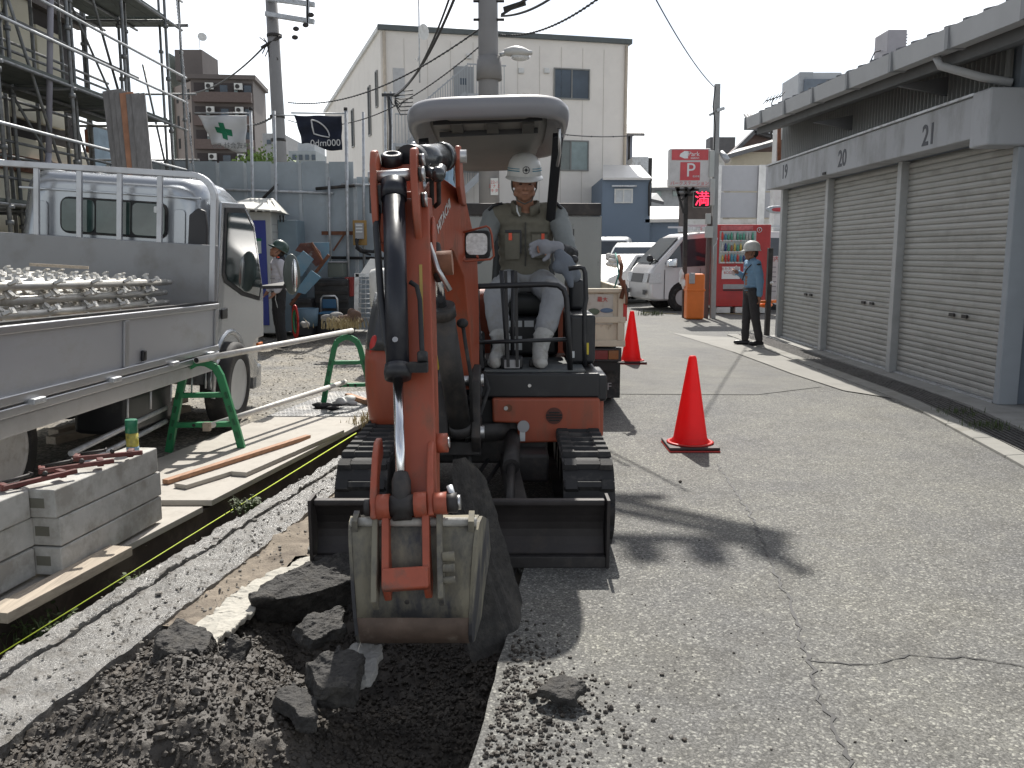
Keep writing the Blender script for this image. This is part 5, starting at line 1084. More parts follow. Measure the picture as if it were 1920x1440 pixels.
# ------------------------------------------------------------------ small tipper truck behind the digger
tp = thing('tipper_truck', 'rusty cream tipper truck parked behind the digger', 'truck', (.15, 9.5, 0))
xr_, xl_ = 1.05, -.62
m = MB(); m.box(xl_, xr_, 8.18, 8.23, .62, 1.13); tg = m.build('tailgate', CREAMT, tp, .012)
for z in (.60, .82): m = MB(); m.box(xl_, xr_ + .005, 8.15, 8.18, z, z + .06); m.build('tailgate_rail', CREAMT, tg, .008)
m = MB(); m.box(xl_, xr_ + .005, 8.14, 8.20, 1.10, 1.14); m.build('top_rail', CREAMT, tg, .008)
for x in (-.6, .52, .98): m = MB(); m.box(x, x + .05, 8.155, 8.18, .66, 1.10); m.build('tailgate_post', CREAMT, tg, .006)
q = P(1125, 582, 8.175); m = MB(); m.box(q.x - .16, q.x + .12, 8.166, 8.178, q.z - .13, q.z + .15); st = m.build('sticker', mat('sticker_pale', (0.50, 0.48, 0.43), .6, dirt=(.3, .25, .18), damt=.5, dscale=12), tg)
text('lettering', 'M ELF', .085, INK, (q.x - .01, 8.160, q.z - .09), (1, 0, 0), (0, 0, 1), st, .002)
m = MB(); m.ell((q.x - .06, 8.160, q.z - .01), (.055, .004, .03), n=16); m.build('emblem', mat('emblem_green', (.10, .13, .09), .6), st); m = MB(); m.ell((q.x + .06, 8.160, q.z + .0), (.06, .004, .022), n=16); m.build('emblem', mat('emblem_blue', (.10, .16, .25), .6), st)
text('lettering', '最大', .05, REDP, (q.x + .02, 8.160, q.z + .10), (1, 0, 0), (0, 0, 1), st, .002)
m = MB(); m.box(xr_ - .02, xr_ + .015, 8.155, 8.18, .84, 1.0); m.build('reflector', REDP, tg)
m = MB(); m.box(xr_ - .05, xr_, 8.24, 11.0, .72, 1.15); m.box(xl_, xl_ + .05, 8.24, 11.0, .72, 1.15); m.build('side_gate', CREAMT, tp, .01)
m = MB(); m.box(xl_, xr_, 8.24, 11.0, .66, .71); m.build('bed_floor', DARKM, tp)
BOX = mat('scratched_grey_panel', (0.27, 0.285, 0.28), .5, .2, var=.08, scale=2, dirt=(.035, .035, .035), damt=.8, dscale=8, dthr=.60, stretch=(2.2, 2.2, .7))
m = MB(); m.box(-.55, .93, 9.25, 9.30, .95, 1.84); hb = m.build('headboard', BOX, tp, .01)
m = MB(); m.box(-.56, .92, 9.22, 9.32, 1.845, 1.97); m.build('top_beam', DARKM, hb, .012)
q = P(1068, 440, 9.24); text('lettering', '川', .12, INK, (q.x, 9.246, q.z), (1, 0, 0), (0, 0, 1), hb, .001)
m = MB(); m.box(-.50, .85, 10.9, 12.2, .55, 1.75); m.build('cab', CREAMT, tp, .08)
m = MB(); m.box(-.4, .5, 10.86, 10.9, 1.2, 1.62); m.build('rear_window', DGLASS, tp)
m = MB(); m.box(-.3, -.2, 8.3, 12, .45, .62); m.box(.55, .65, 8.3, 12, .45, .62); m.box(xl_ + .1, xr_ - .05, 8.26, 8.36, .36, .56); m.build('chassis', BLK, tp)
m = MB(); m.box(.66, 1.03, 8.22, 8.28, .45, .58); lp = m.build('tail_lamp', BLACK, tp, .008)
for (x0, x1, mm_) in ((.70, .76, mat('lamp_red', (0.60, .02, .025), .25)), (.765, .90, mat('lamp_dark_red', (.18, .02, .02), .25)), (.905, 1.0, mat('lamp_amber', (.25, .10, .03), .25))): m = MB(); m.box(x0, x1, 8.205, 8.22, .475, .56); m.build('lens', mm_, lp, .004)
m = MB(); m.box(.70, 1.04, 8.38, 8.40, .08, .42); mf = m.build('mud_flap', BLACKR, tp); text('lettering', '4-LF', .10, GREYP, (.87, 8.372, .19), (1, 0, 0), (0, 0, 1), mf, .003)
wheel(tp, (.90, 8.85, .32), (1, 0, 0), .32, .26, .19, DARKM); wheel(tp, (-.45, 8.85, .32), (-1, 0, 0), .32, .26, .19, DARKM); wheel(tp, (.85, 11.3, .32), (1, 0, 0), .32, .18, .19, DARKM); wheel(tp, (-.40, 11.3, .32), (-1, 0, 0), .32, .18, .19, DARKM)
m = MB(); m.tube([P(1165, 560, 8.14), P(1170, 540, 8.14), P(1162, 520, 8.16), P(1166, 500, 8.2), P(1160, 480, 8.3)], .02, 7); m.tube([P(1170, 525, 8.1), P(1175, 560, 8.1), P(1174, 572, 8.1)], .012, 6); m.build('gate_chain', RUST, tp)
m = MB(); m.tube([P(1152, 540, 8.12), P(1160, 515, 8.12), P(1158, 490, 8.2), P(1154, 475, 8.3)], .008, 6); m.build('rope', mat('rope_green', (.05, .2, .17), .7), tp)
t = MB(); 
for k in range(14): t.ell(P(random.uniform(1142, 1156), random.uniform(478, 500), 8.6) + V(0, random.uniform(0, .1), 0), (.035, .03, .025), n=7, m=5)
t = t.build('bag', WHITEW); tag(t, 'crumpled whitish bag tied at the rear corner of the tipper bed', 'bag')

# ------------------------------------------------------------------ parked vans and cars
def carbody(prof, hw, c, yaw, shrink, zs):
    """side profile (x along length, z) swept across the width; narrows above zs"""
    M = Matrix.Translation(c) @ Matrix.Rotation(yaw, 4, 'Z'); n = len(prof); rings = []
    ws = [-1, -.93, -.72, .72, .93, 1]
    cx = sum(p[0] for p in prof) / n; cz = sum(p[1] for p in prof) / n
    for w_ in ws:
        e = abs(w_); k = 1 if e < .8 else (.985 if e < .95 else .94); r = []
        for x, z in prof:
            sh = 1 - shrink * max(0, (z - zs)); r.append(M @ V(cx + (x - cx) * (k if abs(w_) > .8 else 1), w_ * hw * sh, cz + (z - cz) * (k if e > .95 else 1)))
        rings.append(r)
    m = MB(); m.rings(rings, True, True); return m, M
def van(name, label, c, yaw, L, H, hw, colour, prof, winprof, shrink=.16, zs=1.05, group=None, rim=RIMS, wheels=((.85, .33), (-1.0, .33)), far=False):
    t = thing(name, label, 'van', c, group); m, M = carbody(prof, hw, c, yaw, shrink, zs); b = m.build('body', colour, t); b.modifiers.new('w', 'WEIGHTED_NORMAL')
    for sgn in (1, -1):
        for wp in winprof:
            pts = []
            for x, z in wp: sh = 1 - shrink * max(0, z - zs); pts.append(M @ V(x, sgn * hw * .985 * sh, z))
            nn = (M.to_3x3() @ V(0, sgn, 0)) * .012
            mm = MB(); mm.prism(pts, nn); mm.build('side_window', DGLASS, t)
    for wx, wr in wheels:
        for sgn in (1, -1): wheel(t, M @ V(wx, sgn * (hw - .085), wr), M.to_3x3() @ V(0, sgn, 0), wr, .2, wr * .6, rim); mm = MB(); mm.cyl(M @ V(wx, sgn * (hw - .12), wr + .02), M @ V(wx, sgn * (hw + .006), wr + .02), wr * 1.17, n=22); mm.build('wheel_arch', BLK, t)
    return t, M, b
VW = mat('van_white', (0.60, 0.585, 0.585), .3, .25, var=.04, scale=1, coat=.5)
# big van in side view, nose to the left
hp = [(-2.35, .34), (-2.38, .75), (-2.30, 1.05), (-2.18, 1.18), (-1.50, 1.86), (-1.30, 1.96), (-.6, 2.02), (1.9, 2.02), (2.15, 1.95), (2.30, 1.1), (2.33, .4), (2.2, .30), (-2.2, .26)]
hw_ = [[(-1.95, 1.20), (-1.42, 1.80), (-.72, 1.86), (-.70, 1.16), (-1.7, 1.10)], [(-.60, 1.16), (-.60, 1.86), (.7, 1.86), (.7, 1.16)], [(.8, 1.16), (.8, 1.86), (2.0, 1.84), (2.08, 1.16)]]
t, M, b = van('parked_van', 'large pale silver van with roof rack parked nose left behind the vending machine', (5.62, 23.6, 0), RAD(10), 4.7, 2.0, .86, VW, hp, hw_, wheels=((-1.43, .34), (1.15, .34)))
# windscreen, headlights, mirror
def mpr(pts, vec, name, mt, par, bev=0): mm = MB(); mm.prism([M @ V(*p) for p in pts], M.to_3x3() @ V(*vec)); return mm.build(name, mt, par, bev)
mpr([(-2.17, -.72, 1.21), (-2.17, .72, 1.21), (-1.53, .66, 1.85), (-1.53, -.66, 1.85)], (-.012, 0, .012), 'windscreen', DGLASS, t)
for s_ in (-1, 1):
    mpr([(-2.385, s_ * .50, .72), (-2.385, s_ * .82, .72), (-2.33, s_ * .82, .98), (-2.33, s_ * .50, .98)], (-.03, 0, 0), 'headlight', LENS, t, .01)
    mpr([(-2.40, s_ * .55, .42), (-2.40, s_ * .75, .42), (-2.40, s_ * .75, .54), (-2.40, s_ * .55, .54)], (-.01, 0, 0), 'fog_lamp', BLACK, t)
mpr([(-2.36, -.868, .71), (-2.0, -.868, .71), (-2.05, -.868, .97), (-2.31, -.868, .97)], (0, -.012, 0), 'headlight', LENS, t, .01)
mpr([(-2.40, -.45, .72), (-2.40, .45, .72), (-2.35, .45, .95), (-2.35, -.45, .95)], (-.01, 0, 0), 'grille', BLACK, t)
mpr([(-1.92, -.85, 1.12), (-1.92, -.85, 1.28), (-1.66, -.85, 1.34), (-1.66, -.85, 1.12)], (0, -.16, 0), 'mirror', CHROME, t, .03)
mm = MB(); mm.tube([M @ V(-2.0, -.7, 1.22), M @ V(-2.2, -.8, 1.30), M @ V(-2.33, -.82, 1.18)], .02, 6); mm.ell(M @ V(-2.3, -.75, 1.33), (.09, .05, .09)); mm.build('front_mirror', BLACK, t)
mpr([(-1.02, -.872, .30), (-1.00, -.872, 1.08), (-.99, -.872, 1.08), (-1.01, -.872, .30)], (0, -.004, 0), 'door_gap', BLK, t)
mpr([(-1.95, -.876, .30), (-1.95, -.876, 1.05), (-1.935, -.876, 1.05), (-1.935, -.876, .30)], (0, -.002, 0), 'door_gap', BLK, t)
mpr([(-.95, -.87, .96), (-.95, -.87, 1.0), (-.75, -.87, 1.0), (-.75, -.87, .96)], (0, -.02, 0), 'door_handle', VW, t)
for x in (-1.0, -.1, .8, 1.7): mpr([(x, -.8, 2.03), (x + .05, -.8, 2.03), (x + .05, .8, 2.03), (x, .8, 2.03)], (0, 0, .10), 'rack_bar', GALV, t)
for s_ in (-.72, .72): mpr([(-1.3, s_, 2.13), (2.0, s_, 2.13), (2.0, s_ + .05, 2.13), (-1.3, s_ + .05, 2.13)], (0, 0, .05), 'rack_rail', ALU, t)
# vans further left, facing the camera
def front_van(name, label, px, Y, yaw, hw, H, cat, red=False):
    c = P(px, 475, Y); c = V(c.x, Y + 1.2, 0)
    prof = [(-1.6, .28), (-1.68, .6), (-1.62, .95), (-1.38, 1.10), (-.85, H - .12), (-.6, H), (1.5, H), (1.68, H - .15), (1.72, .9), (1.65, .28)]
    t, M, b = van(name, label, c, yaw, 3.4, H, hw, WHITE, prof, [[(-1.15, 1.08), (-.80, H - .2), (-.1, H - .14), (-.1, 1.05)], [(0, 1.05), (0, H - .14), (1.4, H - .16), (1.45, 1.05)]], wheels=((-1.05, .29), (1.1, .29)), shrink=.12)
    t['category'] = cat
    def mp(pts, vec, nm, mt, bev=0): mm = MB(); mm.prism([M @ V(*p) for p in pts], M.to_3x3() @ V(*vec)); mm.build(nm, mt, t, bev)
    k = hw - .08
    mp([(-1.37, -k, 1.13), (-1.37, k, 1.13), (-.86, k * .9, H - .15), (-.86, -k * .9, H - .15)], (-.012, 0, .01), 'windscreen', DGLASS)
    for s_ in (-1, 1): mp([(-1.66, s_ * k * .55, .72), (-1.66, s_ * k, .72), (-1.60, s_ * k, .98), (-1.62, s_ * k * .6, .93)], (-.03, 0, 0), 'headlight', LENS, .01)
    mp([(-1.70, -.35, .62), (-1.70, .35, .62), (-1.66, .35, .82), (-1.66, -.35, .82)], (-.015, 0, 0), 'grille', BLACK); mp([(-1.72, -.17, .40), (-1.72, .17, .40), (-1.72, .17, .55), (-1.72, -.17, .55)], (-.01, 0, 0), 'number_plate', LBL)
    for s_ in (-1, 1): mm = MB(); mm.ell(M @ V(-1.2, s_ * (hw + .1), 1.15), (.06, .09, .09)); mm.build('mirror', BLACK, t)
    return t
front_van('parked_van', 'white minivan with dark windows parked left of the large silver van', 1217, 26.5, RAD(62), .74, 1.78, 'van')
front_van('parked_van', 'white van mostly hidden behind the tipper truck body', 1148, 29, RAD(80), .8, 2.0, 'van')
t, M, b = van('parked_car', 'low white car nose showing between the tipper truck and the silver van', (3.25, 26.2, 0), RAD(50), 4, 1.4, .78, WHITE, [(-1.9, .22), (-2.0, .5), (-1.85, .78), (-1.0, .98), (-.3, 1.42), (.9, 1.45), (1.7, 1.05), (1.95, .9), (1.95, .25)], [[(-.75, 1.0), (-.25, 1.36), (.8, 1.38), (1.3, 1.02)]], shrink=.25, zs=.9, wheels=((-1.2, .3), (1.2, .3))); t['category'] = 'car'
def mp2(pts, vec, nm, mt): mm = MB(); mm.prism([M @ V(*p) for p in pts], M.to_3x3() @ V(*vec)); mm.build(nm, mt, t)
mp2([(-1.98, -.3, .4), (-1.98, .3, .4), (-1.96, .4, .62), (-1.96, -.4, .62)], (-.02, 0, 0), 'grille', BLACK)
for s_ in (-1, 1): mp2([(-1.90, s_ * .72, .6), (-1.93, s_ * .45, .6), (-1.80, s_ * .5, .75), (-1.75, s_ * .72, .78)], (-.04, 0, 0), 'headlight', BLACK)
# ------------------------------------------------------------------ orange mini excavator
ex = thing('mini_excavator', 'orange mini excavator with grey canopy digging at the roadside', 'excavator', (-.24, 5.3, 0))
EXC = -.245
# tracks
def track(cx, w=.28, y0=4.34, y1=5.98, r=.215, front=.0):
    L = y1 - y0; per = 2 * L + 2 * math.pi * r; n = 40
    def pos(s):
        s = s % per
        if s < L: return y0 + s, 2 * r, 0.0
        s -= L
        if s < math.pi * r: a = s / r; return y1 + r * math.sin(a), r + r * math.cos(a), a
        s -= math.pi * r
        if s < L: return y1 - s, 0.0, math.pi
        s -= L; a = s / r; return y0 - r * math.sin(a), r - r * math.cos(a), math.pi + a
    belt = MB(); rng = []
    for k in range(96): y, z, a = pos(per * k / 96); rng.append((y, z, a))
    rr = []
    for y, z, a in rng:
        ny, nz_ = math.sin(a), math.cos(a); cy = y; cz = z + .018
        rr.append([V(cx - w / 2, cy - ny * .026, cz - nz_ * .026), V(cx + w / 2, cy - ny * .026, cz - nz_ * .026), V(cx + w / 2, cy, cz), V(cx - w / 2, cy, cz)])
    rr.append(rr[0]); belt.rings(rr, False, False); bo = belt.build('track', BLACKR, ex)
    first = None
    for k in range(n):
        y, z, a = pos(per * k / n + .01); Mx = Matrix.Translation((cx, y, z + .018)) @ Matrix.Rotation(-a, 4, 'X')
        loc = RM[ex.name].inverted() @ Mx
        if first is None:
            me = MB(); q = [(-w / 2, -.024, 0), (w / 2, -.024, 0), (w / 2, .024, 0), (-w / 2, .024, 0), (-w / 2 + .004, -.013, .022), (w / 2 - .004, -.013, .022), (w / 2 - .004, .013, .022), (-w / 2 + .004, .013, .022)]
            me.hexa(q); me.hexa([(x * .93, yy * 1.0, zz) for x, yy, zz in [(-w / 2, -.03, 0), (-w / 2 + .07, -.03, 0), (-w / 2 + .07, .03, 0), (-w / 2, .03, 0), (-w / 2, -.024, .026), (-w / 2 + .06, -.024, .026), (-w / 2 + .06, .024, .026), (-w / 2, .024, .026)]])
            me.hexa([(x * .93, yy * 1.0, zz) for x, yy, zz in [(w / 2 - .07, -.03, 0), (w / 2, -.03, 0), (w / 2, .03, 0), (w / 2 - .07, .03, 0), (w / 2 - .06, -.024, .026), (w / 2, -.024, .026), (w / 2, .024, .026), (w / 2 - .06, .024, .026)]])
            mesh = bpy.data.meshes.new('track_pad'); mesh.from_pydata(me.v, [], me.f); mesh.materials.append(BLACKR); first = mesh
        o = bpy.data.objects.new('track_pad', first); COL.objects.link(o); o.parent = bo; o.matrix_local = loc; RM[o.name] = RM[ex.name]
    for yy, rr_ in ((y0, .185), (y1, .185)):
        m = MB(); m.cyl((cx - w * .33, yy, r + .012), (cx + w * .33, yy, r + .012), rr_, n=24); m.cyl((cx - w * .36, yy, r + .012), (cx + w * .36, yy, r + .012), .07, n=14); m.build('track_wheel', DARKM, ex)
    for yy in (4.72, 5.05, 5.38, 5.7): m = MB(); m.cyl((cx - w * .3, yy, .11), (cx + w * .3, yy, .11), .085, n=16); m.build('track_roller', DARKM, ex)
    m = MB(); m.box(cx - w * .26, cx + w * .26, y0 + .1, y1 - .1, .13, .33); m.build('track_frame', DARKM, ex, .01)
track(EXC + .62, .25); track(EXC - .49, .25)
m = MB(); m.box(EXC - .45, EXC + .45, 4.95, 5.5, .26, .42); m.box(EXC - .45, EXC - .2, 4.75, 5.7, .2, .36); m.box(EXC + .2, EXC + .45, 4.75, 5.7, .2, .36); m.build('undercarriage', DARKM, ex, .02)
m = MB(); m.cyl((EXC, 5.25, .40), (EXC, 5.25, .50), .36, n=30); m.build('slew_ring', DARKM, ex)
for s_ in (-1, 1): m = MB(); m.bar((EXC + s_ * .22, 4.95, .28), (EXC + s_ * .30, 4.06, .16), .09, .10); m.build('blade_arm', DARKM, ex, .01)
m = MB(); m.tube([(EXC + .25, 5.0, .42), (EXC + .24, 4.55, .34)], .045, 12); m.tube([(EXC + .24, 4.55, .34), (EXC + .235, 4.12, .24)], .022, 10); m.box(EXC + .18, EXC + .30, 4.98, 5.08, .36, .50); m.build('blade_cylinder', DARKM, ex)
m = MB(); m.box(.02, .11, 5.0, 5.1, .30, .52); m.build('swivel_bracket', DARKM, ex, .01)
for s_ in (-.02, .06): m = MB(); m.tube([(s_ - .33, 4.9, .46), (s_ - .28, 4.7, .28), (s_ - .2, 4.75, .2), (s_ - .1, 5.0, .3)], .012, 7); m.build('hose', BLACKR, ex)
# dozer blade: curved plate, lip, end plates
bp_ = []
for k in range(9): u = k / 8; bp_.append((3.99 + .055 * math.sin(math.pi * u) * 1 + (.02 if k == 0 else 0), .02 + .285 * u))
pr = [(y, z) for y, z in bp_] + [(y + .022, z) for y, z in reversed(bp_)]
m = MB(); m.prism([(EXC - .68, y, z) for y, z in reversed(pr)], (1.36, 0, 0)); BL = mat('blade_brown', (0.036, 0.032, 0.032), .55, .3, var=.35, scale=5, dirt=(0.10, 0.082, 0.07), damt=.5, dscale=7, dthr=.56, bump=.3, bscale=30); bl = m.build('dozer_blade', BL, ex)
m = MB(); m.box(EXC - .68, EXC + .68, 3.965, 4.01, .295, .325); m.build('top_lip', BL, bl, .008)
m = MB(); m.box(EXC - .685, EXC + .685, 3.955, 3.985, .0, .055); m.build('cutting_edge', DARKM, bl, .004)
for s_ in (-1, 1): m = MB(); x = EXC + s_ * .686; m.prism([(x, 3.95, .0), (x, 3.94, .33), (x, 4.07, .33), (x, 4.10, .16), (x, 4.07, 0)], (s_ * .014, 0, 0)); m.build('end_plate', BL, bl)
# house: right hand hood (viewer's left), deck, front panel, rear covers
def rbox(name, x0, x1, y0, y1, z0, z1, mt, bev, par=ex, seg=4): m = MB(); m.box(x0, x1, y0, y1, z0, z1); return m.build(name, mt, par, bev, seg)
hp_ = []
N = 13
rg = []
for k in range(11):
    z = lerp(.43, 1.22, k / 10); b_ = math.sin(math.pi * min(1, (k + 2.2) / 12.5)); hwd = .17 + .035 * b_; dpt = .52 + .06 * b_ - (.16 * max(0, (k - 6) / 4) ** 1.5); cx = -.675 - .02 * b_; cy = 5.62 + .03 * k / 10
    rg.append([V(cx + hwd * (abs(math.cos(a)) ** .55) * (1 if math.cos(a) > 0 else -1), cy + dpt * (abs(math.sin(a)) ** .55) * (1 if math.sin(a) > 0 else -1), z) for a in [6.28318 * j / 28 for j in range(28)]])
m = MB(); m.rings(rg[:7]); m.build('side_hood', ORANGE, ex)
m = MB(); m.rings([[p + (V(-.003 if p.x < -.68 else .003, -.003, -.002) if i == 0 else V(0, 0, 0)) for p in r] for i, r in enumerate(rg[6:])]); m.build('tank_cover', mat('tank_black', (0.03, .031, .033), .45, var=.2, coat=.3), ex)
m = MB(); m.ell((-.80, 5.12, .90), (.035, .03, .09)); m.build('rear_light', REDP, ex)
rbox('sticker', -.62, -.56, 5.02, 5.035, .69, .83, YEL, 0, seg=1); o_ = rbox('sticker', -.43, -.365, 4.995, 5.005, .80, .95, YEL, 0, seg=1)
m = MB(); m.prism([(-.42, 4.994, .90), (-.375, 4.994, .90), (-.398, 4.994, .94)], (0, -.002, 0)); m.build('warning_mark', INK, o_)
rbox('inner_box', -.56, -.17, 5.06, 5.5, .45, .98, BLACK, .02)
rbox('inner_orange', -.52, -.30, 5.0, 5.055, .50, .62, ORANGE, .012)
rbox('deck', -.19, .50, 4.96, 6.0, .645, .785, BLACK, .012)
rbox('floor_mat', -.16, .42, 4.99, 5.62, .786, .80, mat('mat_grey', (0.10, 0.11, 0.115), .8, var=.2, bump=.3, dirt=(.2, .19, .17), damt=.6, dscale=6), .003)
rbox('deck_corner', .40, .545, 4.97, 5.35, .62, .775, BLACK, .02)
m = MB(); pz = [(-.115, .645), (.50, .645), (.505, .42), (.48, .395), (.035, .385), (.03, .50), (-.11, .505)]
m.prism([(x, 4.93, z) for x, z in pz], (0, .25, 0)); fp = m.build('front_panel', ORANGE, ex, .014, 3)
m = MB(); m.cyl((.24, 4.93, .545), (.24, 4.925, .545), .048, n=24); m.build('vent', mat('vent_shadow', (.10, .03, .02), .6), fp)
for k in range(4): m = MB(); hw_2 = (.03, .045, .045, .03)[k]; m.box(.24 - hw_2, .24 + hw_2, 4.918, 4.9245, .517 + k * .015, .524 + k * .015); m.build('vent_slot', BLK, fp)
m = MB(); m.cyl((.065, 4.93, .485), (.065, 4.915, .485), .034, n=20); m.build('cap', GREYP, fp)
m = MB(); m.cyl((-.035, 4.93, .59), (-.035, 4.918, .59), .012, n=12); m.build('bolt', STEEL, fp); m = MB(); m.cyl((-.02, 4.93, .59), (-.02, 4.926, .59), .022, n=14); m.build('recess', RUST, fp)
m = MB(); m.box(-.045 + .09, -.015 + .09, 4.918, 4.93, .40, .46); m.build('label', LBL, fp)
m = MB(); m.cyl((.10, 4.96, .715), (.10, 4.95, .715), .010, n=10); m.build('bolt', STEEL, ex)
m = MB(); m.box(.485, .53, 5.0, 6.5, .40, .66); m.build('side_skirt', ORANGE, ex, .02, 3)
rbox('belly', -.45, .45, 4.99, 6.2, .46, .645, BLK, .02, seg=1)
# rear cover, seat, console
m = MB(); m.prism([(-.45, 6.25, .66), (-.45, 6.25, 1.18), (-.45, 6.55, 1.22), (-.45, 6.75, 1.05), (-.45, 6.8, .5), (-.45, 6.3, .5)][::-1], (.98, 0, 0)); m.build('engine_cover', ORANGE, ex, .05, 4)
rbox('seat', -.17, .33, 5.72, 6.16, 1.06, 1.20, mat('seat_vinyl', (.02, .022, .022), .5), .05)
m = MB(); m.hexa([(-.15, 6.12, 1.15), (.31, 6.12, 1.15), (.31, 6.24, 1.15), (-.15, 6.24, 1.15), (-.12, 6.22, 1.62), (.28, 6.22, 1.62), (.28, 6.32, 1.62), (-.12, 6.32, 1.62)]); m.build('seat_back', MATS['seat_vinyl'], ex, .04, 3)
rbox('seat_base', -.14, .30, 5.68, 6.2, .80, 1.055, BLACK, .03)
for k in range(5): rbox('label', -.09 + (k % 3) * .075 + .02, -.03 + (k % 3) * .075 + .02, 5.674, 5.679, (.99 if k < 3 else .84), (1.03 if k < 3 else .93), LBL, 0, seg=1)
rbox('side_console', .34, .50, 5.25, 5.9, .80, 1.10, BLACK, .025); rbox('label', .345, .375, 5.243, 5.249, .84, .88, LBL, 0, seg=1); rbox('label', .43, .46, 5.243, 5.249, .86, .93, YEL, 0, seg=1)
rbox('arm_console', .36, .46, 5.6, 6.1, 1.10, 1.30, BLACK, .03); rbox('arm_console', -.34, -.22, 5.55, 6.05, 1.0, 1.25, BLACK, .03)
rbox('pedal_box', -.065, .065, 5.03, 5.13, .80, .87, BLACK, .015); rbox('pedal_plate', -.045, .045, 5.015, 5.029, .805, .855, GREYP, .004)
for s_ in (-.14, .13): rbox('pedal', s_ - .03, s_ + .03, 5.12, 5.2, .80, .84, DARKM, .01)
for x, mt in ((.005, 1), (-.045, 1)):
    m = MB(); m.tube([(x * .6, 5.12, .86), (x, 5.16, 1.10), (x * 1.3, 5.2, 1.28), (x * 1.35, 5.21, 1.36)], [.012, .012, .012, .016], 9); m.build('travel_lever', BLACK, ex)
m = MB(); m.tube([(-.30, 5.6, 1.25), (-.31, 5.52, 1.38)], [.012, .02], 9); m.ell((-.31, 5.51, 1.41), .03); m.build('control_lever', BLACK, ex)
m = MB(); m.tube([(.40, 5.7, 1.30), (.39, 5.62, 1.40)], [.012, .018], 9); m.ell((.39, 5.61, 1.42), .03); m.build('control_lever', BLACK, ex)
# front railing and the outer hand rail
def pxs(pts, Y): return [P(a, b, Y) for a, b in pts]
m = MB(); m.tube(pxs([(872, 541), (900, 537), (960, 535), (1025, 533), (1046, 535), (1057, 543), (1062, 558), (1066, 620), (1069, 693)], 5.0), .0165, 10); m.build('front_rail', BLACK, ex)
m = MB(); m.tube(pxs([(893, 642), (960, 640), (1064, 636)], 5.0), .012, 8); m.build('rail_bar', BLACK, ex)
for x0, x1 in ((948, 953), (967, 970)): m = MB(); m.bar(P(x0, 508, 5.02), P(x1, 688, 5.02), .018, .022, up=(0, 1, 0)); m.build('rail_post', BLACK, ex)
m = MB(); m.bar(P(893, 560, 5.02), P(905, 690, 5.02), .018, .022, up=(0, 1, 0)); m.build('rail_post', BLACK, ex)
m = MB(); m.tube(pxs([(1066, 504), (1086, 501), (1094, 503), (1097, 512), (1099, 560), (1096, 578), (1096, 640), (1097, 700)], 5.25), .0145, 10); m.build('hand_rail', BLACK, ex)
# canopy roof on two rear posts
CAN = mat('canopy_grey', (0.225, 0.225, 0.24), .42, var=.05, scale=3, dirt=(.17, .17, .18), damt=.4, dscale=3, coat=.1)
def roof_ring(z, x0, x1, y0, y1, e=.42, tilt=-.055, n=48):
    cx, cy, a, b_ = (x0 + x1) / 2, (y0 + y1) / 2, (x1 - x0) / 2, (y1 - y0) / 2; r = []
    for j in range(n):
        t_ = 6.28318 * j / n; c1, s1 = math.cos(t_), math.sin(t_); x = cx + a * abs(c1) ** e * (1 if c1 > 0 else -1); y = cy + b_ * abs(s1) ** e * (1 if s1 > 0 else -1)
        r.append(V(x, y, z + tilt * (y - 5.1) + .03 * (x - cx)))
    return r
X0, X1, Y0, Y1 = -.625, .345, 5.02, 6.55
m = MB(); m.rings([roof_ring(2.335, X0 + .2, X1 - .2, Y0 + .2, Y1 - .2), roof_ring(2.333, X0 + .08, X1 - .08, Y0 + .09, Y1 - .09), roof_ring(2.32, X0 + .03, X1 - .03, Y0 + .03, Y1 - .03), roof_ring(2.295, X0 + .005, X1 - .005, Y0 + .005, Y1 - .005), roof_ring(2.265, X0, X1, Y0, Y1), roof_ring(2.215, X0 + .01, X1 - .01, Y0 + .01, Y1 - .01), roof_ring(2.20, X0 + .03, X1 - .03, Y0 + .03, Y1 - .03), roof_ring(2.205, X0 + .06, X1 - .06, Y0 + .06, Y1 - .06), roof_ring(2.255, X0 + .09, X1 - .09, Y0 + .10, Y1 - .09), roof_ring(2.26, X0 + .3, X1 - .3, Y0 + .4, Y1 - .3)]); cn = m.build('canopy_roof', CAN, ex)
CANI = mat('canopy_inner', (0.22, 0.215, 0.205), .7, var=.08)
m = MB(); m.rings([roof_ring(2.255, X0 + .13, X1 - .13, Y0 + .14, Y1 - .07), roof_ring(2.225, X0 + .16, X1 - .16, Y0 + .18, Y1 - .06, .45), roof_ring(2.235, X0 + .18, X1 - .18, Y0 + .36, Y1 - .05, .45, -.105), roof_ring(2.21, X0 + .23, X1 - .23, Y0 + .75, Y1 - .04, .5, -.115), roof_ring(2.20, X0 + .38, X1 - .38, Y0 + .9, Y1 - .15, .5, -.10)]); m.build('canopy_lining', CANI, cn)
m = MB(); m.bar((X0 + .17, Y0 + .22, 2.205), (X1 - .17, Y0 + .22, 2.23), .03, .03); m.build('canopy_crossbar', BLACK, cn)
m = MB(); m.bar((X0 + .19, Y0 + .44, 2.165), (X1 - .19, Y0 + .44, 2.19), .025, .03); m.build('canopy_crossbar', BLACK, cn)
for k in range(3): x = -.36 + k * .21; m = MB(); m.hexa([(x, Y0 + .24, 2.20), (x + .07, Y0 + .24, 2.202), (x + .07, Y0 + .42, 2.17), (x, Y0 + .42, 2.17), (x, Y0 + .24, 2.23), (x + .07, Y0 + .24, 2.232), (x + .07, Y0 + .42, 2.21), (x, Y0 + .42, 2.21)]); m.build('canopy_rib', mat('canopy_rib_m', (.09, .09, .085), .7), cn)
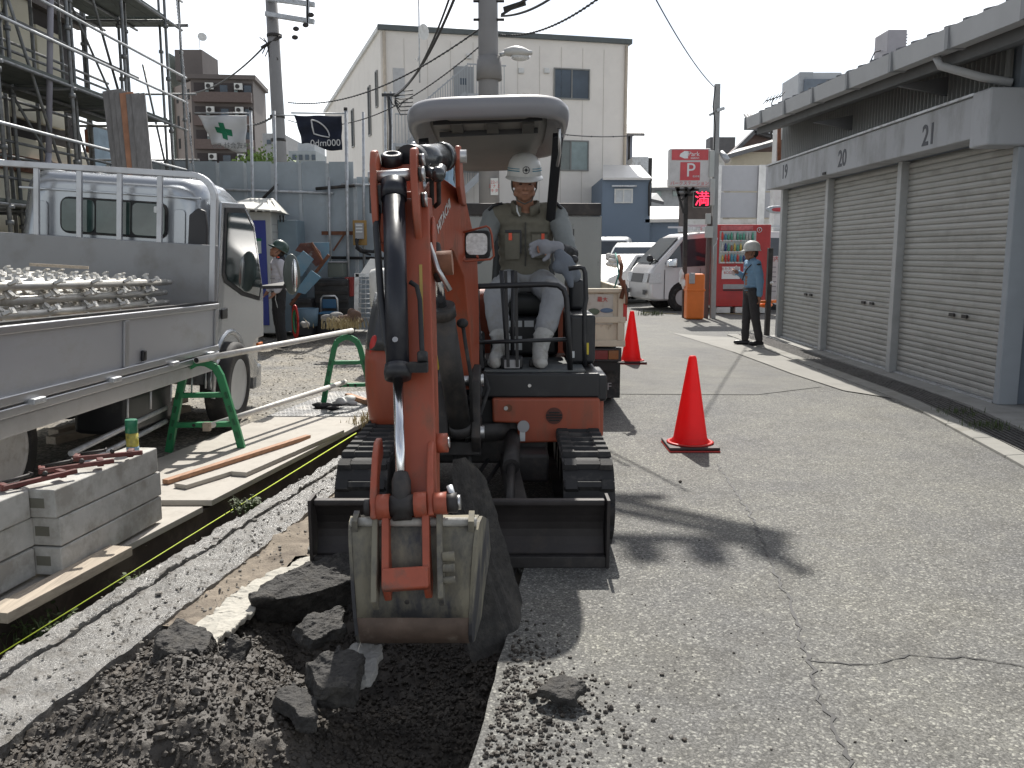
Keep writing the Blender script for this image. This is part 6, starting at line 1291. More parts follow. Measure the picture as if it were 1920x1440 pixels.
for pts in ([(.275, 5.42, 2.16), (.27, 5.50, 2.05), (.245, 6.2, 1.45), (.235, 6.4, 1.1), (.235, 6.45, .7)], [(-.53, 5.42, 2.13), (-.52, 5.50, 2.02), (-.47, 6.2, 1.45), (-.46, 6.4, 1.1), (-.46, 6.45, .7)]):
    m = MB()
    for i in range(len(pts) - 1): a, c = V(*pts[i]), V(*pts[i + 1]); m.bar(a, c + (c - a).normalized() * .02, .062, .055, up=(0, -1, .3))
    m.build('canopy_post', BLACK, ex, .006)
m = MB(); m.tube([(.275, 5.30, 2.18), (.285, 5.38, 2.05), (.272, 5.44, 1.98)], .010, 7); m.build('post_strut', STEEL, ex)

# ---------------- boom swing post, boom, boom cylinder
SB = V(-.275, 4.80, 0)
m = MB(); m.prism([(-.40, 4.98, .38), (-.40, 4.72, .38), (-.40, 4.62, .48), (-.40, 4.66, .78), (-.40, 4.80, .86), (-.40, 5.0, .7)], (.06, 0, 0)); m.prism([(-.22, 4.98, .38), (-.22, 4.72, .38), (-.22, 4.62, .48), (-.22, 4.66, .78), (-.22, 4.80, .86), (-.22, 5.0, .7)], (.05, 0, 0)); m.box(-.40, -.17, 4.72, 4.98, .36, .44); m.box(-.34, -.22, 4.80, 5.05, .44, .60); m.build('swing_post', DARKM, ex, .01)
m = MB(); m.cyl((-.40, 4.80, .77), (-.155, 4.80, .77), .035, n=16); m.cyl((-.42, 4.69, .50), (-.15, 4.69, .50), .035, n=16); m.build('pivot_pin', STEEL, ex)
for px in (718, 803): q = P(px / 1.0, 0, 1)
# boom side profile in a leaning plane: (y, z) with x drifting left toward the head
def bxx(y): return lerp(-.275, -.455, (4.80 - y) / (4.80 - 3.9))
low = [(4.80, .72), (4.70, 1.08), (4.60, 1.34), (4.40, 1.47), (4.12, 1.52), (3.93, 1.54)]
upp = [(4.92, .78), (4.92, 1.15), (4.88, 1.48), (4.66, 1.72), (4.30, 1.76), (3.93, 1.72)]
def boomplate(off, th, lowp, uppp, name, mt):
    m = MB(); L = [V(bxx(y) + off, y, z) for y, z in lowp]; U = [V(bxx(y) + off, y, z) for y, z in uppp]; n = len(L)
    vs = L + U + [p + V(th, 0, 0) for p in L + U]; fs = []
    for i in range(n - 1):
        fs += [(i, i + 1, n + i + 1, n + i)[::-1], (2 * n + i, 2 * n + i + 1, 3 * n + i + 1, 3 * n + i), (i, i + 1, 2 * n + i + 1, 2 * n + i), (n + i, n + i + 1, 3 * n + i + 1, 3 * n + i)[::-1]]
    fs += [(0, n, 3 * n, 2 * n), (n - 1, 2 * n - 1, 4 * n - 1, 3 * n - 1)[::-1]]; m.add(vs, fs); return m.build(name, mt, ex, .006)
bm = boomplate(-.068, .136, low, upp, 'boom', ORANGE)
# head cheeks that carry the arm pivot
for off, th in ((-.092, .020), (.072, .020)):
    m = MB(); ch = [(4.30, 1.49), (4.0, 1.42), (3.82, 1.47), (3.75, 1.56), (3.80, 1.68), (3.95, 1.77), (4.15, 1.80), (4.50, 1.76)]
    m.prism([(bxx(y) + off, y, z) for y, z in ch], (th, 0, 0)); m.build('head_plate', ORANGE, bm, .005)
for off in (-.115, .098): m = MB(); m.cyl((-.455 + off, 3.84, 1.57), (-.455 + off + .025, 3.84, 1.57), .035, n=16); m.build('pin_boss', STEEL, bm)
# upper lugs where the arm cylinder is rooted, on top of the boom
q = P(838, 300, 4.15)
for off in (-.06, .04):
    m = MB(); x = q.x + off; m.prism([(x, 4.66, 1.70), (x, 4.34, 1.70), (x, 4.12, 1.76), (x, 4.07, 1.88), (x, 4.12, 1.945), (x, 4.22, 1.955), (x, 4.40, 1.84), (x, 4.72, 1.70)], (.022, 0, 0)); m.build('cylinder_lug', ORANGE, bm, .006)
m = MB(); m.cyl((q.x - .07, 4.15, 1.90), (q.x + .09, 4.15, 1.90), .030, n=14); m.build('pin', STEEL, bm)
# lettering on the right face of the boom
mid = V(bxx(4.60) + .077, 4.60, 1.60); side_n = V(1, 0, 0); yd = V(0, -.62, .78)
_n = V(1, -.2, 0).normalized(); _x = V(.2, 1, .62)
text('lettering', 'HITACHI', .066, mat('letter_white', (.62, .60, .58), .5), V(bxx(4.13) + .0955, 4.13, 1.63), _x, _n.cross(_x), bm, .001, bold=.001)
m = MB(); m.bar(P(828, 500, 4.55), P(872, 482, 4.6), .014, .014); m.build('bracket', ORANGE, bm)
# boom cylinder in front of the boom
a, c = V(-.275, 4.67, .50), V(-.375, 4.30, 1.42)
d = (c - a).normalized()
m = MB(); m.tube([a, a + d * .06], .062, 20); m.tube([a + d * .05, a + d * .72], .060, 22); m.tube([a + d * .70, a + d * .76], .068, 22); CYL = mat('cylinder_dirty', (.045, .043, .042), .6, .1, var=.35, dirt=(.12, .10, .085), damt=.6, dscale=8, dthr=.5, bump=.3); m.build('boom_cylinder', CYL, ex)
m = MB(); m.tube([a + d * .75, c], .028, 14); m.build('boom_rod', CHROME, ex)
m = MB(); m.cyl(c - V(.07, 0, 0), c + V(.07, 0, 0), .032, n=16); m.tube([c - d * .05, c + d * .02], .045, 14); m.build('rod_eye', DARKM, ex)
m = MB(); m.obox(c + V(.01, -.04, .02), (.13, .05, .16)); m.build('cylinder_bracket', DARKM, ex, .008)
for k in range(2): m = MB(); m.cyl(c + V(-.01, -.066, .01 + k * .035), c + V(-.01, -.078, .01 + k * .035), .011, n=8); m.build('bolt', STEEL, ex)
m = MB(); m.tube([P(868, 610, 4.45), P(872, 640, 4.42), P(882, 700, 4.45), P(885, 790, 4.6)], .010, 8); m.ell(P(867, 606, 4.45), (.03, .03, .025)); m.build('hose', BLACKR, ex)
for (xa, xb_) in ((4.95, -.20), (4.98, -.16)): m = MB(); m.tube([(xb_, 4.9, .80), (xb_ + .03, xa - .2, .72), (xb_ - .02, 4.66, .58), (xb_ - .05, 4.74, .42)], .012, 7); m.build('hose', BLACKR, ex)

# ---------------- arm in its own frame
A0, A1 = P(758, 330, 3.76), P(768, 968, 3.06)
ad = (A1 - A0).normalized(); AL = (A1 - A0).length
an = V(0, -1, 0); an = (an - ad * an.dot(ad)).normalized(); as_ = ad.cross(an).normalized()
if as_.x < 0: as_ = -as_
def AF(s, out, d_): return A0 + as_ * s + an * out + ad * d_       # side, towards the camera, along
def arm_prism(poly, s0, s1, name, mt, par, bev=.005):               # poly in (out, along)
    m = MB(); m.prism([AF(s0, o, l) for o, l in poly], as_ * (s1 - s0)); return m.build(name, mt, par, bev)
# beam: narrow box with the right face visible
arm = arm_prism([(-.02, .10), (.045, .14), (.050, .60), (.035, AL - .12), (.0, AL + .04), (-.05, AL + .02), (-.10, AL - .25), (-.13, .55), (-.13, .22), (-.08, .06)], -.018, .105, 'arm', ORANGE, ex, .008)
# wear strips on the corners
arm_prism([(.05, .45), (.052, .45), (.050, .85), (.048, .85)], .060, .072, 'wear_mark', mat('worn_yellow', (.42, .30, .08), .6), arm, 0)
# fork plates that hold the bucket cylinder at the top
fkp = [(.055, -.045), (.115, -.055), (.16, -.02), (.175, .05), (.165, .15), (.12, .27), (.04, .34), (-.06, .28), (-.10, .14), (-.04, .02)]
fork = []
for s0, s1 in ((-.115, -.088), (.045, .075)): fork.append(arm_prism(fkp, s0, s1, 'fork_plate', ORANGE, arm, .008))
arm_prism([(.02, -.03), (.04, -.03), (.10, .05), (.08, .07)], -.088, .045, 'fork_web', ORANGE, arm, .003)
m = MB(); m.cyl(AF(-.125, .13, .085), AF(.085, .13, .085), .024, n=16); m.build('pin', STEEL, arm)
for s0 in (.078, .088):
    for (o, l, r_) in ((.13, .085, .030), (.12, .01, .024), (.06, .16, .030)): m = MB(); m.cyl(AF(s0, o, l), AF(s0 + .012, o, l), r_, n=14); m.build('pin_end', DARKM if s0 < .08 else STEEL, arm)
m = MB(); m.lathe([(.045, 0), (.045, .05), (.036, .055), (.024, .056), (.024, .02)], AF(-.045, .03, -.03), (0, -.45, 1), 18); m.build('grease_boss', BLACK, arm)
# arm cylinder running back over the boom
a, c = AF(.03, .02, -.13), V(q.x + .01, 4.15, 1.90)
a = P(772, 300, 3.80); d = (c - a).normalized(); L_ = (c - a).length
m = MB(); m.tube([a, a + d * L_ * .80], .060, 24); m.tube([a + d * L_ * .72, a + d * L_ * .84], .066, 24); CYG = mat('cylinder_gloss', (.10, .105, .11), .22, .7, var=.1); m.build('arm_cylinder', CYG, ex)
m = MB(); m.tube([a - d * .03, a + d * .03], .064, 24); m.build('cylinder_cap', BLACK, ex)
m = MB(); m.tube([a + d * L_ * .78, c], .026, 14); m.build('cylinder_rod', CHROME, ex)
m = MB(); m.tube([a + V(.05, 0, -.045), a + V(.09, -.01, -.055), a + V(.115, .0, -.065), a + V(.12, .05, -.03)], .024, 12); m.ell(a + V(.11, -.01, -.06), .034); m.build('elbow_fitting', CYG, ex)
m = MB(); m.ell(a + V(-.0, .08, .065), (.014, .014, .02)); m.build('grease_nipple', STEEL, ex)
for k in range(2):
    m = MB(); b0 = a + V(.08 + k * .03, .02, -.08); m.tube([b0, b0 + V(-.01, .12, -.09), b0 + V(-.05, .22, -.11), b0 + V(-.06, .40, -.14)], .0105, 7); m.build('hose', BLACKR if k < 2 else STEEL, ex)
m = MB(); m.tube([P(798, 432, 3.75), P(775, 440, 3.8), P(766, 460, 3.75)], .01, 7); m.tube([AF(.10, .02, .34), AF(.13, .0, .45), AF(.17, -.05, .52)], .011, 7); m.build('hose', STEEL, ex)
m = MB(); m.prism([P(812, 462, 3.9), P(824, 470, 3.9), P(822, 490, 3.9), P(815, 502, 3.9), P(810, 488, 3.9)], (0, .01, 0)); m.build('hose_guard', GALV, ex)
arm_prism([(-.08, .22), (.0, .20), (.025, .30), (.015, .40), (-.06, .42), (-.10, .34)], .106, .122, 'pivot_bracket', ORANGE_W, arm, .012)
arm_prism([(-.10, .30), (-.03, .30), (-.03, .46), (-.10, .46)], .106, .138, 'pivot_block', DARKM, arm, .012)
m = MB(); m.cyl(AF(.10, -.04, .40), AF(.185, -.04, .40), .05, n=18); m.build('pin_boss', RUST, arm)
# bucket cylinder, rod and its protector hose
c0, c1 = AF(-.026, .125, .14), AF(-.022, .095, AL - .50)
dd = (c1 - c0).normalized()
m = MB(); m.tube([c0 - dd * .03, c0 + dd * .05], .052, 26); m.tube([c0, c1], .0435, 30); m.tube([c1 - dd * .05, c1], .048, 30); m.build('bucket_cylinder', mat('cylinder_black', (.018, .020, .028), .32, .2, var=.15, dirt=(.06, .06, .065), damt=.4, dscale=6), ex)
m = MB(); m.lathe([(.03, .006), (.049, .004), (.052, -.02), (.049, -.04), (.03, -.045)], c1, dd, 20); m.build('cylinder_gland', BLACK, ex)
rod_end = AF(-.015, .085, AL - .02)
m = MB(); m.tube([c1, rod_end], .019, 18); m.build('bucket_rod', CHROME, ex)
m = MB(); m.tube([rod_end - dd * .12, rod_end - dd * .09, rod_end + dd * .05], [.024, .034, .034], 18); m.cyl(rod_end - as_ * .05, rod_end + as_ * .05, .038, n=18); m.build('rod_eye', DARKM, ex)
m = MB(); m.cyl(c1 + dd * -.13 + an * .05, c1 + dd * -.13 + an * .052, .011, n=9); m.build('paint_chip', GREYP, ex)
m = MB(); l0 = AL - .53; m.tube([AF(.03, .10, l0 - .36), AF(.055, .10, l0 - .34), AF(.066, .10, l0 - .28), AF(.070, .105, l0 - .08), AF(.072, .105, l0 - .05)], .0095, 9); m.tube([AF(.072, .105, l0 - .06), AF(.072, .105, l0 - .02)], .02, 8); m.obox(AF(.05, .10, l0 - .005), (.08, .05, .035)); m.build('rod_hose', BLACKR, ex)
m = MB(); m.tube([AF(-.095, .10, .20), AF(-.10, .10, .30), AF(-.082, .10, .62), AF(-.062, .10, .80), AF(-.05, .09, .86)], .014, 9); m.obox(AF(-.10, .10, .17), (.05, .04, .11)); m.build('side_hose', BLACK, ex)
# links
lk = [(-.02, -.30), (.03, -.27), (.07, -.20), (.10, -.10), (.115, -.02), (.10, .035), (.055, .03), (.05, -.04), (.035, -.13), (-.005, -.19), (-.05, -.24)]
lk2 = [(o, AL - .01 + l) for o, l in lk]
for s0, s1 in ((-.125, -.10), (.075, .10)): arm_prism(lk2, s0, s1, 'bucket_link', ORANGE_W, arm, .007)
for s0, s1, rr_, mt in ((-.10, -.055, .045, ORANGE_W), (.03, .075, .045, ORANGE_W), (.10, .145, .040, ORANGE_W), (.145, .18, .035, DARKM), (.18, .192, .026, STEEL), (-.145, -.125, .03, DARKM)):
    m = MB(); m.cyl(AF(s0, .085, AL - .02), AF(s1, .085, AL - .02), rr_, n=20); m.build('link_boss', mt, ex)
for s0, s1, rr_, mt in ((.10, .145, .036, ORANGE_W), (.145, .152, .02, STEEL)): m = MB(); m.cyl(AF(s0, -.01, AL - .27), AF(s1, -.01, AL - .27), rr_, n=18); m.build('link_boss', mt, ex)
m = MB(); m.cyl(AF(.155, .09, AL - .08), AF(.17, .09, AL - .02), .012, n=8); m.build('bolt', GALV, ex)
# bucket with side plates and ears
BKT = mat('bucket_steel', (0.055, 0.056, 0.062), .65, .15, var=.4, scale=5, dirt=(0.25, 0.23, 0.175), damt=.95, dscale=4.5, dthr=.43, bump=.5, bscale=30, stretch=(1, 1, .45))
BKTR = mat('bucket_rust', (0.125, 0.088, 0.068), .7, .1, var=.35, scale=8, dirt=(0.25, 0.21, 0.17), damt=.7, dscale=9, dthr=.55, bump=.5, bscale=40)
xc = -.347; hw0, hw1 = .210, .188
pf = [(3.10, .515), (3.03, .515), (2.985, .50), (2.955, .45), (2.935, .36), (2.925, .27), (2.925, .20), (2.94, .13), (2.975, .085), (3.04, .062), (3.14, .07), (3.30, .10)]
def prow(y, z, tt=0):
    h = lerp(hw1, hw0, max(0, min(1, (z - .06) / .45)));
    h += .10 * max(0, y - 2.93)
    return [V(xc - h + 2 * h * k / 10, y + .004 * noise.noise(V(k * .7, z * 9, 1)), z) for k in range(11)]
def shell(pts, name, mt, par):
    m = MB(); outer = [prow(y, z) for y, z in pts]; cy, cz = 3.2, .33
    inner = [[p + V(0, (cy - p.y) * .07, (cz - p.z) * .07) for p in r] for r in outer]
    m.rings(outer, False, True, closed=False); m.rings([r[::-1] for r in inner], False, True, closed=False)
    o = m.build(name, mt, par); md = o.modifiers.new('s', 'SOLIDIFY'); md.thickness = .003; return o
bk = shell(pf[:7], 'bucket', BKT, ex); shell(pf[6:], 'wear_plate', BKTR, bk)
for s_ in (-1, 1):
    pts = [V(xc + s_ * (lerp(hw1, hw0, max(0, min(1, (z - .06) / .45))) + .10 * max(0, y - 2.93) + .001), y - .004, z) for y, z in pf] + [V(xc + s_ * (hw0 + .04), 3.36, .30), V(xc + s_ * (hw0 + .034), 3.27, .45)]
    cpt = sum(pts, Vector()) / len(pts); m = MB(); n_ = len(pts); o_ = V(s_ * .012, 0, 0); m.add(pts + [p + o_ for p in pts] + [cpt, cpt + o_], [(i, (i + 1) % n_, n_ + (i + 1) % n_, n_ + i) for i in range(n_)] + [((i + 1) % n_, i, 2 * n_) for i in range(n_)] + [(n_ + i, n_ + (i + 1) % n_, 2 * n_ + 1) for i in range(n_)]); m.build('side_plate', BKT, bk)
m = MB(); m.tube([prow(3.0, .522)[0] + V(-.005, 0, 0), prow(3.0, .522)[5], prow(3.0, .522)[-1] + V(.005, 0, 0)], .016, 10); m.build('back_lip', mat('mud_pale', (.40, .39, .36), .8, var=.25, scale=30, bump=.6), bk)
for s_ in (-1, 1): m = MB(); x = xc + s_ * (hw0 + .004); m.prism([(x - s_ * .02, 2.98, .48), (x - s_ * .02, 2.965, .535), (x - s_ * .02, 3.03, .555), (x - s_ * .02, 3.06, .5)], (s_ * .02, 0, 0)); m.build('corner_ear', BKT, bk)
for k in range(4): m = MB(); x = xc - .17 + k * .113; m.prism([(x - .02, 3.26, .11), (x - .02, 3.40, .125), (x - .02, 3.28, .07)], (.04, 0, 0)); m.build('bucket_tooth', DARKM, bk)
m = MB(); m.prism([P(890, 1030, 3.2), P(911, 1020, 3.25), P(914, 1060, 3.25), P(905, 1085, 3.2), P(892, 1090, 3.15)], (.006, .015, 0)); m.build('side_cutter', BKT, bk, .003)
# ears that the links hold
for s0 in (-.085, .055):
    m = MB(); pts = [(.005, AL - .06), (.09, AL - .03), (.10, AL + .04), (.105, AL + .16), (.11, AL + .26), (.04, AL + .30), (-.03, AL + .12)]
    m.prism([AF(s0, o, l) for o, l in pts], as_ * .026); m.build('bucket_ear', ORANGE_W, bk, .005)
m = MB(); m.prism([AF(-.082, .078, AL + .20), AF(.078, .078, AL + .20), AF(.078, .078, AL + .275), AF(-.082, .078, AL + .275)], an * .05); m.build('ear_bridge', ORANGE_W, bk, .01, 3)
for s0, mt in ((-.12, BKT), (.105, BKT)):
    m = MB(); pts = [(.04, AL - .03), (.075, AL - .04), (.09, AL + .02), (.115, AL + .25), (.115, AL + .31), (.06, AL + .33), (.03, AL + .2)]
    m.prism([AF(s0, o, l) for o, l in pts], as_ * .02); m.build('bucket_rib', mt, bk, .004)
for k in range(3): m = MB(); m.cyl(AF(.125, .10, AL + .17 + k * .04), AF(.165, .10, AL + .17 + k * .04), .017 - k * .002, n=12); m.build('pin_end', BKT, bk)
m = MB(); m.ell(P(763, 1128, 2.925), (.012, .006, .012), n=8, m=6); m.build('bolt', DARKM, bk)

# work lamp with wire guard
Yl = 4.62; lc = P(895, 458, Yl)
m = MB(); m.hexa([lc + V(-.074, 0, -.078), lc + V(.070, 0, -.078), lc + V(.05, .09, -.05), lc + V(-.05, .09, -.05), lc + V(-.074, 0, .076), lc + V(.070, 0, .076), lc + V(.05, .09, .05), lc + V(-.05, .09, .05)]); lh = m.build('work_lamp', BLACKR, ex, .02, 4)
m = MB(); pts = []
for cx_, cz_, a0 in ((.026, .030, 0), (-.032, .030, 90), (-.032, -.028, 180), (.026, -.028, 270)):
    for k in range(5): a = RAD(a0 + 22.5 * k); pts.append(lc + V(cx_ + .026 * math.cos(a), -.006, cz_ + .026 * math.sin(a)))
m.prism(pts, (0, -.008, 0)); m.build('lens', LENS, lh)
m = MB(); m.lathe([(.001, -.012), (.018, -.014), (.022, -.008)], lc + V(0, 0, 0), (0, 1, 0), 16); m.build('bulb', STEEL, lh)
g = pxs([(868, 436), (912, 424), (918, 428), (922, 440), (926, 480), (920, 486), (872, 490), (866, 484)], Yl - .04)
m = MB(); m.tube(g + [g[0]], .0055, 8); m.build('lamp_guard', ORANGE, lh)
for (pa, pb) in (((866, 484), (862, 470)), ((868, 436), (862, 430)), ((895, 480), (897, 488))): m = MB(); m.tube([P(*pa, Yl - .04), P(*pb, Yl + .05)], .006, 7); m.build('guard_stay', ORANGE, lh)
m = MB(); m.tube([P(858, 425, Yl), P(860, 500, Yl)], .016, 10); m.tube([P(846, 425, Yl), P(852, 412, Yl), P(860, 416, Yl), P(862, 470, Yl)], .007, 8); m.build('lamp_bracket', ORANGE, ex)
for k in range(3): q2 = P(858, 447 + k * 17, Yl - .02); m = MB(); m.cyl(q2, q2 + V(0, -.012, 0), .011, n=8); m.build('bolt', STEEL, ex)
# ------------------------------------------------------------------ people
def headmesh(mb, c, R):
    def e(o, r): mb.ell(c + R @ Vector(o), r, R, 16, 10)
    e((0, .012, .035), (.077, .097, .088)); e((0, -.018, -.025), (.064, .072, .072)); e((0, -.035, -.072), (.044, .048, .036)); e((0, -.055, -.088), (.022, .022, .02))
    for s_ in (-1, 1):
        e((s_ * .036, -.062, -.022), (.026, .024, .024)); e((s_ * .030, -.082, .018), (.026, .014, .009)); e((s_ * .077, .012, -.005), (.010, .020, .032)); e((s_ * .012, -.092, -.030), (.010, .010, .009))
        e((s_ * .045, -.01, -.06), (.028, .045, .03))
    capsule(mb, c + R @ V(0, -.084, .014), c + R @ V(0, -.103, -.024), .010, .014, 10)
    e((0, -.084, -.055), (.026, .012, .007)); e((0, -.080, -.067), (.022, .013, .008))
def face_parts(c, R, par, hair=True):
    for s_ in (-1, 1):
        m = MB(); m.ell(c + R @ V(s_ * .030, -.078, .004), (.0125, .008, .006), R, 10, 6); m.build('eye', mat('eye_dark', (.05, .035, .03), .3), par)
        m = MB(); m.ell(c + R @ V(s_ * .031, -.089, .024), (.021, .007, .0045), R, 10, 6); m.build('eyebrow', HAIR, par)
    m = MB(); m.ell(c + R @ V(0, -.0925, -.061), (.018, .003, .002), R, 10, 6); m.build('mouth', mat('mouth_dark', (.12, .04, .035), .5), par)
def helmet(c, R, par, m_, peak=1, name='helmet', cat=None):
    prof = [(.118, -.01), (.121, .0), (.119, .02), (.116, .05), (.105, .085), (.084, .112), (.055, .130), (.02, .137), (.001, .138)]
    m = MB(); rg = []
    for r, z in prof: rg.append([c + R @ V(r * .93 * math.cos(a), r * 1.12 * math.sin(a) + .008, z + .045) for a in [6.28318 * k / 30 for k in range(30)]])
    m.rings(rg); h = m.build(name, m_, par)
    m = MB(); up, lo = [], []
    for k in range(31):
        a = 6.28318 * k / 30; ex_ = .014 + (.035 * max(0, -math.sin(a)) ** 2 if peak else 0); up.append(c + R @ V((.113 + ex_ * .7) * math.cos(a), (.134 + ex_) * math.sin(a) + .008, .032 - ex_ * .35))
        lo.append(c + R @ V(.108 * math.cos(a), .128 * math.sin(a) + .008, .045))
    m.rings([lo[:-1], up[:-1], [p - R @ V(0, 0, .005) for p in up[:-1]], [p - R @ V(0, 0, .012) for p in lo[:-1]]], False); m.build('brim', m_, h)
    return h
def clothing(parts, name, m_, par, vox=.010, it=5):
    m = MB(); parts(m); o = m.build(name, m_, par); remesh(o, vox, it)
    if name in ('shirt', 'sleeve', 'vest', 'trousers', 'jacket', 'boots', 'arm_cover'):      # folds in the cloth
        for sc, am in ((.09, .020), (.035, .007)):
            if sc not in _tex: _tex[sc] = bpy.data.textures.new('cloth_noise', 'CLOUDS'); _tex[sc].noise_scale = sc; _tex[sc].noise_depth = 2
            d = o.modifiers.new('folds', 'DISPLACE'); d.texture = _tex[sc]; d.texture_coords = 'GLOBAL'; d.strength = am; d.mid_level = .5
    return o
def hand(mb, wrist, palm, dirf, nrm, s=1.0, curl=.5, thumb=1):
    """palm centre plus four bent fingers of different length and a thumb"""
    f = Vector(dirf).normalized(); n = Vector(nrm).normalized(); side = f.cross(n).normalized(); wrist, palm = Vector(wrist), Vector(palm)
    capsule(mb, wrist, palm, .027 * s, .032 * s, 10)
    for k, L in enumerate((.068, .076, .070, .056)):
        b0 = palm + f * .03 * s + side * (k - 1.5) * .019 * s * thumb; d1 = (f - n * curl * .4).normalized(); d2 = (f * (1 - curl) - n * curl).normalized(); d3 = (f * (.6 - curl) - n * (curl + .3)).normalized()
        p1 = b0 + d1 * L * .45 * s; p2 = p1 + d2 * L * .32 * s; p3 = p2 + d3 * L * .25 * s
        limb(mb, [b0 - f * .02 * s, b0, p1, p2, p3], [.011 * s, .0105 * s, .0095 * s, .0085 * s, .0075 * s], 8)
    t0 = palm - f * .02 * s - side * thumb * .028 * s; t1 = t0 + (f * .4 - side * thumb * .9 - n * .3).normalized() * .035 * s; t2 = t1 + (f * .9 - side * thumb * .2 - n * .5).normalized() * .03 * s
    limb(mb, [palm - f * .02 * s, t0, t1, t2], [.02 * s, .015 * s, .012 * s, .010 * s], 8)

# ---- operator
op = thing('person', 'digger operator in white helmet, olive work vest and pale trousers seated under the canopy', 'person', (.09, 6.0, 1.2))
hc = P(983, 344, 5.86); Rh = Matrix.Rotation(RAD(4), 3, 'Z') @ Matrix.Rotation(RAD(10), 3, 'X')
shL, shR = V(-.125, 5.98, 1.70), V(.30, 5.98, 1.71)          # picture left / right shoulder
elL, wrL = V(-.215, 5.83, 1.44), V(-.29, 5.60, 1.44)
elR, wrR = V(.375, 5.80, 1.455), V(.245, 5.62, 1.50)
hipL, hipR = V(.0, 5.95, 1.27), V(.18, 5.95, 1.27)
knL, knR = V(-.10, 5.42, 1.205), V(.265, 5.42, 1.215)
anL, anR = V(-.065, 5.22, .90), V(.165, 5.22, .90)
toL, toR = V(-.10, 5.05, .835), V(.165, 5.04, .835)
m = MB(); headmesh(m, hc, Rh)
nk = V(.088, 5.95, 1.76)
limb(m, [hc + V(0, .03, -.06), nk, V(.088, 5.98, 1.66)], [.055, .06, .08]); limb(m, [V(.088, 6.0, 1.62), V(.088, 6.0, 1.3)], [.12, .12])
limb(m, [shL, elL, wrL], [.045, .038, .028]); limb(m, [shR, elR, wrR], [.045, .038, .030])
limb(m, [hipL, knL, anL, toL.lerp(anL, .3)], [.07, .05, .03, .014]); limb(m, [hipR, knR, anR, toR.lerp(anR, .3)], [.07, .05, .03, .014]); limb(m, [shL, V(.088, 6, 1.66), shR], [.04, .07, .04])
limb(m, [V(.088, 6, 1.3), hipL], [.1, .07]); limb(m, [V(.088, 6, 1.3), hipR], [.1, .07])
hand(m, wrL, wrL + V(-.01, -.04, -.01), (0, -1, -.3), (0, 0, 1), .72, .8); hand(m, wrR, wrR + V(-.04, -.02, .0), (-1, -.2, -.35), (0, 1, .1), .72, .72, -1)
body = m.build('body', SKIN, op); remesh(body, .0065, 3)
face_parts(hc, Rh, op)
m = MB(); m.ell(hc + Rh @ V(0, .03, .02), (.081, .088, .07), Rh); m.build('hair', mat('grey_hair', (.09, .085, .08), .7), op)
HM = mat('helmet_white', (.62, .62, .60), .35, var=.05, dirt=(.4, .38, .34), damt=.3, dscale=8, coat=.3)
hl = helmet(hc + Rh @ V(0, 0, .012), Rh, op, HM)
BLU2 = mat('helmet_band', (.06, .24, .33), .5)
def hring(z, r0, a0, a1, w_, mt):
    m = MB(); pts = [hc + Rh @ V((r0 * .93 + .002) * math.cos(a), (r0 * 1.12 + .002) * math.sin(a) + .008, z + .057) for a in [lerp(a0, a1, k / 12) for k in range(13)]]; m.tube(pts, w_, 5); m.build('helmet_band', mt, hl)
for (a0, a1) in ((3.3, 4.33), (5.1, 6.1)): hring(.030, .1185, a0, a1, .0032, BLU2); hring(.044, .1170, a0, a1, .0025, BLU2)
m = MB(); q = hc + Rh @ V(0, -.1275, .095); pts = [q + Rh @ V(.021 * math.cos(a), -.004 * math.sin(a) * 0, .022 * math.sin(a)) for a in [6.283 * k / 16 for k in range(17)]]; m.tube(pts, .0022, 5); m.bar(q + V(-.02, -.002, 0), q + V(.02, -.002, 0), .002, .003); m.bar(q + V(0, -.002, -.02), q + V(0, -.004, .02), .003, .002, up=(0, 1, 0)); m.ell(q + V(0, -.002, 0), (.009, .003, .01)); m.build('helmet_emblem', INK, hl)
m = MB(); m.tube([hc + Rh @ V(-.084, .0, .04), hc + Rh @ V(-.080, -.01, -.03), hc + Rh @ V(-.045, -.05, -.105), hc + Rh @ V(0, -.06, -.125), hc + Rh @ V(.045, -.05, -.105), hc + Rh @ V(.080, -.01, -.03), hc + Rh @ V(.084, 0, .04)], .0045, 6); m.build('chin_strap', mat('strap', (.08, .085, .08), .7), op)
SHIRT = mat('grey_shirt', (.20, .215, .215), .85, var=.12, scale=8, bump=.3, bscale=14, bdist=.01); VEST = mat('olive_vest', (.155, .145, .112), .85, var=.14, scale=8, bump=.5, bscale=11, bdist=.012, dirt=(.15, .14, .11), damt=.4, dscale=5)
TRS = mat('pale_trousers', (.31, .32, .335), .85, var=.1, scale=7, bump=.5, bscale=10, bdist=.012, dirt=(.25, .235, .20), damt=.5, dscale=7); BOOT = mat('white_boots', (.42, .42, .40), .5, var=.08, dirt=(.25, .23, .19), damt=.6, dscale=9)
def pshirt(m):
    for a, e, w in ((shL, elL, wrL), (shR, elR, wrR)):
        d = (e - a) * .88 + a; limb(m, [a, a.lerp(e, .5), d], [.073, .066, .060])
    limb(m, [nk + V(0, .02, -.035), V(.088, 6, 1.66)], [.070, .10]); limb(m, [shL, V(.088, 6.0, 1.68), shR], [.068, .09, .068])
clothing(pshirt, 'shirt', SHIRT, op, .010)
def psl(m): limb(m, [elR + V(-.035, .02, .015), elR, elR + (wrR - elR) * .45], [.050, .056, .046])
clothing(psl, 'arm_cover', mat('black_sleeve', (.012, .012, .013), .5, bump=.3), op, .009)
def psl2(m): limb(m, [elL + (shL - elL) * .2, elL, elL.lerp(wrL, .95)], [.050, .05, .038])
clothing(psl2, 'sleeve', SHIRT, op, .010)
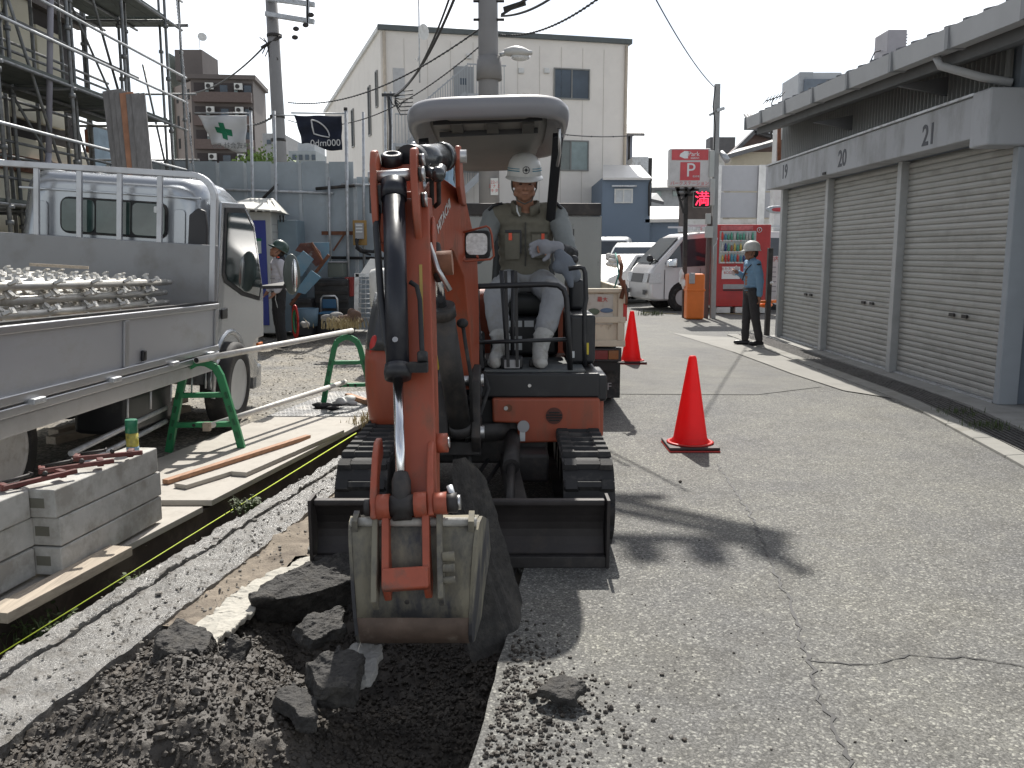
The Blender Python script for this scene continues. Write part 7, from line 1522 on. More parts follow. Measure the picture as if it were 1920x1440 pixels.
def pvest(m):
    for k in range(7):
        t_ = k / 6; z = lerp(1.28, 1.66, t_); w = lerp(.165, .195, math.sin(t_ * 1.5)); m.ell((.088, 5.985, z), (w, .135 + .01 * math.sin(t_ * 3), .075), None, 20, 10)
    limb(m, [shL + V(.045, 0, .008), V(.088, 6.0, 1.70), shR + V(-.045, 0, .008)], [.082, .10, .082])
    m.ell((.088, 5.92, 1.33), (.15, .10, .09)); 
vs_ = clothing(pvest, 'vest', VEST, op, .010, 5)
# collar, zip, pockets, tabs
m = MB(); cpts = [V(.088 + .082 * math.cos(a), 5.945 + .085 * math.sin(a), 1.765 - .05 * max(0, -math.sin(a))) for a in [RAD(x) for x in range(-70, 251, 16)]]
rg = [[p + V(0, 0, dz) + (p - V(.088, 5.945, p.z)).normalized() * o_ for o_, dz in ((-.004, .0), (-.004, .045), (.012, .040), (.022, -.02))] for p in cpts]
m.rings([[r[i] for i in range(4)] for r in rg], True, True); m.build('collar', VEST, vs_)
def front(x, z): # surface of the vest front
    u = (x - .088) / .20; return V(x, 5.985 - .137 * math.sqrt(max(.05, 1 - u * u)) - .012, z)
def patch(x0, x1, z0, z1, mt, name, off=.004, n=5):
    m = MB(); g_ = [[front(lerp(x0, x1, i / n), lerp(z0, z1, j)) + V(0, -off, 0) for j in (0, 1)] for i in range(n + 1)]; h_ = [[front(lerp(x0, x1, i / n), lerp(z0, z1, j)) + V(0, .012, 0) for j in (0, 1)] for i in range(n + 1)]
    rings = [[g_[i][0], g_[i][1], h_[i][1], h_[i][0]] for i in range(n + 1)]; m.rings(rings, True, False); return m.build(name, mt, vs_)
patch(.083, .093, 1.34, 1.66, mat('zip_dark', (.04, .038, .03), .6), 'zip', .003, 1)
patch(-.045, .06, 1.595, 1.612, BLACK, 'pocket_trim'); patch(.052, .062, 1.46, 1.60, BLACK, 'pocket_zip', .004, 1); patch(.125, .235, 1.585, 1.60, mat('vest_seam', (.075, .07, .05), .8), 'pocket_trim'); patch(-.045, .05, 1.42, 1.59, VEST, 'pocket', .002)
patch(.13, .23, 1.43, 1.583, VEST, 'pocket', .002)
TAB = mat('orange_tab', (.80, .10, .045), .5)
patch(-.022, .0, 1.545, 1.592, TAB, 'tab', .008, 1); patch(.193, .213, 1.545, 1.588, TAB, 'tab', .008, 1)
m = MB(); m.tube([V(.03, 5.86, 1.77), V(.035, 5.845, 1.73), V(.05, 5.84, 1.70)], .006, 6); m.build('cord', LBL, op)
for s_, a in ((-1, shL), (1, shR)): m = MB(); m.tube([a + V(-s_ * .06, -.03, .085), a + V(s_ * .0, -.045, .075), a + V(s_ * .03, -.05, .04)], .012, 6); m.build('shoulder_trim', BLACK, vs_)
def ptr(m):
    m.ell((.088, 5.95, 1.27), (.185, .15, .10), None, 20, 10)
    for h, k, a in ((hipL, knL, anL), (hipR, knR, anR)):
        limb(m, [h, h.lerp(k, .5), k, k.lerp(a, .35), k.lerp(a, .62)], [.098, .092, .078, .070, .066])
        m.ell(k.lerp(a, .25), (.074, .072, .03)); m.ell(k.lerp(a, .42), (.073, .070, .025))
clothing(ptr, 'trousers', TRS, op, .010, 4)
def pbt(m):
    for k, a, t_ in ((knL, anL, toL), (knR, anR, toR)):
        limb(m, [k.lerp(a, .45), k.lerp(a, .8), a], [.062, .052, .048]); limb(m, [a + V(0, .03, -.055), a + V(0, -.02, -.05), t_], [.042, .046, .036]); limb(m, [a, t_ + V(0, .04, .012)], [.048, .040]); m.ell(t_ + V(0, .03, .0), (.045, .07, .032))
        for q in (.5, .62, .75): m.ell(k.lerp(a, q), (.064, .062, .018))
clothing(pbt, 'boots', BOOT, op, .008, 3)
def pgl(m):
    hand(m, wrR + V(.02, .0, .0), wrR + V(-.05, -.02, .005), (-1, -.2, -.35), (0, 1, .1), 1.28, .7, -1); limb(m, [wrR + V(.045, .01, -.005), wrR], [.042, .040]); m.ell(wrR + V(-.04, -.02, .0), (.055, .036, .050))
clothing(pgl, 'glove', mat('grey_glove', (.27, .275, .30), .9, bump=.5, bscale=40), op, .0065, 2)
def pgl2(m): hand(m, wrL, wrL + V(-.01, -.055, -.01), (0, -1, -.3), (0, 0, 1), 1.2, .8)
clothing(pgl2, 'glove', MATS['grey_glove'], op, .0065, 2)
# cloth bundle hung on the console
def pcl(m):
    limb(m, [V(.30, 5.60, 1.45), V(.33, 5.60, 1.40), V(.39, 5.62, 1.32)], [.04, .062, .050]); m.ell((.30, 5.58, 1.38), (.05, .04, .05)); m.ell((.36, 5.6, 1.36), (.06, .05, .05)); limb(m, [V(.34, 5.58, 1.38), V(.37, 5.55, 1.26)], [.04, .02])
m = MB(); pcl(m); o = m.build('work_cloth', mat('blue_grey_cloth', (.16, .18, .21), .9, bump=.7, bscale=25, bdist=.01)); remesh(o, .010, 3); tag(o, 'blue-grey cloth bundle hung on the console beside the operator', 'cloth')

# ---- standing figures
def standing(name_label, base, yaw, H, pose, cols, hel, peak=1):
    s = H / 1.70; R = Matrix.Rotation(yaw, 3, 'Z'); B = Vector(base)
    def q(x, y, z): return B + R @ V(x * s, y * s, z * s)     # local: faces -y
    t = thing('person', name_label, 'person', base)
    ht, tilt = pose['tilt'], None
    Rh_ = R @ Matrix.Rotation(RAD(pose.get('yawh', 0)), 3, 'Z') @ Matrix.Rotation(RAD(-ht), 3, 'X')
    hc_ = q(0, pose.get('hy', -.015), 1.555)
    m = MB(); headmesh(m, hc_, Rh_)
    sl, sr = q(-.185, .0, 1.375), q(.185, .0, 1.375)
    limb(m, [hc_ + V(0, 0, -.05), q(0, .01, 1.42)], [.05, .058]); limb(m, [sl, q(0, 0, 1.38), sr], [.04, .08, .04]); limb(m, [q(0, 0, 1.32), q(0, 0, .95)], [.11, .11])
    arms = [[sl] + [q(*p) for p in pose['la']], [sr] + [q(*p) for p in pose['ra']]]
    for a in arms: limb(m, a, [.04, .036, .026]); f = (a[2] - a[1]).normalized(); hand(m, a[2], a[2] + f * .05, f, R @ V(0, 1, 0.05), .95, .35, 1)
    legs = [[q(-.09, .0, .92)] + [q(*p) for p in pose['ll']], [q(.09, .0, .92)] + [q(*p) for p in pose['rl']]]
    for a in legs: limb(m, a, [.075, .05, .036]); limb(m, [q(0, 0, .95), a[0]], [.1, .075])
    b = m.build('body', cols['skin'], t); remesh(b, .009, 2); face_parts(hc_, Rh_, t)
    def tor(m):
        for k in range(8): z = lerp(.95, 1.36, k / 7); w = .165 + .03 * math.sin(k / 7 * 2.2); m.ell(q(0, .005, z), (w * s, .125 * s, .07 * s), R, 18, 8)
        limb(m, [sl, q(0, 0, 1.38), sr], [.07, .09, .07]); limb(m, [q(0, 0, 1.40), q(0, -.01, 1.45)], [.075, .062])
        for a in arms: limb(m, [a[0], a[1], a[1].lerp(a[2], .92)], [.072, .060, .046])
    j = clothing(tor, 'jacket', cols['top'], t, .012, 3)
    def trs(m):
        m.ell(q(0, .005, .93), (.165 * s, .12 * s, .10 * s), R)
        for a in legs: limb(m, [a[0], a[1], a[2] + V(0, 0, .03)], [.098, .072, .060])
    clothing(trs, 'trousers', cols['leg'], t, .012, 3)
    def sh(m):
        for a, d in zip(legs, pose['toe']):
            f = R @ V(*d).normalized(); c = a[2]; c = V(c.x, c.y, B.z + .045); limb(m, [c - f * .04, c + f * .09, c + f * .15], [.042, .040, .030])
    clothing(sh, 'shoes', cols['shoe'], t, .009, 2)
    m = MB(); m.ell(hc_ + Rh_ @ V(0, .03, .0), (.08, .085, .085), Rh_); m.build('hair', HAIR, t)
    h = helmet(hc_ + Rh_ @ V(0, 0, .012), Rh_, t, hel)
    m = MB(); m.tube([hc_ + Rh_ @ V(-.084, .0, .04), hc_ + Rh_ @ V(-.045, -.05, -.105), hc_ + Rh_ @ V(.045, -.05, -.105), hc_ + Rh_ @ V(.084, 0, .04)], .004, 6); m.build('chin_strap', INK, t)
    return t, q, R, hc_, Rh_, j
gt, q, R, hc_, Rh_, j = standing('traffic guard in white helmet and light blue shirt standing at the garage end', G(1405, 648), RAD(-82), 1.60,
    dict(tilt=0, hy=-.03, la=[(-.25, .02, 1.12), (-.20, -.16, 1.22)], ra=[(.24, .04, 1.10), (.22, .05, .86)], ll=[(-.10, -.03, .50), (-.10, -.04, .09)], rl=[(.10, .04, .50), (.11, .12, .09)], toe=[(-.3, -1, 0), (.1, -1, 0)]),
    dict(skin=SKIND, top=mat('light_blue_shirt', (.17, .29, .42), .85, var=.08, bump=.4, bscale=14, bdist=.01), leg=mat('charcoal_trousers', (.035, .033, .036), .8, var=.2, bump=.4, bscale=12, bdist=.01), shoe=BLACK), mat('helmet_grey', (.5, .5, .47), .4, dirt=(.3, .28, .24), damt=.4, dscale=8))
m = MB(); m.tube([q(-.17 * math.cos(a), .125 * math.sin(a), 0.965) for a in [6.283 * k / 20 for k in range(21)]], .02, 6); m.build('belt', BLACK, gt)
m = MB(); m.tube([q(.16, -.05, 1.40), q(.05, -.13, 1.28), q(-.1, -.13, 1.10)], .010, 6); m.build('whistle_cord', INK, gt)
m = MB(); m.ell(q(.235, .0, 1.37), (.035, .04, .02), R); m.build('shoulder_badge', INK, gt)
m = MB(); p_ = q(-.20, -.22, 1.26); m.obox(p_, (.07, .006, .15), Matrix.Rotation(RAD(35), 3, 'Y')); tag(m.build('paper_sheet', mat('paper_pinkish', (.62, .55, .55), .8)), 'small folded paper held up in the guard’s hand', 'paper')
wt, q, R, hc_, Rh_, j = standing('worker in white jacket and dark green helmet looking up beside the truck mirror', G(527, 652), RAD(-62), 1.62,
    dict(tilt=32, hy=-.0, la=[(-.27, .03, 1.12), (-.24, -.12, .92)], ra=[(.26, .06, 1.12), (.20, -.10, .92)], ll=[(-.10, -.02, .50), (-.11, .03, .09)], rl=[(.10, -.02, .50), (.12, .02, .09)], toe=[(-.3, -1, 0), (.3, -1, 0)]),
    dict(skin=SKIND, top=mat('white_jacket', (.47, .46, .50), .8, var=.06, bump=.4, bscale=12, bdist=.01), leg=mat('black_trousers', (.015, .015, .017), .8, bump=.3), shoe=BLACK), mat('helmet_green', (.025, .06, .048), .35, coat=.3))
def yk(m): limb(m, [q(-.14, .02, 1.40), q(0, .03, 1.42), q(.14, .02, 1.40)], [.065, .095, .065]); m.ell(q(0, .06, 1.33), (.15, .09, .09), R)
clothing(yk, 'jacket_yoke', mat('navy_yoke', (.012, .013, .02), .8), j, .012, 3)
m = MB(); m.ell(q(.17, -.03, 1.47), (.03, .02, .012), R); m.build('badge', TAB, j)
m = MB(); m.tube([q(.15, -.08, .93), q(.17, -.10, .80), q(.15, -.05, .60), q(.16, -.02, .40)], .005, 5); m.build('cord', LBL, wt)
m = MB(); m.tube([q(.17 * math.cos(a), .125 * math.sin(a), 1.13) for a in [6.283 * k / 20 for k in range(21)]], .003, 5); m.build('seam', mat('seam_dark', (.1, .1, .1), .8), j)
# ------------------------------------------------------------------ props at the digging edge
def obj(mb, name, mt, label, cat, group=None, bevel=0, seg=2): return tag(mb.build(name, mt, None, bevel, seg), label, cat, group)
# traffic cones
def cone(c, label):
    t = thing('traffic_cone', label, 'traffic cone', c, 'red traffic cones'); c = Vector(c)
    m = MB(); m.lathe([(.145, .038), (.14, .06), (.128, .075), (.125, .09), (.034, .66), (.030, .685), (.022, .70), (.012, .702)], c, n=32); m.build('cone_body', CONEM, t)
    m = MB(); m.box(c.x - .19, c.x + .19, c.y - .19, c.y + .19, .0, .012); m.build('base', REDP, t, .004)
    m = MB(); m.box(c.x - .188, c.x + .188, c.y - .188, c.y + .188, .013, .036); m.build('weight_base', mat('cone_weight', (.035, .02, .02), .6, dirt=(.12, .1, .09), damt=.5), t, .006)
    m = MB(); m.lathe([(.175, .037), (.178, .045), (.165, .050), (.150, .048), (.148, .037)], c, n=32); m.build('ring', REDP, t); return t
cone((1.355, 6.56, 0), 'red traffic cone standing alone on the open asphalt'); cone((1.60, 11.75, 0), 'red traffic cone partly hidden behind the tipper truck corner')
# green trestles with two barrier pipes
def trestle(c, yaw, label, w=.20, H=.66):
    t = thing('barrier_stand', label, 'barrier stand', c, 'green barrier stands'); M = Matrix.Translation(c) @ Matrix.Rotation(yaw, 4, 'Z')
    for s_ in (-1, 1):
        m = MB(); pts = [(s_ * w * 1.32, 0), (s_ * w * 1.16, .15), (s_ * w * .86, .40), (s_ * w * .66, .56), (s_ * w * .50, .625), (s_ * w * .18, .66), (0, .665)]
        for i in range(len(pts) - 1): a, b_ = M @ V(pts[i][0], 0, pts[i][1]), M @ V(pts[i + 1][0], 0, pts[i + 1][1]); m.bar(a, b_ + (b_ - a) * .06, .055, .052, up=M.to_3x3() @ V(0, 0, 1) if i > 3 else M.to_3x3() @ V(s_, 0, 0))
        m.build('leg', GREENP, t, .004)
        m = MB()
        for z in (.12, .22, .32, .42): x = s_ * (w * 1.32 - z * w * 1.08); m.obox(M @ V(x, -.030, z), (.018, .012, .05), M.to_3x3() @ Matrix.Rotation(s_ * -.3, 3, 'Y'))
        m.build('leg_rib', mat('green_dark', (.008, .10, .04), .5), t)
    for z, hw_ in ((.20, w * 1.08), (.42, w * .82)):
        m = MB(); m.bar(M @ V(-hw_, 0, z), M @ V(hw_, 0, z), .05, .035); m.build('crossbar', GREENP, t, .004)
    m = MB()
    for x in (-.07, 0, .07): m.cyl(M @ V(x, -.026, .20), M @ V(x, -.0265 - .002, .20), .013, n=10)
    m.build('hole', BLK, t); return t
g0, g1 = G(386, 848), G(648, 760)
trestle((g0.x + .0, g0.y, .01), RAD(6), 'green plastic A-shaped barrier stand nearest the camera beside the timber'); trestle((g1.x + .03, g1.y, 0), RAD(6), 'farther green plastic A-shaped barrier stand by the digger', w=.185)
def pipe(a, b_, r, label, mt=GALV):
    m = MB(); m.tube([a, b_], r, 14); o = m.build('barrier_pipe', mt, None); tag(o, label, 'pipe', 'barrier pipes'); d = (Vector(b_) - Vector(a)).normalized(); mm = MB(); mm.tube([Vector(a) - d * .002, Vector(a) + d * .01], r * .8, 12); RM[o.name] = o.matrix_world.copy(); mm.build('pipe_mouth', BLK, o); return o
WP = mat('pale_pipe', (.62, .61, .58), .5, .1, var=.1, dirt=(.4, .36, .3), damt=.5, dscale=12)
a = V(g0.x + .02, g0.y - .15, .705); b_ = P(660, 620, 8.5); pipe(a, b_, .024, 'upper pale barrier pipe lying across the tops of both green stands', WP)
a = P(385, 801, 6.28); b_ = P(648, 716, 8.35); pipe(a, b_, .022, 'lower pale barrier pipe resting on the crossbars of the green stands', WP)
m = MB(); q = P(388, 800, 6.26); m.obox(q, (.05, .04, .06)); obj(m, 'wood_block', WOOD, 'small wooden block tied at the near end of the lower barrier pipe', 'block')
# concrete kerb blocks in two stacks
sd_ = V(.130, .9915, 0); nd = V(-.9915, .130, 0)
def block(p, L, w, z0, h, label, group):
    p = Vector(p); a, b1 = p, p + sd_ * L; c1, d1 = b1 + nd * w, a + nd * w; e = .006
    bt = [V(v.x, v.y, z0 + .0015) for v in (a, b1, c1, d1)]; tp_ = [V(v.x, v.y, z0 + h - .0015) for v in (a, b1, c1, d1)]
    m = MB(); m.hexa([bt[0], bt[1], bt[2], bt[3]] + tp_); o = m.build('kerb_block', CONC, None, .007); tag(o, label, 'concrete block', group)
    m = MB(); cc = a + nd * w * .5 - sd_ * .0; s_ = .034; z = z0 + h * .5
    q = [cc + nd * s_ + V(0, 0, z - .02), cc - nd * s_ + V(0, 0, z - .02), cc - nd * s_ + V(0, 0, z + .024), cc + nd * s_ + V(0, 0, z + .024)]
    q = [V(v.x, v.y, v.z) - sd_ * .0015 for v in q]; q2 = [cc + (v - cc) * .8 for v in q]
    m.prism([v + sd_ * .002 for v in q], -sd_ * .0025); m.build('end_pocket', mat('pocket_dirt', (.16, .155, .125), .9, var=.2), o)
    return o
fr_ = G(116, 1082, .03)
for k, nm in enumerate(('bottom', 'middle', 'top')):
    block((fr_.x + random.uniform(-.004, .004), fr_.y + random.uniform(-.01, .01) + (.012 if k == 1 else 0), 0), .86, .175, .03 + k * .135, .133, '%s concrete kerb block of the right hand stack with the red clamps on it' % nm, 'kerb blocks in the right stack')
ft_ = G(58, 914, .435); fl_ = ft_ - sd_ * .85
for k, nm in enumerate(('bottom', 'middle', 'top')):
    block((fl_.x + [.0, -.006, .003][k], fl_.y + [.0, .02, -.01][k], 0), .84, .175, .03 + k * .135, .133, '%s concrete kerb block of the stack cut off by the left picture edge' % nm, 'kerb blocks in the left stack')
# red clamps and the spray can on the blocks
zt = .03 + 3 * .135
def rtop(u, v): return fr_ + sd_ * u + nd * v + V(0, 0, zt - fr_.z)
RCL = mat('red_clamp', (.11, .024, .02), .5, var=.4, scale=20, dirt=(.12, .06, .05), damt=.6, dscale=15)
for k, (u, v, an_) in enumerate(((.05, .10, .9), (.30, .09, .5), (.52, .07, .25))):
    t = thing('pipe_clamp', ['red screw clamp at the near left end of the block top', 'red screw clamp lying in the middle of the block top', 'red screw clamp beside the spray can on the block top'][k], 'clamp', rtop(u, v), 'red clamps on the blocks')
    d = V(math.cos(an_), math.sin(an_), 0); p_ = V(-d.y, d.x, 0); c = rtop(u, v)
    m = MB(); m.bar(c - d * .16 + V(0, 0, .02), c + d * .16 + V(0, 0, .035), .022, .022); m.build('bar', RCL, t, .004)
    m = MB(); m.bar(c - d * .15 + V(0, 0, .02), c - d * .15 + p_ * .07 + V(0, 0, .02), .03, .03); m.build('jaw', RCL, t, .004)
    m = MB(); m.bar(c + d * .10 + V(0, 0, .03), c + d * .10 + p_ * .06 + V(0, 0, .03), .03, .035); m.build('jaw', RCL, t, .004)
    m = MB(); m.tube([c - d * .15 + p_ * .055 + V(0, 0, .03), c - d * .02 + p_ * .05 + V(0, 0, .045)], .008, 8); m.tube([c - d * .02 + p_ * .03 + V(0, 0, .05), c - d * .02 + p_ * .07 + V(0, 0, .05)], .006, 7); m.ell(c + d * .02 + V(0, 0, .05), (.012, .012, .012)); m.build('screw', DARKM, t)
cc = rtop(.74, .07); t = thing('spray_can', 'green-capped yellow spray can standing on the concrete blocks', 'spray can', cc); cc = V(cc.x, cc.y, zt)
m = MB(); m.lathe([(.028, 0), (.031, .004), (.031, .10)], cc, n=24); m.build('can', mat('can_yellow', (.42, .36, .07), .35, var=.6, scale=26, dirt=(.05, .16, .12), damt=.9, dscale=22, dthr=.55), t)
m = MB(); m.lathe([(.0315, .10), (.0315, .165), (.029, .17)], cc, n=24); m.build('cap', mat('can_green', (.02, .17, .09), .35), t)
m = MB(); m.lathe([(.0318, .0), (.0318, .028)], cc, n=24); m.build('label_band', mat('can_blue', (.22, .33, .42), .35, var=.3, scale=30), t)
# boards along the ditch
def board(pts, z0, th, label, mt=PLY, name='plywood_sheet', cat='board', group='sheets and boards along the ditch'):
    q = [Vector((p[0], p[1], z0)) for p in pts]; m = MB(); m.hexa(q + [p + V(0, 0, th) for p in q]); return obj(m, name, mt, label, cat, group, .003)
def gp(*a): return [G(x, y, .0) for x, y in a]
def sp(u0, u1, y0, y1): # strip beside the ditch: u metres left of the board edge
    return [(xb(y0) - u1, y0), (xb(y0) - u0, y0), (xb(y1) - u0, y1), (xb(y1) - u1, y1)]
board(sp(0.0, .62, 2.6, 4.92), -.02, .035, 'near plywood sheet under the concrete blocks beside the ditch')
board(sp(-.01, .95, 5.0, 7.65), -.005, .035, 'far plywood sheet between the two green barrier stands')
m = MB(); m.hexa([V(*p, -.26) for p in sp(.02, .06, 2.6, 9.0)] + [V(*p, -.021) for p in sp(.02, .06, 2.6, 9.0)]); obj(m, 'form_board', mat('form_dark', (.055, .042, .034), .85, var=.3, scale=6, bump=.4, dirt=(.12, .10, .08), damt=.5, dscale=6), 'dark timber edging board under the plywood along the ditch', 'board')
def plank(pa, pb, w, th, z, label, mt=WOOD, group='loose planks on the plywood'):
    a, b1 = G(*pa, z), G(*pb, z); m = MB(); m.bar(a + V(0, 0, th / 2), b1 + V(0, 0, th / 2), w, th); return obj(m, 'plank', mt, label, 'plank', group, .003)
plank((-10, 1168), (228, 1040), .12, .045, .016, 'thick plank lying on the near plywood at the lower left')
plank((310, 908), (578, 822), .05, .03, .032, 'long reddish lath lying on the far plywood nearest the blocks', WOODR)
plank((338, 916), (545, 852), .10, .028, .032, 'short pale plank below the reddish lath', PLY)
plank((448, 893), (634, 812), .11, .030, .032, 'long pale plank at the ditch side of the far plywood', PLY)
# checker plate
cp = sp(-.02, .98, 7.72, 9.15); z = .012
t = thing('checker_plate', 'steel checker plate lying on the ground below the far green stand', 'steel plate', (cp[0][0], cp[0][1], 0))
CHK = mat('checker_steel', (.20, .20, .20), .42, .75, var=.25, scale=6, dirt=(.25, .23, .2), damt=.5, dscale=6)
m = MB(); q = [V(*p, .01) for p in cp]; m.hexa(q + [p + V(0, 0, .014) for p in q]); m.build('plate', CHK, t, .003)
m = MB()
for i in range(26):
    for j_ in range(18):
        u, v_ = (i + .5) / 26, (j_ + .5) / 18; p_ = q[0].lerp(q[1], u).lerp(q[3].lerp(q[2], u), v_) + V(0, 0, .0155); a_ = .8 if (i + j_) % 2 else -.8; d = V(math.cos(a_), math.sin(a_), 0) * .016; m.bar(p_ - d, p_ + d, .007, .003)
o = m.build('tread_pattern', CHK, t); stuff(o)
def blob(label, name, c, r, n, mt, cat, it=2, vox=.012):
    m = MB()
    for k in range(n): m.ell(Vector(c) + V(random.gauss(0, r[0] * .4), random.gauss(0, r[1] * .4), abs(random.gauss(0, r[2] * .4)) + r[2] * .35), (r[0] * random.uniform(.25, .5), r[1] * random.uniform(.25, .5), r[2] * random.uniform(.3, .6)))
    o = m.build(name, mt); remesh(o, vox, it); return tag(o, label, cat)
q = G(612, 770); blob('black work bag lying on the checker plate', 'work_bag', (q.x, q.y, .02), (.20, .08, .05), 9, BLACKR, 'bag')
q = G(655, 762); blob('crumpled pale gloves and bags lying on the checker plate', 'gloves', (q.x, q.y, .02), (.14, .07, .05), 10, WHITEW, 'gloves')
m = MB(); m.bar(G(652, 742, .04), G(700, 758, .04), .06, .05); obj(m, 'plank', WOODR, 'short reddish wood offcut behind the far green stand', 'plank')
# string line
STR = mat('yellow_string', (.50, .62, .04), .6)
m = MB(); m.tube([P(-30, 1245, 2.98), P(340, 1015, 4.55), P(668, 812, 7.05)], [.0021, .003, .004], 6); obj(m, 'string_line', STR, 'yellow-green builder’s string stretched along the ditch', 'string')
m = MB()
for k in range(14):
    a = V(-1.05 + random.gauss(0, .09), 7.7 + random.gauss(0, .25), .02); d = V(random.uniform(-1, 1), random.uniform(-1, 1), random.uniform(-.1, .3)).normalized() * random.uniform(.08, .25); m.bar(a, a + d, .02, .012)
obj(m, 'wood_scraps', WOODR, 'heap of broken wood scraps beside the digger’s left track', 'wood scraps')

# ------------------------------------------------------------------ things by the fence
def bxp(name, m_, par, pxl, pxr, pt, pb, Y, dep, bevel=.0, z0=None):
    a = P(pxl, pt, Y); c = P(pxr, pb, Y); return MB().box(a.x, c.x, Y, Y + dep, c.z if z0 is None else z0, a.z).build(name, m_, par, bevel)
tl = thing('portable_toilet', 'portable site toilet with pale roof and deep blue door by the fence', 'toilet', P(500, 475, 15.7))
a, c = P(415, 375, 15.6), P(511, 475, 15.6)
LG = mat('toilet_grey', (.45, .46, .44), .5, var=.06)
MB().box(a.x + .0, c.x, 15.6, 16.6, .05, 2.18).build('cabin', LG, tl, .02)
bxp('door', mat('door_blue', (.028, .045, .26), .45, var=.06), tl, 432, 505, 413, 610, 15.57, .03, .008)
bxp('notice', mat('notice_white', (.5, .55, .53), .5), tl, 446, 490, 452, 475, 15.55, .015); bxp('notice_head', GRN, tl, 446, 490, 447, 452, 15.55, .015)
q = P(462, 463, 15.545); text('lettering', '安全', .14, REDP, q, (1, 0, 0), (0, 0, 1), tl, .001)
m = MB(); q0, q1, q2, q3 = P(410, 390, 15.35), P(528, 398, 15.35), P(545, 402, 16.5), P(425, 392, 16.7); m.hexa([q0, q1, q2 + V(0, 0, -.02), q3, q0 + V(0, 0, .03), q1 + V(0, 0, .03), P(512, 372, 16.2), P(470, 371, 16.2)]); m.build('roof', mat('toilet_roof', (.62, .61, .56), .5), tl, .01)
for k in range(6): m = MB(); m.bar(P(470 + k * 8, 373, 16.0), P(452 + k * 14, 396, 15.34), .03, .02); m.build('roof_rib', MATS['toilet_roof'], tl)
for k in range(8): m = MB(); a = P(512, 420 + k * 14, 15.58); m.box(c.x + .001, c.x + .012, 15.65, 16.55, a.z - .01, a.z + .005); m.build('side_joint', GREYP, tl)
m = MB(); m.box(c.x, c.x + .35, 16.0, 16.58, .05, 2.05); m.build('side_locker', mat('locker_blue', (.17, .23, .27), .5), tl, .01)
for k in range(2): m = MB(); a = P(524 + k * 6, 410, 15.98); m.box(a.x, a.x + .02, 15.98, 16.0, a.z - .06, a.z + .06); m.build('slot', BLK, tl)
# tilted blue boards and rusty plate
LB = mat('light_blue_board', (.13, .26, .36), .5, var=.08, dirt=(.3, .3, .28), damt=.3, dscale=5)
def tiltboard(pts, Y, mt, label, name='blue_board', th=.03):
    m = MB(); m.prism([P(x, y, Y) for x, y in pts], (0, th, 0)); return obj(m, name, mt, label, 'board', 'boards piled by the fence', .004)
tiltboard([(552, 487), (568, 470), (588, 486), (566, 518), (545, 520)], 15.2, LB, 'upper tilted light blue board right of the white-jacketed worker')
tiltboard([(545, 545), (564, 532), (583, 506), (602, 520), (572, 552)], 15.0, LB, 'lower tilted light blue board near the dark crates')
tiltboard([(575, 456), (617, 454), (617, 488), (600, 510), (583, 490)], 15.6, LB, 'largest pale blue sheet standing behind the rusty plate')
tiltboard([(553, 470), (563, 456), (585, 455), (600, 472), (606, 492), (592, 500), (575, 480), (566, 474)], 15.4, mat('rusty_plate', (.16, .07, .055), .8, var=.4, scale=5, dirt=(.38, .42, .42), damt=.9, dscale=4, dthr=.52), 'rust-stained torn plate among the blue boards', 'rusty_plate')
m = MB(); m.bar(P(545, 572, 15.3), P(617, 478, 15.3), .06, .05); m.bar(P(584, 455, 15.35), P(606, 492, 15.35), .04, .04); obj(m, 'steel_beam', RUST, 'dark rusty beam slanting up through the board pile', 'beam')
# control box on yellow board, cables
t = thing('power_box', 'grey power breaker box on a yellow-brown board hanging on the fence pipes', 'power box', P(674, 470, 16.4)); bxp('backboard', mat('board_ochre', (.34, .21, .07), .7), t, 661, 688, 413, 460, 16.5, .03, .005); bx2 = bxp('box', GREYP, t, 665, 681, 418, 448, 16.38, .11, .01)
for k in range(3): bxp('switch', LBL, t, 667, 679, 421 + k * 6, 424 + k * 6, 16.36, .02)
m = MB(); m.tube([P(668, 448, 16.4), P(670, 462, 16.35), P(680, 470, 16.3), P(700, 472, 16.3), P(712, 462, 16.3)], .03, 7); m.tube([P(672, 448, 16.4), P(668, 466, 16.35), P(676, 472, 16.35), P(695, 478, 16.3)], .02, 7); m.build('cable', BLACKR, t)
# grey box, crates, stools, bags, mesh cage
t = thing('tool_box', 'dull green-grey tool box on dark crates by the fence', 'box', P(628, 505, 16.2)); bxp('body', mat('box_green_grey', (.15, .17, .15), .6), t, 614, 643, 493, 520, 16.2, .4, .015); bxp('lid', GREYP, t, 613, 644, 490, 493, 16.18, .44, .01)
t = thing('red_box', 'small red metal box with a pale label near the mesh cage', 'box', P(655, 525, 16)); bxp('body', mat('box_red', (.28, .03, .025), .6), t, 646, 662, 520, 556, 16, .3, .01); bxp('label', LBL, t, 647, 653, 524, 537, 15.98, .02)
t = thing('dark_crate', 'dark crate heaped with gear under the grey tool box', 'crate', P(620, 560, 15.8), 'dark crates by the fence'); bxp('body', BLACK, t, 588, 655, 523, 600, 15.9, .6, .03, z0=0.0)
for k in range(4): bxp('slat', DARKM, t, 590, 653, 530 + k * 16, 536 + k * 16, 15.86, .04, .006)
t = thing('dark_crate', 'second dark crate at the feet of the board pile', 'crate', P(565, 580, 15.6), 'dark crates by the fence'); bxp('body', BLACK, t, 545, 585, 560, 600, 15.6, .5, .03, z0=0.0)
for k in range(3): bxp('slat', DARKM, t, 547, 583, 566 + k * 14, 571 + k * 14, 15.56, .04, .006)
BC = mat('blue_plastic', (.02, .10, .20), .45)
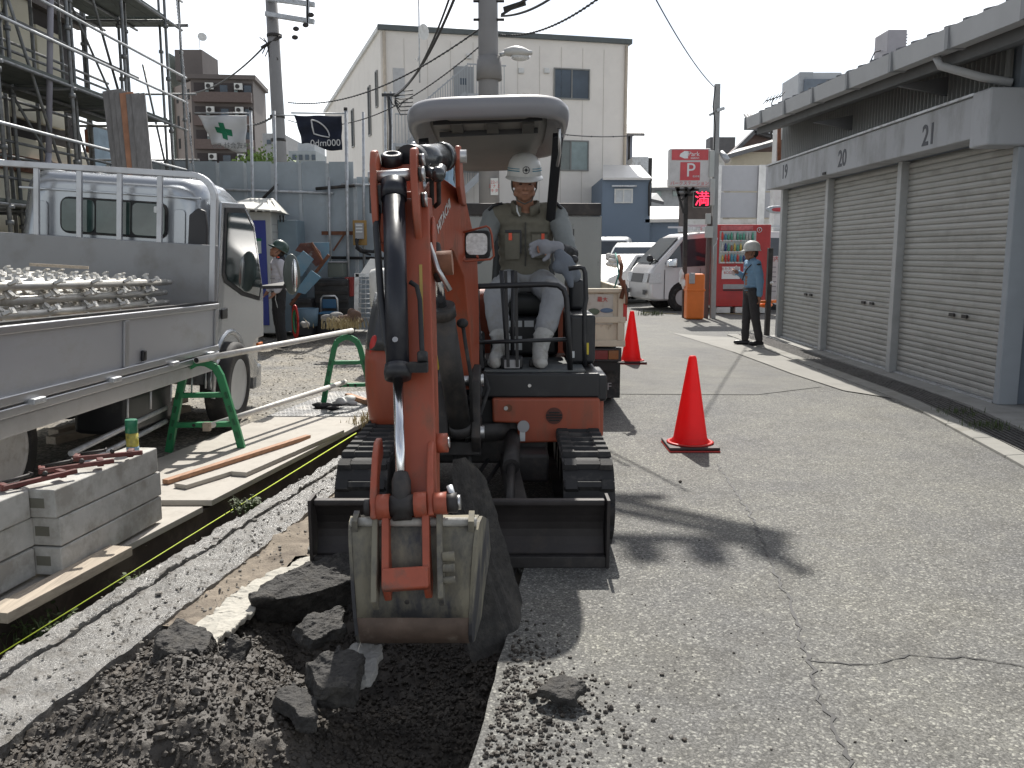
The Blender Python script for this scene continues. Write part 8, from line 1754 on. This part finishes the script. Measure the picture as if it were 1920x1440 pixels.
t = thing('blue_chair', 'blue plastic folding chair standing among dark gear', 'chair', P(615, 580, 15.3)); m = MB(); m.tube([P(602, 600, 15.3), P(602, 560, 15.3), P(606, 555, 15.3), P(628, 555, 15.3), P(632, 560, 15.3), P(634, 600, 15.3)], .018, 8); m.build('frame', STEEL, t); bxp('backrest', BC, t, 604, 631, 561, 578, 15.3, .03, .008); m = MB(); a, c = P(604, 585, 15.2), P(633, 585, 15.2); m.box(a.x, c.x, 14.9, 15.3, a.z - .02, a.z + .01); m.build('seat', BC, t, .008)
for s_ in (604, 630): m = MB(); m.tube([P(s_, 587, 14.95), P(s_, 612, 14.95)], .015, 8); m.build('leg', STEEL, t)
m = MB(); m.lathe([(.16, 0), (.19, .30), (.17, .30), (.14, .02)], P(577, 600, 14.9) - V(0, 0, .1), n=20); obj(m, 'bucket_pail', mat('pail_blue', (.11, .18, .24), .5), 'pale blue pail on its base left of the blue chair', 'pail')
for k, (px, py) in enumerate(((551, 596),)):
    t = thing('hose_reel', 'red and green hose reel at the worker’s feet', 'hose reel', G(px, 632)); c = P(px, 604, 14.2)
    for r, mt in ((.20, REDP), (.14, GREENP), (.17, REDP)): m = MB(); m.tube([c + V(.3 * r * math.cos(a), .1 - .3 * r * math.cos(a), r * 1.3 * math.sin(a)) for a in [6.283 * i / 20 for i in range(21)]], .018, 6); m.build('hose_ring', mt, t)
def bag(label, px, py, Y, r, mt, n=9): c = P(px, py, Y); blob(label, 'sack', (c.x, c.y, max(0, c.z)), r, n, mt, 'sack')
bag('pale grey sack lying left of the straw by the barrier pipe', 625, 612, 12.5, (.22, .12, .12), mat('sack_grey', (.24, .235, .23), .8))
bag('small white bag on the ground near the worker’s feet', 570, 614, 13.0, (.10, .08, .08), MATS['sack_grey'], 7)
bag('brown sack under the straw by the mesh cage', 655, 612, 12.3, (.22, .12, .14), mat('brown_sack', (.14, .09, .07), .9))
m = MB(); c = P(645, 612, 12.1); grass(m, (c.x, c.y, c.z - .02), 260, .16, .14); obj(m, 'straw', DRY, 'heap of yellow straw on the sacks behind the far green stand', 'straw')['kind'] = 'stuff'
t = thing('mesh_cage', 'galvanised wire mesh cage standing against the fence behind the digger', 'cage', P(690, 560, 12.6)); Yc = 12.6
m = MB()
for x in (667, 671): m.bar(P(x, 513, Yc), P(x - 1, 592, Yc), .03, .03, up=(0, 1, 0))
m.bar(P(667, 516, Yc), P(720, 516, Yc), .03, .05); m.build('frame', GALV, t)
m = MB()
for k in range(9): m.tube([P(669, 524 + k * 9, Yc), P(716, 524 + k * 9, Yc)], .006, 5)
for k in range(5): m.tube([P(677 + k * 9, 516, Yc), P(676 + k * 9, 590, Yc)], .005, 5)
m.build('mesh', GALV, t)
m = MB(); m.prism([P(676, 512, 13.2), P(694, 485, 13.2), P(716, 486, 13.2), P(716, 512, 13.2)], (0, .02, 0)); obj(m, 'white_sheet', mat('white_sheet_m', (.75, .76, .76), .6), 'white sheet leaning above the mesh cage', 'sheet')
m = MB(); m.lathe([(.15, 0), (.17, .1), (.17, .45), (.14, .5), (.05, .52)], P(718, 578, 11.5), n=20); obj(m, 'white_drum', WHITEW, 'white plastic drum half hidden behind the digger arm', 'drum')
m = MB(); m.prism([P(855, 318, 16.6), P(868, 335, 16.6), P(868, 470, 16.6), P(853, 470, 16.6)], (0, .04, 0)); obj(m, 'gate_leaf', WHITE, 'narrow white gate leaf standing right behind the digger boom', 'panel')
m = MB(); m.box(*sorted((P(845, 0, 16.4).x, P(849, 0, 16.4).x)), 16.4, 16.45, 0, P(847, 310, 16.4).z); obj(m, 'steel_post', DARKM, 'dark steel gate post left of the narrow white panel', 'post')
blob('bunched pale blue plastic sheet hanging on the dark gate post', 'plastic_sheet', P(842, 375, 16.3), (.12, .08, .5), 10, mat('plastic_blue', (.30, .45, .60), .3), 'sheet')
m = MB(); m.bar(P(800, 300, 17.5), P(840, 300, 17.5), .02, .4); 

# ------------------------------------------------------------------ parking corner: vending machine, sign, post, bin
VR = mat('vending_red', (.42, .018, .016), .35, coat=.4)
t = thing('vending_machine', 'red drinks vending machine with lit rows of bottles beside the post', 'vending machine', P(1390, 475, 21.5)); Yv = 21.5
a, c = P(1343, 421, Yv), P(1440, 575, Yv)
MB().box(a.x, c.x, Yv, Yv + .75, c.z, a.z).build('cabinet', VR, t, .02)
bxp('display', mat('display_light', (.42, .47, .46), .3, var=.15, scale=8), t, 1350, 1416, 433, 494, Yv - .02, .03, .006)
bxp('top_sign', mat('top_sign_pink', (.55, .14, .14), .4, var=.3, scale=10), t, 1352, 1412, 423, 431, Yv - .02, .02)
cols = [(.55, .06, .05), (.08, .28, .40), (.10, .35, .25), (.5, .5, .48), (.30, .12, .06), (.55, .42, .1), (.04, .06, .2)]
bm_ = [mat('bottle_%s' % n_, c_, .3) for n_, c_ in zip(('red', 'blue', 'green', 'white', 'brown', 'yellow', 'navy'), cols)]
for r_, y0_ in enumerate((450, 471, 491)):
    bxp('shelf', LBL, t, 1351, 1415, y0_, y0_ + 2.5, Yv - .06, .04)
    for k in range(11):
        p_ = P(1354.5 + k * 5.7, y0_, Yv - .045); m = MB(); h_ = random.uniform(.15, .2); m.lathe([(.026, 0), (.026, h_ * .7), (.012, h_ * .88), (.012, h_)], p_, n=8); m.build('bottle', random.choice(bm_[:4] if r_ == 0 else bm_), t)
        m = MB(); m.box(p_.x - .016, p_.x + .016, Yv - .068, Yv - .061, p_.z - .03, p_.z - .012); m.build('button', bm_[3 if (k + r_) % 3 else 0], t)
nt_ = bxp('notice', WHITE, t, 1354, 1387, 500, 523, Yv - .02, .02); q = P(1365, 508, Yv - .022); text('lettering', 'あたたか\nBOSS', .09, REDP, q, (1, 0, 0), (0, 0, 1), nt_, .001); bxp('picture', bm_[1], t, 1375, 1385, 504, 516, Yv - .03, .01)
bxp('take_out_flap', GREYP, t, 1356, 1396, 533, 542, Yv - .02, .02, .005); bxp('flap_slot', BLK, t, 1356, 1396, 543, 545, Yv - .02, .02)
q = P(1424, 431, Yv - .015); m = MB(); m.tube([q + V(.055 * math.cos(a_), 0, .055 * math.sin(a_)) for a_ in [6.283 * k / 18 for k in range(19)]], .008, 6); m.tube([q + V(0, 0, .03), q + V(0, 0, -.02)], .008, 6); m.build('power_mark', LBL, t)
for k in range(3): bxp('foot_block', WHITEW, t, 1345 + k * 34, 1369 + k * 34, 576, 587, Yv, .4, .01)
t = thing('poster_board', 'white notice panel with red heading right of the guard', 'notice board', P(1450, 500, 22.5)); bxp('panel', WHITEW, t, 1432, 1458, 480, 565, 22.5, .05); q = P(1446, 486, 22.49); text('lettering', 'ご案内', .14, REDP, q, (1, 0, 0), (0, 0, 1), t, .002)
for k in range(6): bxp('text_line', GREYP, t, 1435, 1455, 500 + k * 9, 502 + k * 9, 22.49, .012)
# sign post with boxes and cabinet
t = thing('sign_post', 'grey steel post carrying cables and junction boxes beside the vending machine', 'post', P(1342, 475, 20)); Yp = 20.0
a = P(1345, 158, Yp); m = MB(); m.bar((a.x - .0, Yp, a.z), (P(1340, 475, Yp).x, Yp, 0), .11, .13, up=(0, 1, 0)); m.build('post', mat('post_grey', (.33, .33, .325), .6, .2, var=.1), t)
m = MB(); m.bar((P(1329, 475, Yp).x, Yp + .05, P(1329, 405, Yp).z), (P(1328, 475, Yp).x, Yp + .05, 0), .09, .09, up=(0, 1, 0)); m.build('side_post', mat('post_brown', (.12, .09, .085), .6), t)
m = MB(); m.tube([P(1341, 162, Yp - .1), P(1337, 200, Yp - .1), P(1341, 235, Yp - .1), P(1338, 300, Yp - .1)], .014, 6); m.build('cable', BLACKR, t)
m = MB(); m.bar(P(1330, 216, Yp), P(1358, 203, Yp), .05, .05); m.bar(P(1344, 207, Yp - .1), P(1358, 203, Yp - .1), .09, .06); m.build('bracket', GALV, t)
for (x0, x1, y0, y1) in ((1331, 1339, 282, 332), (1324, 1333, 400, 420), (1323, 1337, 424, 446), (1332, 1340, 335, 385)): bxp('junction_box', LG, t, x0, x1, y0, y1, Yp - .14, .08, .01)
m = MB(); q = P(1352, 285, Yp - .1); m.lathe([(.05, 0), (.07, .15), (.07, .28)], q, (.4, -.5, -.7), 14); m.build('floodlight', GALV, t)
m = MB(); m.tube([P(1345, 446, Yp - .1), P(1343, 456, Yp - .12), P(1338, 462, Yp - .1), P(1337, 520, Yp - .05)], .012, 6); m.build('conduit', GALV, t)
# parking sign
t = thing('parking_sign', 'illuminated red and white parking sign with a big P on the post', 'sign', P(1294, 350, 20)); Ys = 19.9
bxp('box', mat('sign_white', (.60, .58, .57), .4), t, 1256, 1332, 278, 350, Ys, .25, .03)
SR = mat('sign_red', (.58, .075, .085), .4); bxp('red_top', SR, t, 1260, 1328, 280.5, 300, Ys - .012, .012); bxp('red_square', SR, t, 1276, 1312, 304, 338, Ys - .012, .012)
text('letter_p', 'P', .42, WHITE, P(1295, 320, Ys - .014), (1, 0, 0), (0, 0, 1), t, .003); text('lettering', 'パークステーション', .095, SR, P(1293, 344, Ys - .004), (1, 0, 0), (0, 0, 1), t, .002); text('lettering', 'Park', .14, WHITE, P(1301, 289, Ys - .015), (1, 0, 0), (.12, 0, 1), t, .002); text('lettering', 'station', .07, WHITE, P(1303, 296, Ys - .015), (1, 0, 0), (.12, 0, 1), t, .002); text('lettering', '駐車場', .05, WHITE, P(1305, 331, Ys - .016), (1, 0, 0), (0, 0, 1), t, .002)
m = MB(); m.prism([P(x, y, Ys - .014) for x, y in ((1274, 293), (1276, 288), (1284, 283), (1294, 284), (1290, 290), (1290, 297), (1283, 297), (1278, 295))], (0, -.003, 0)); m.build('car_mark', WHITE, t)
for (pa, pb) in (((1272, 350), (1272, 358)), ((1286, 350), (1286, 400)), ((1300, 350), (1300, 356)), ((1268, 356), (1310, 356)), ((1270, 366), (1305, 366)), ((1268, 350), (1282, 400)), ((1278, 375), (1300, 352))): m = MB(); m.bar(P(*pa, Ys + .15), P(*pb, Ys + .15), .05, .05, up=(0, 1, 0)); m.build('bracket', DARKM, t)
m = MB(); m.bar(P(1286, 350, 20.2), V(P(1286, 475, 20.2).x, 20.2, 0), .09, .09, up=(0, 1, 0)); m.build('support_post', DARKM, t)
t = thing('vacancy_sign', 'small black sign with a glowing red character under the parking sign', 'sign', P(1316, 390, 19.85)); bxp('box', BLK, t, 1302, 1331, 359, 388, 19.85, .12, .015); bxp('frame', LG, t, 1301, 1332, 358, 389, 19.9, .10, .02)
text('led_character', '満', .34, mat('led_red', (.9, .02, .05), .5, emit=(1.0, .03, .08), estr=2.2), P(1316.5, 374.5, 19.835), (1, 0, 0), (0, 0, 1), t, .003)
# orange bin and white bags
OR2 = mat('orange_plastic', (.72, .17, .025), .45, var=.06)
t = thing('orange_bin', 'tall orange plastic bin with a grey top standing by the post', 'bin', P(1302, 588, 20)); a, c = P(1286, 513, 19.8), P(1317, 586, 19.8)
MB().box(a.x, c.x, 19.6, 19.95, .0, a.z).build('body', OR2, t, .05); bxp('slot_cover', GREYP, t, 1293, 1303, 512, 532, 19.56, .05, .015); MB().box(a.x - .01, c.x + .01, 19.59, 19.96, .62, .68).build('waist', OR2, t, .02)
blob('white refuse bag tied on the left side of the orange bin', 'refuse_bag', P(1281, 540, 19.9), (.10, .08, .22), 8, WHITE, 'bag'); 
m = MB(); m.bar(P(1425, 566, 15.5), P(1458, 565, 15.5), .05, .05); m.ell(P(1436, 572, 15.6), (.12, .06, .05)); obj(m, 'orange_bar', OR2, 'orange plastic bar behind the guard at the garage corner', 'barrier bar')
t = thing('gate_post', 'dark grey square post at the far end of the garage', 'post', (4.5, 15.55, 0)); MB().box(4.45, 4.53, 15.42, 15.52, 0, 1.55).build('post', DARKM, t, .005); m = MB(); m.ell((4.51, 15.38, .95), (.03, .03, .03)); m.build('latch', STEEL, t)
t = thing('convex_mirror_sign', 'oval red and silver sign edge poking out beside garage number 19', 'sign', P(1455, 393, 17)); m = MB(); m.ell(P(1457, 393, 17), (.22, .03, .075), n=24); m.build('plate', GALV, t); m = MB(); m.ell(P(1460, 393, 16.98), (.14, .03, .04), n=20); m.build('red_centre', SR, t)
m = MB(); m.tube([P(1462, 394, 17.1), P(1470, 394, 17.1), P(1470, 475, 17.1)], .02, 6); m.build('arm', GALV, t)
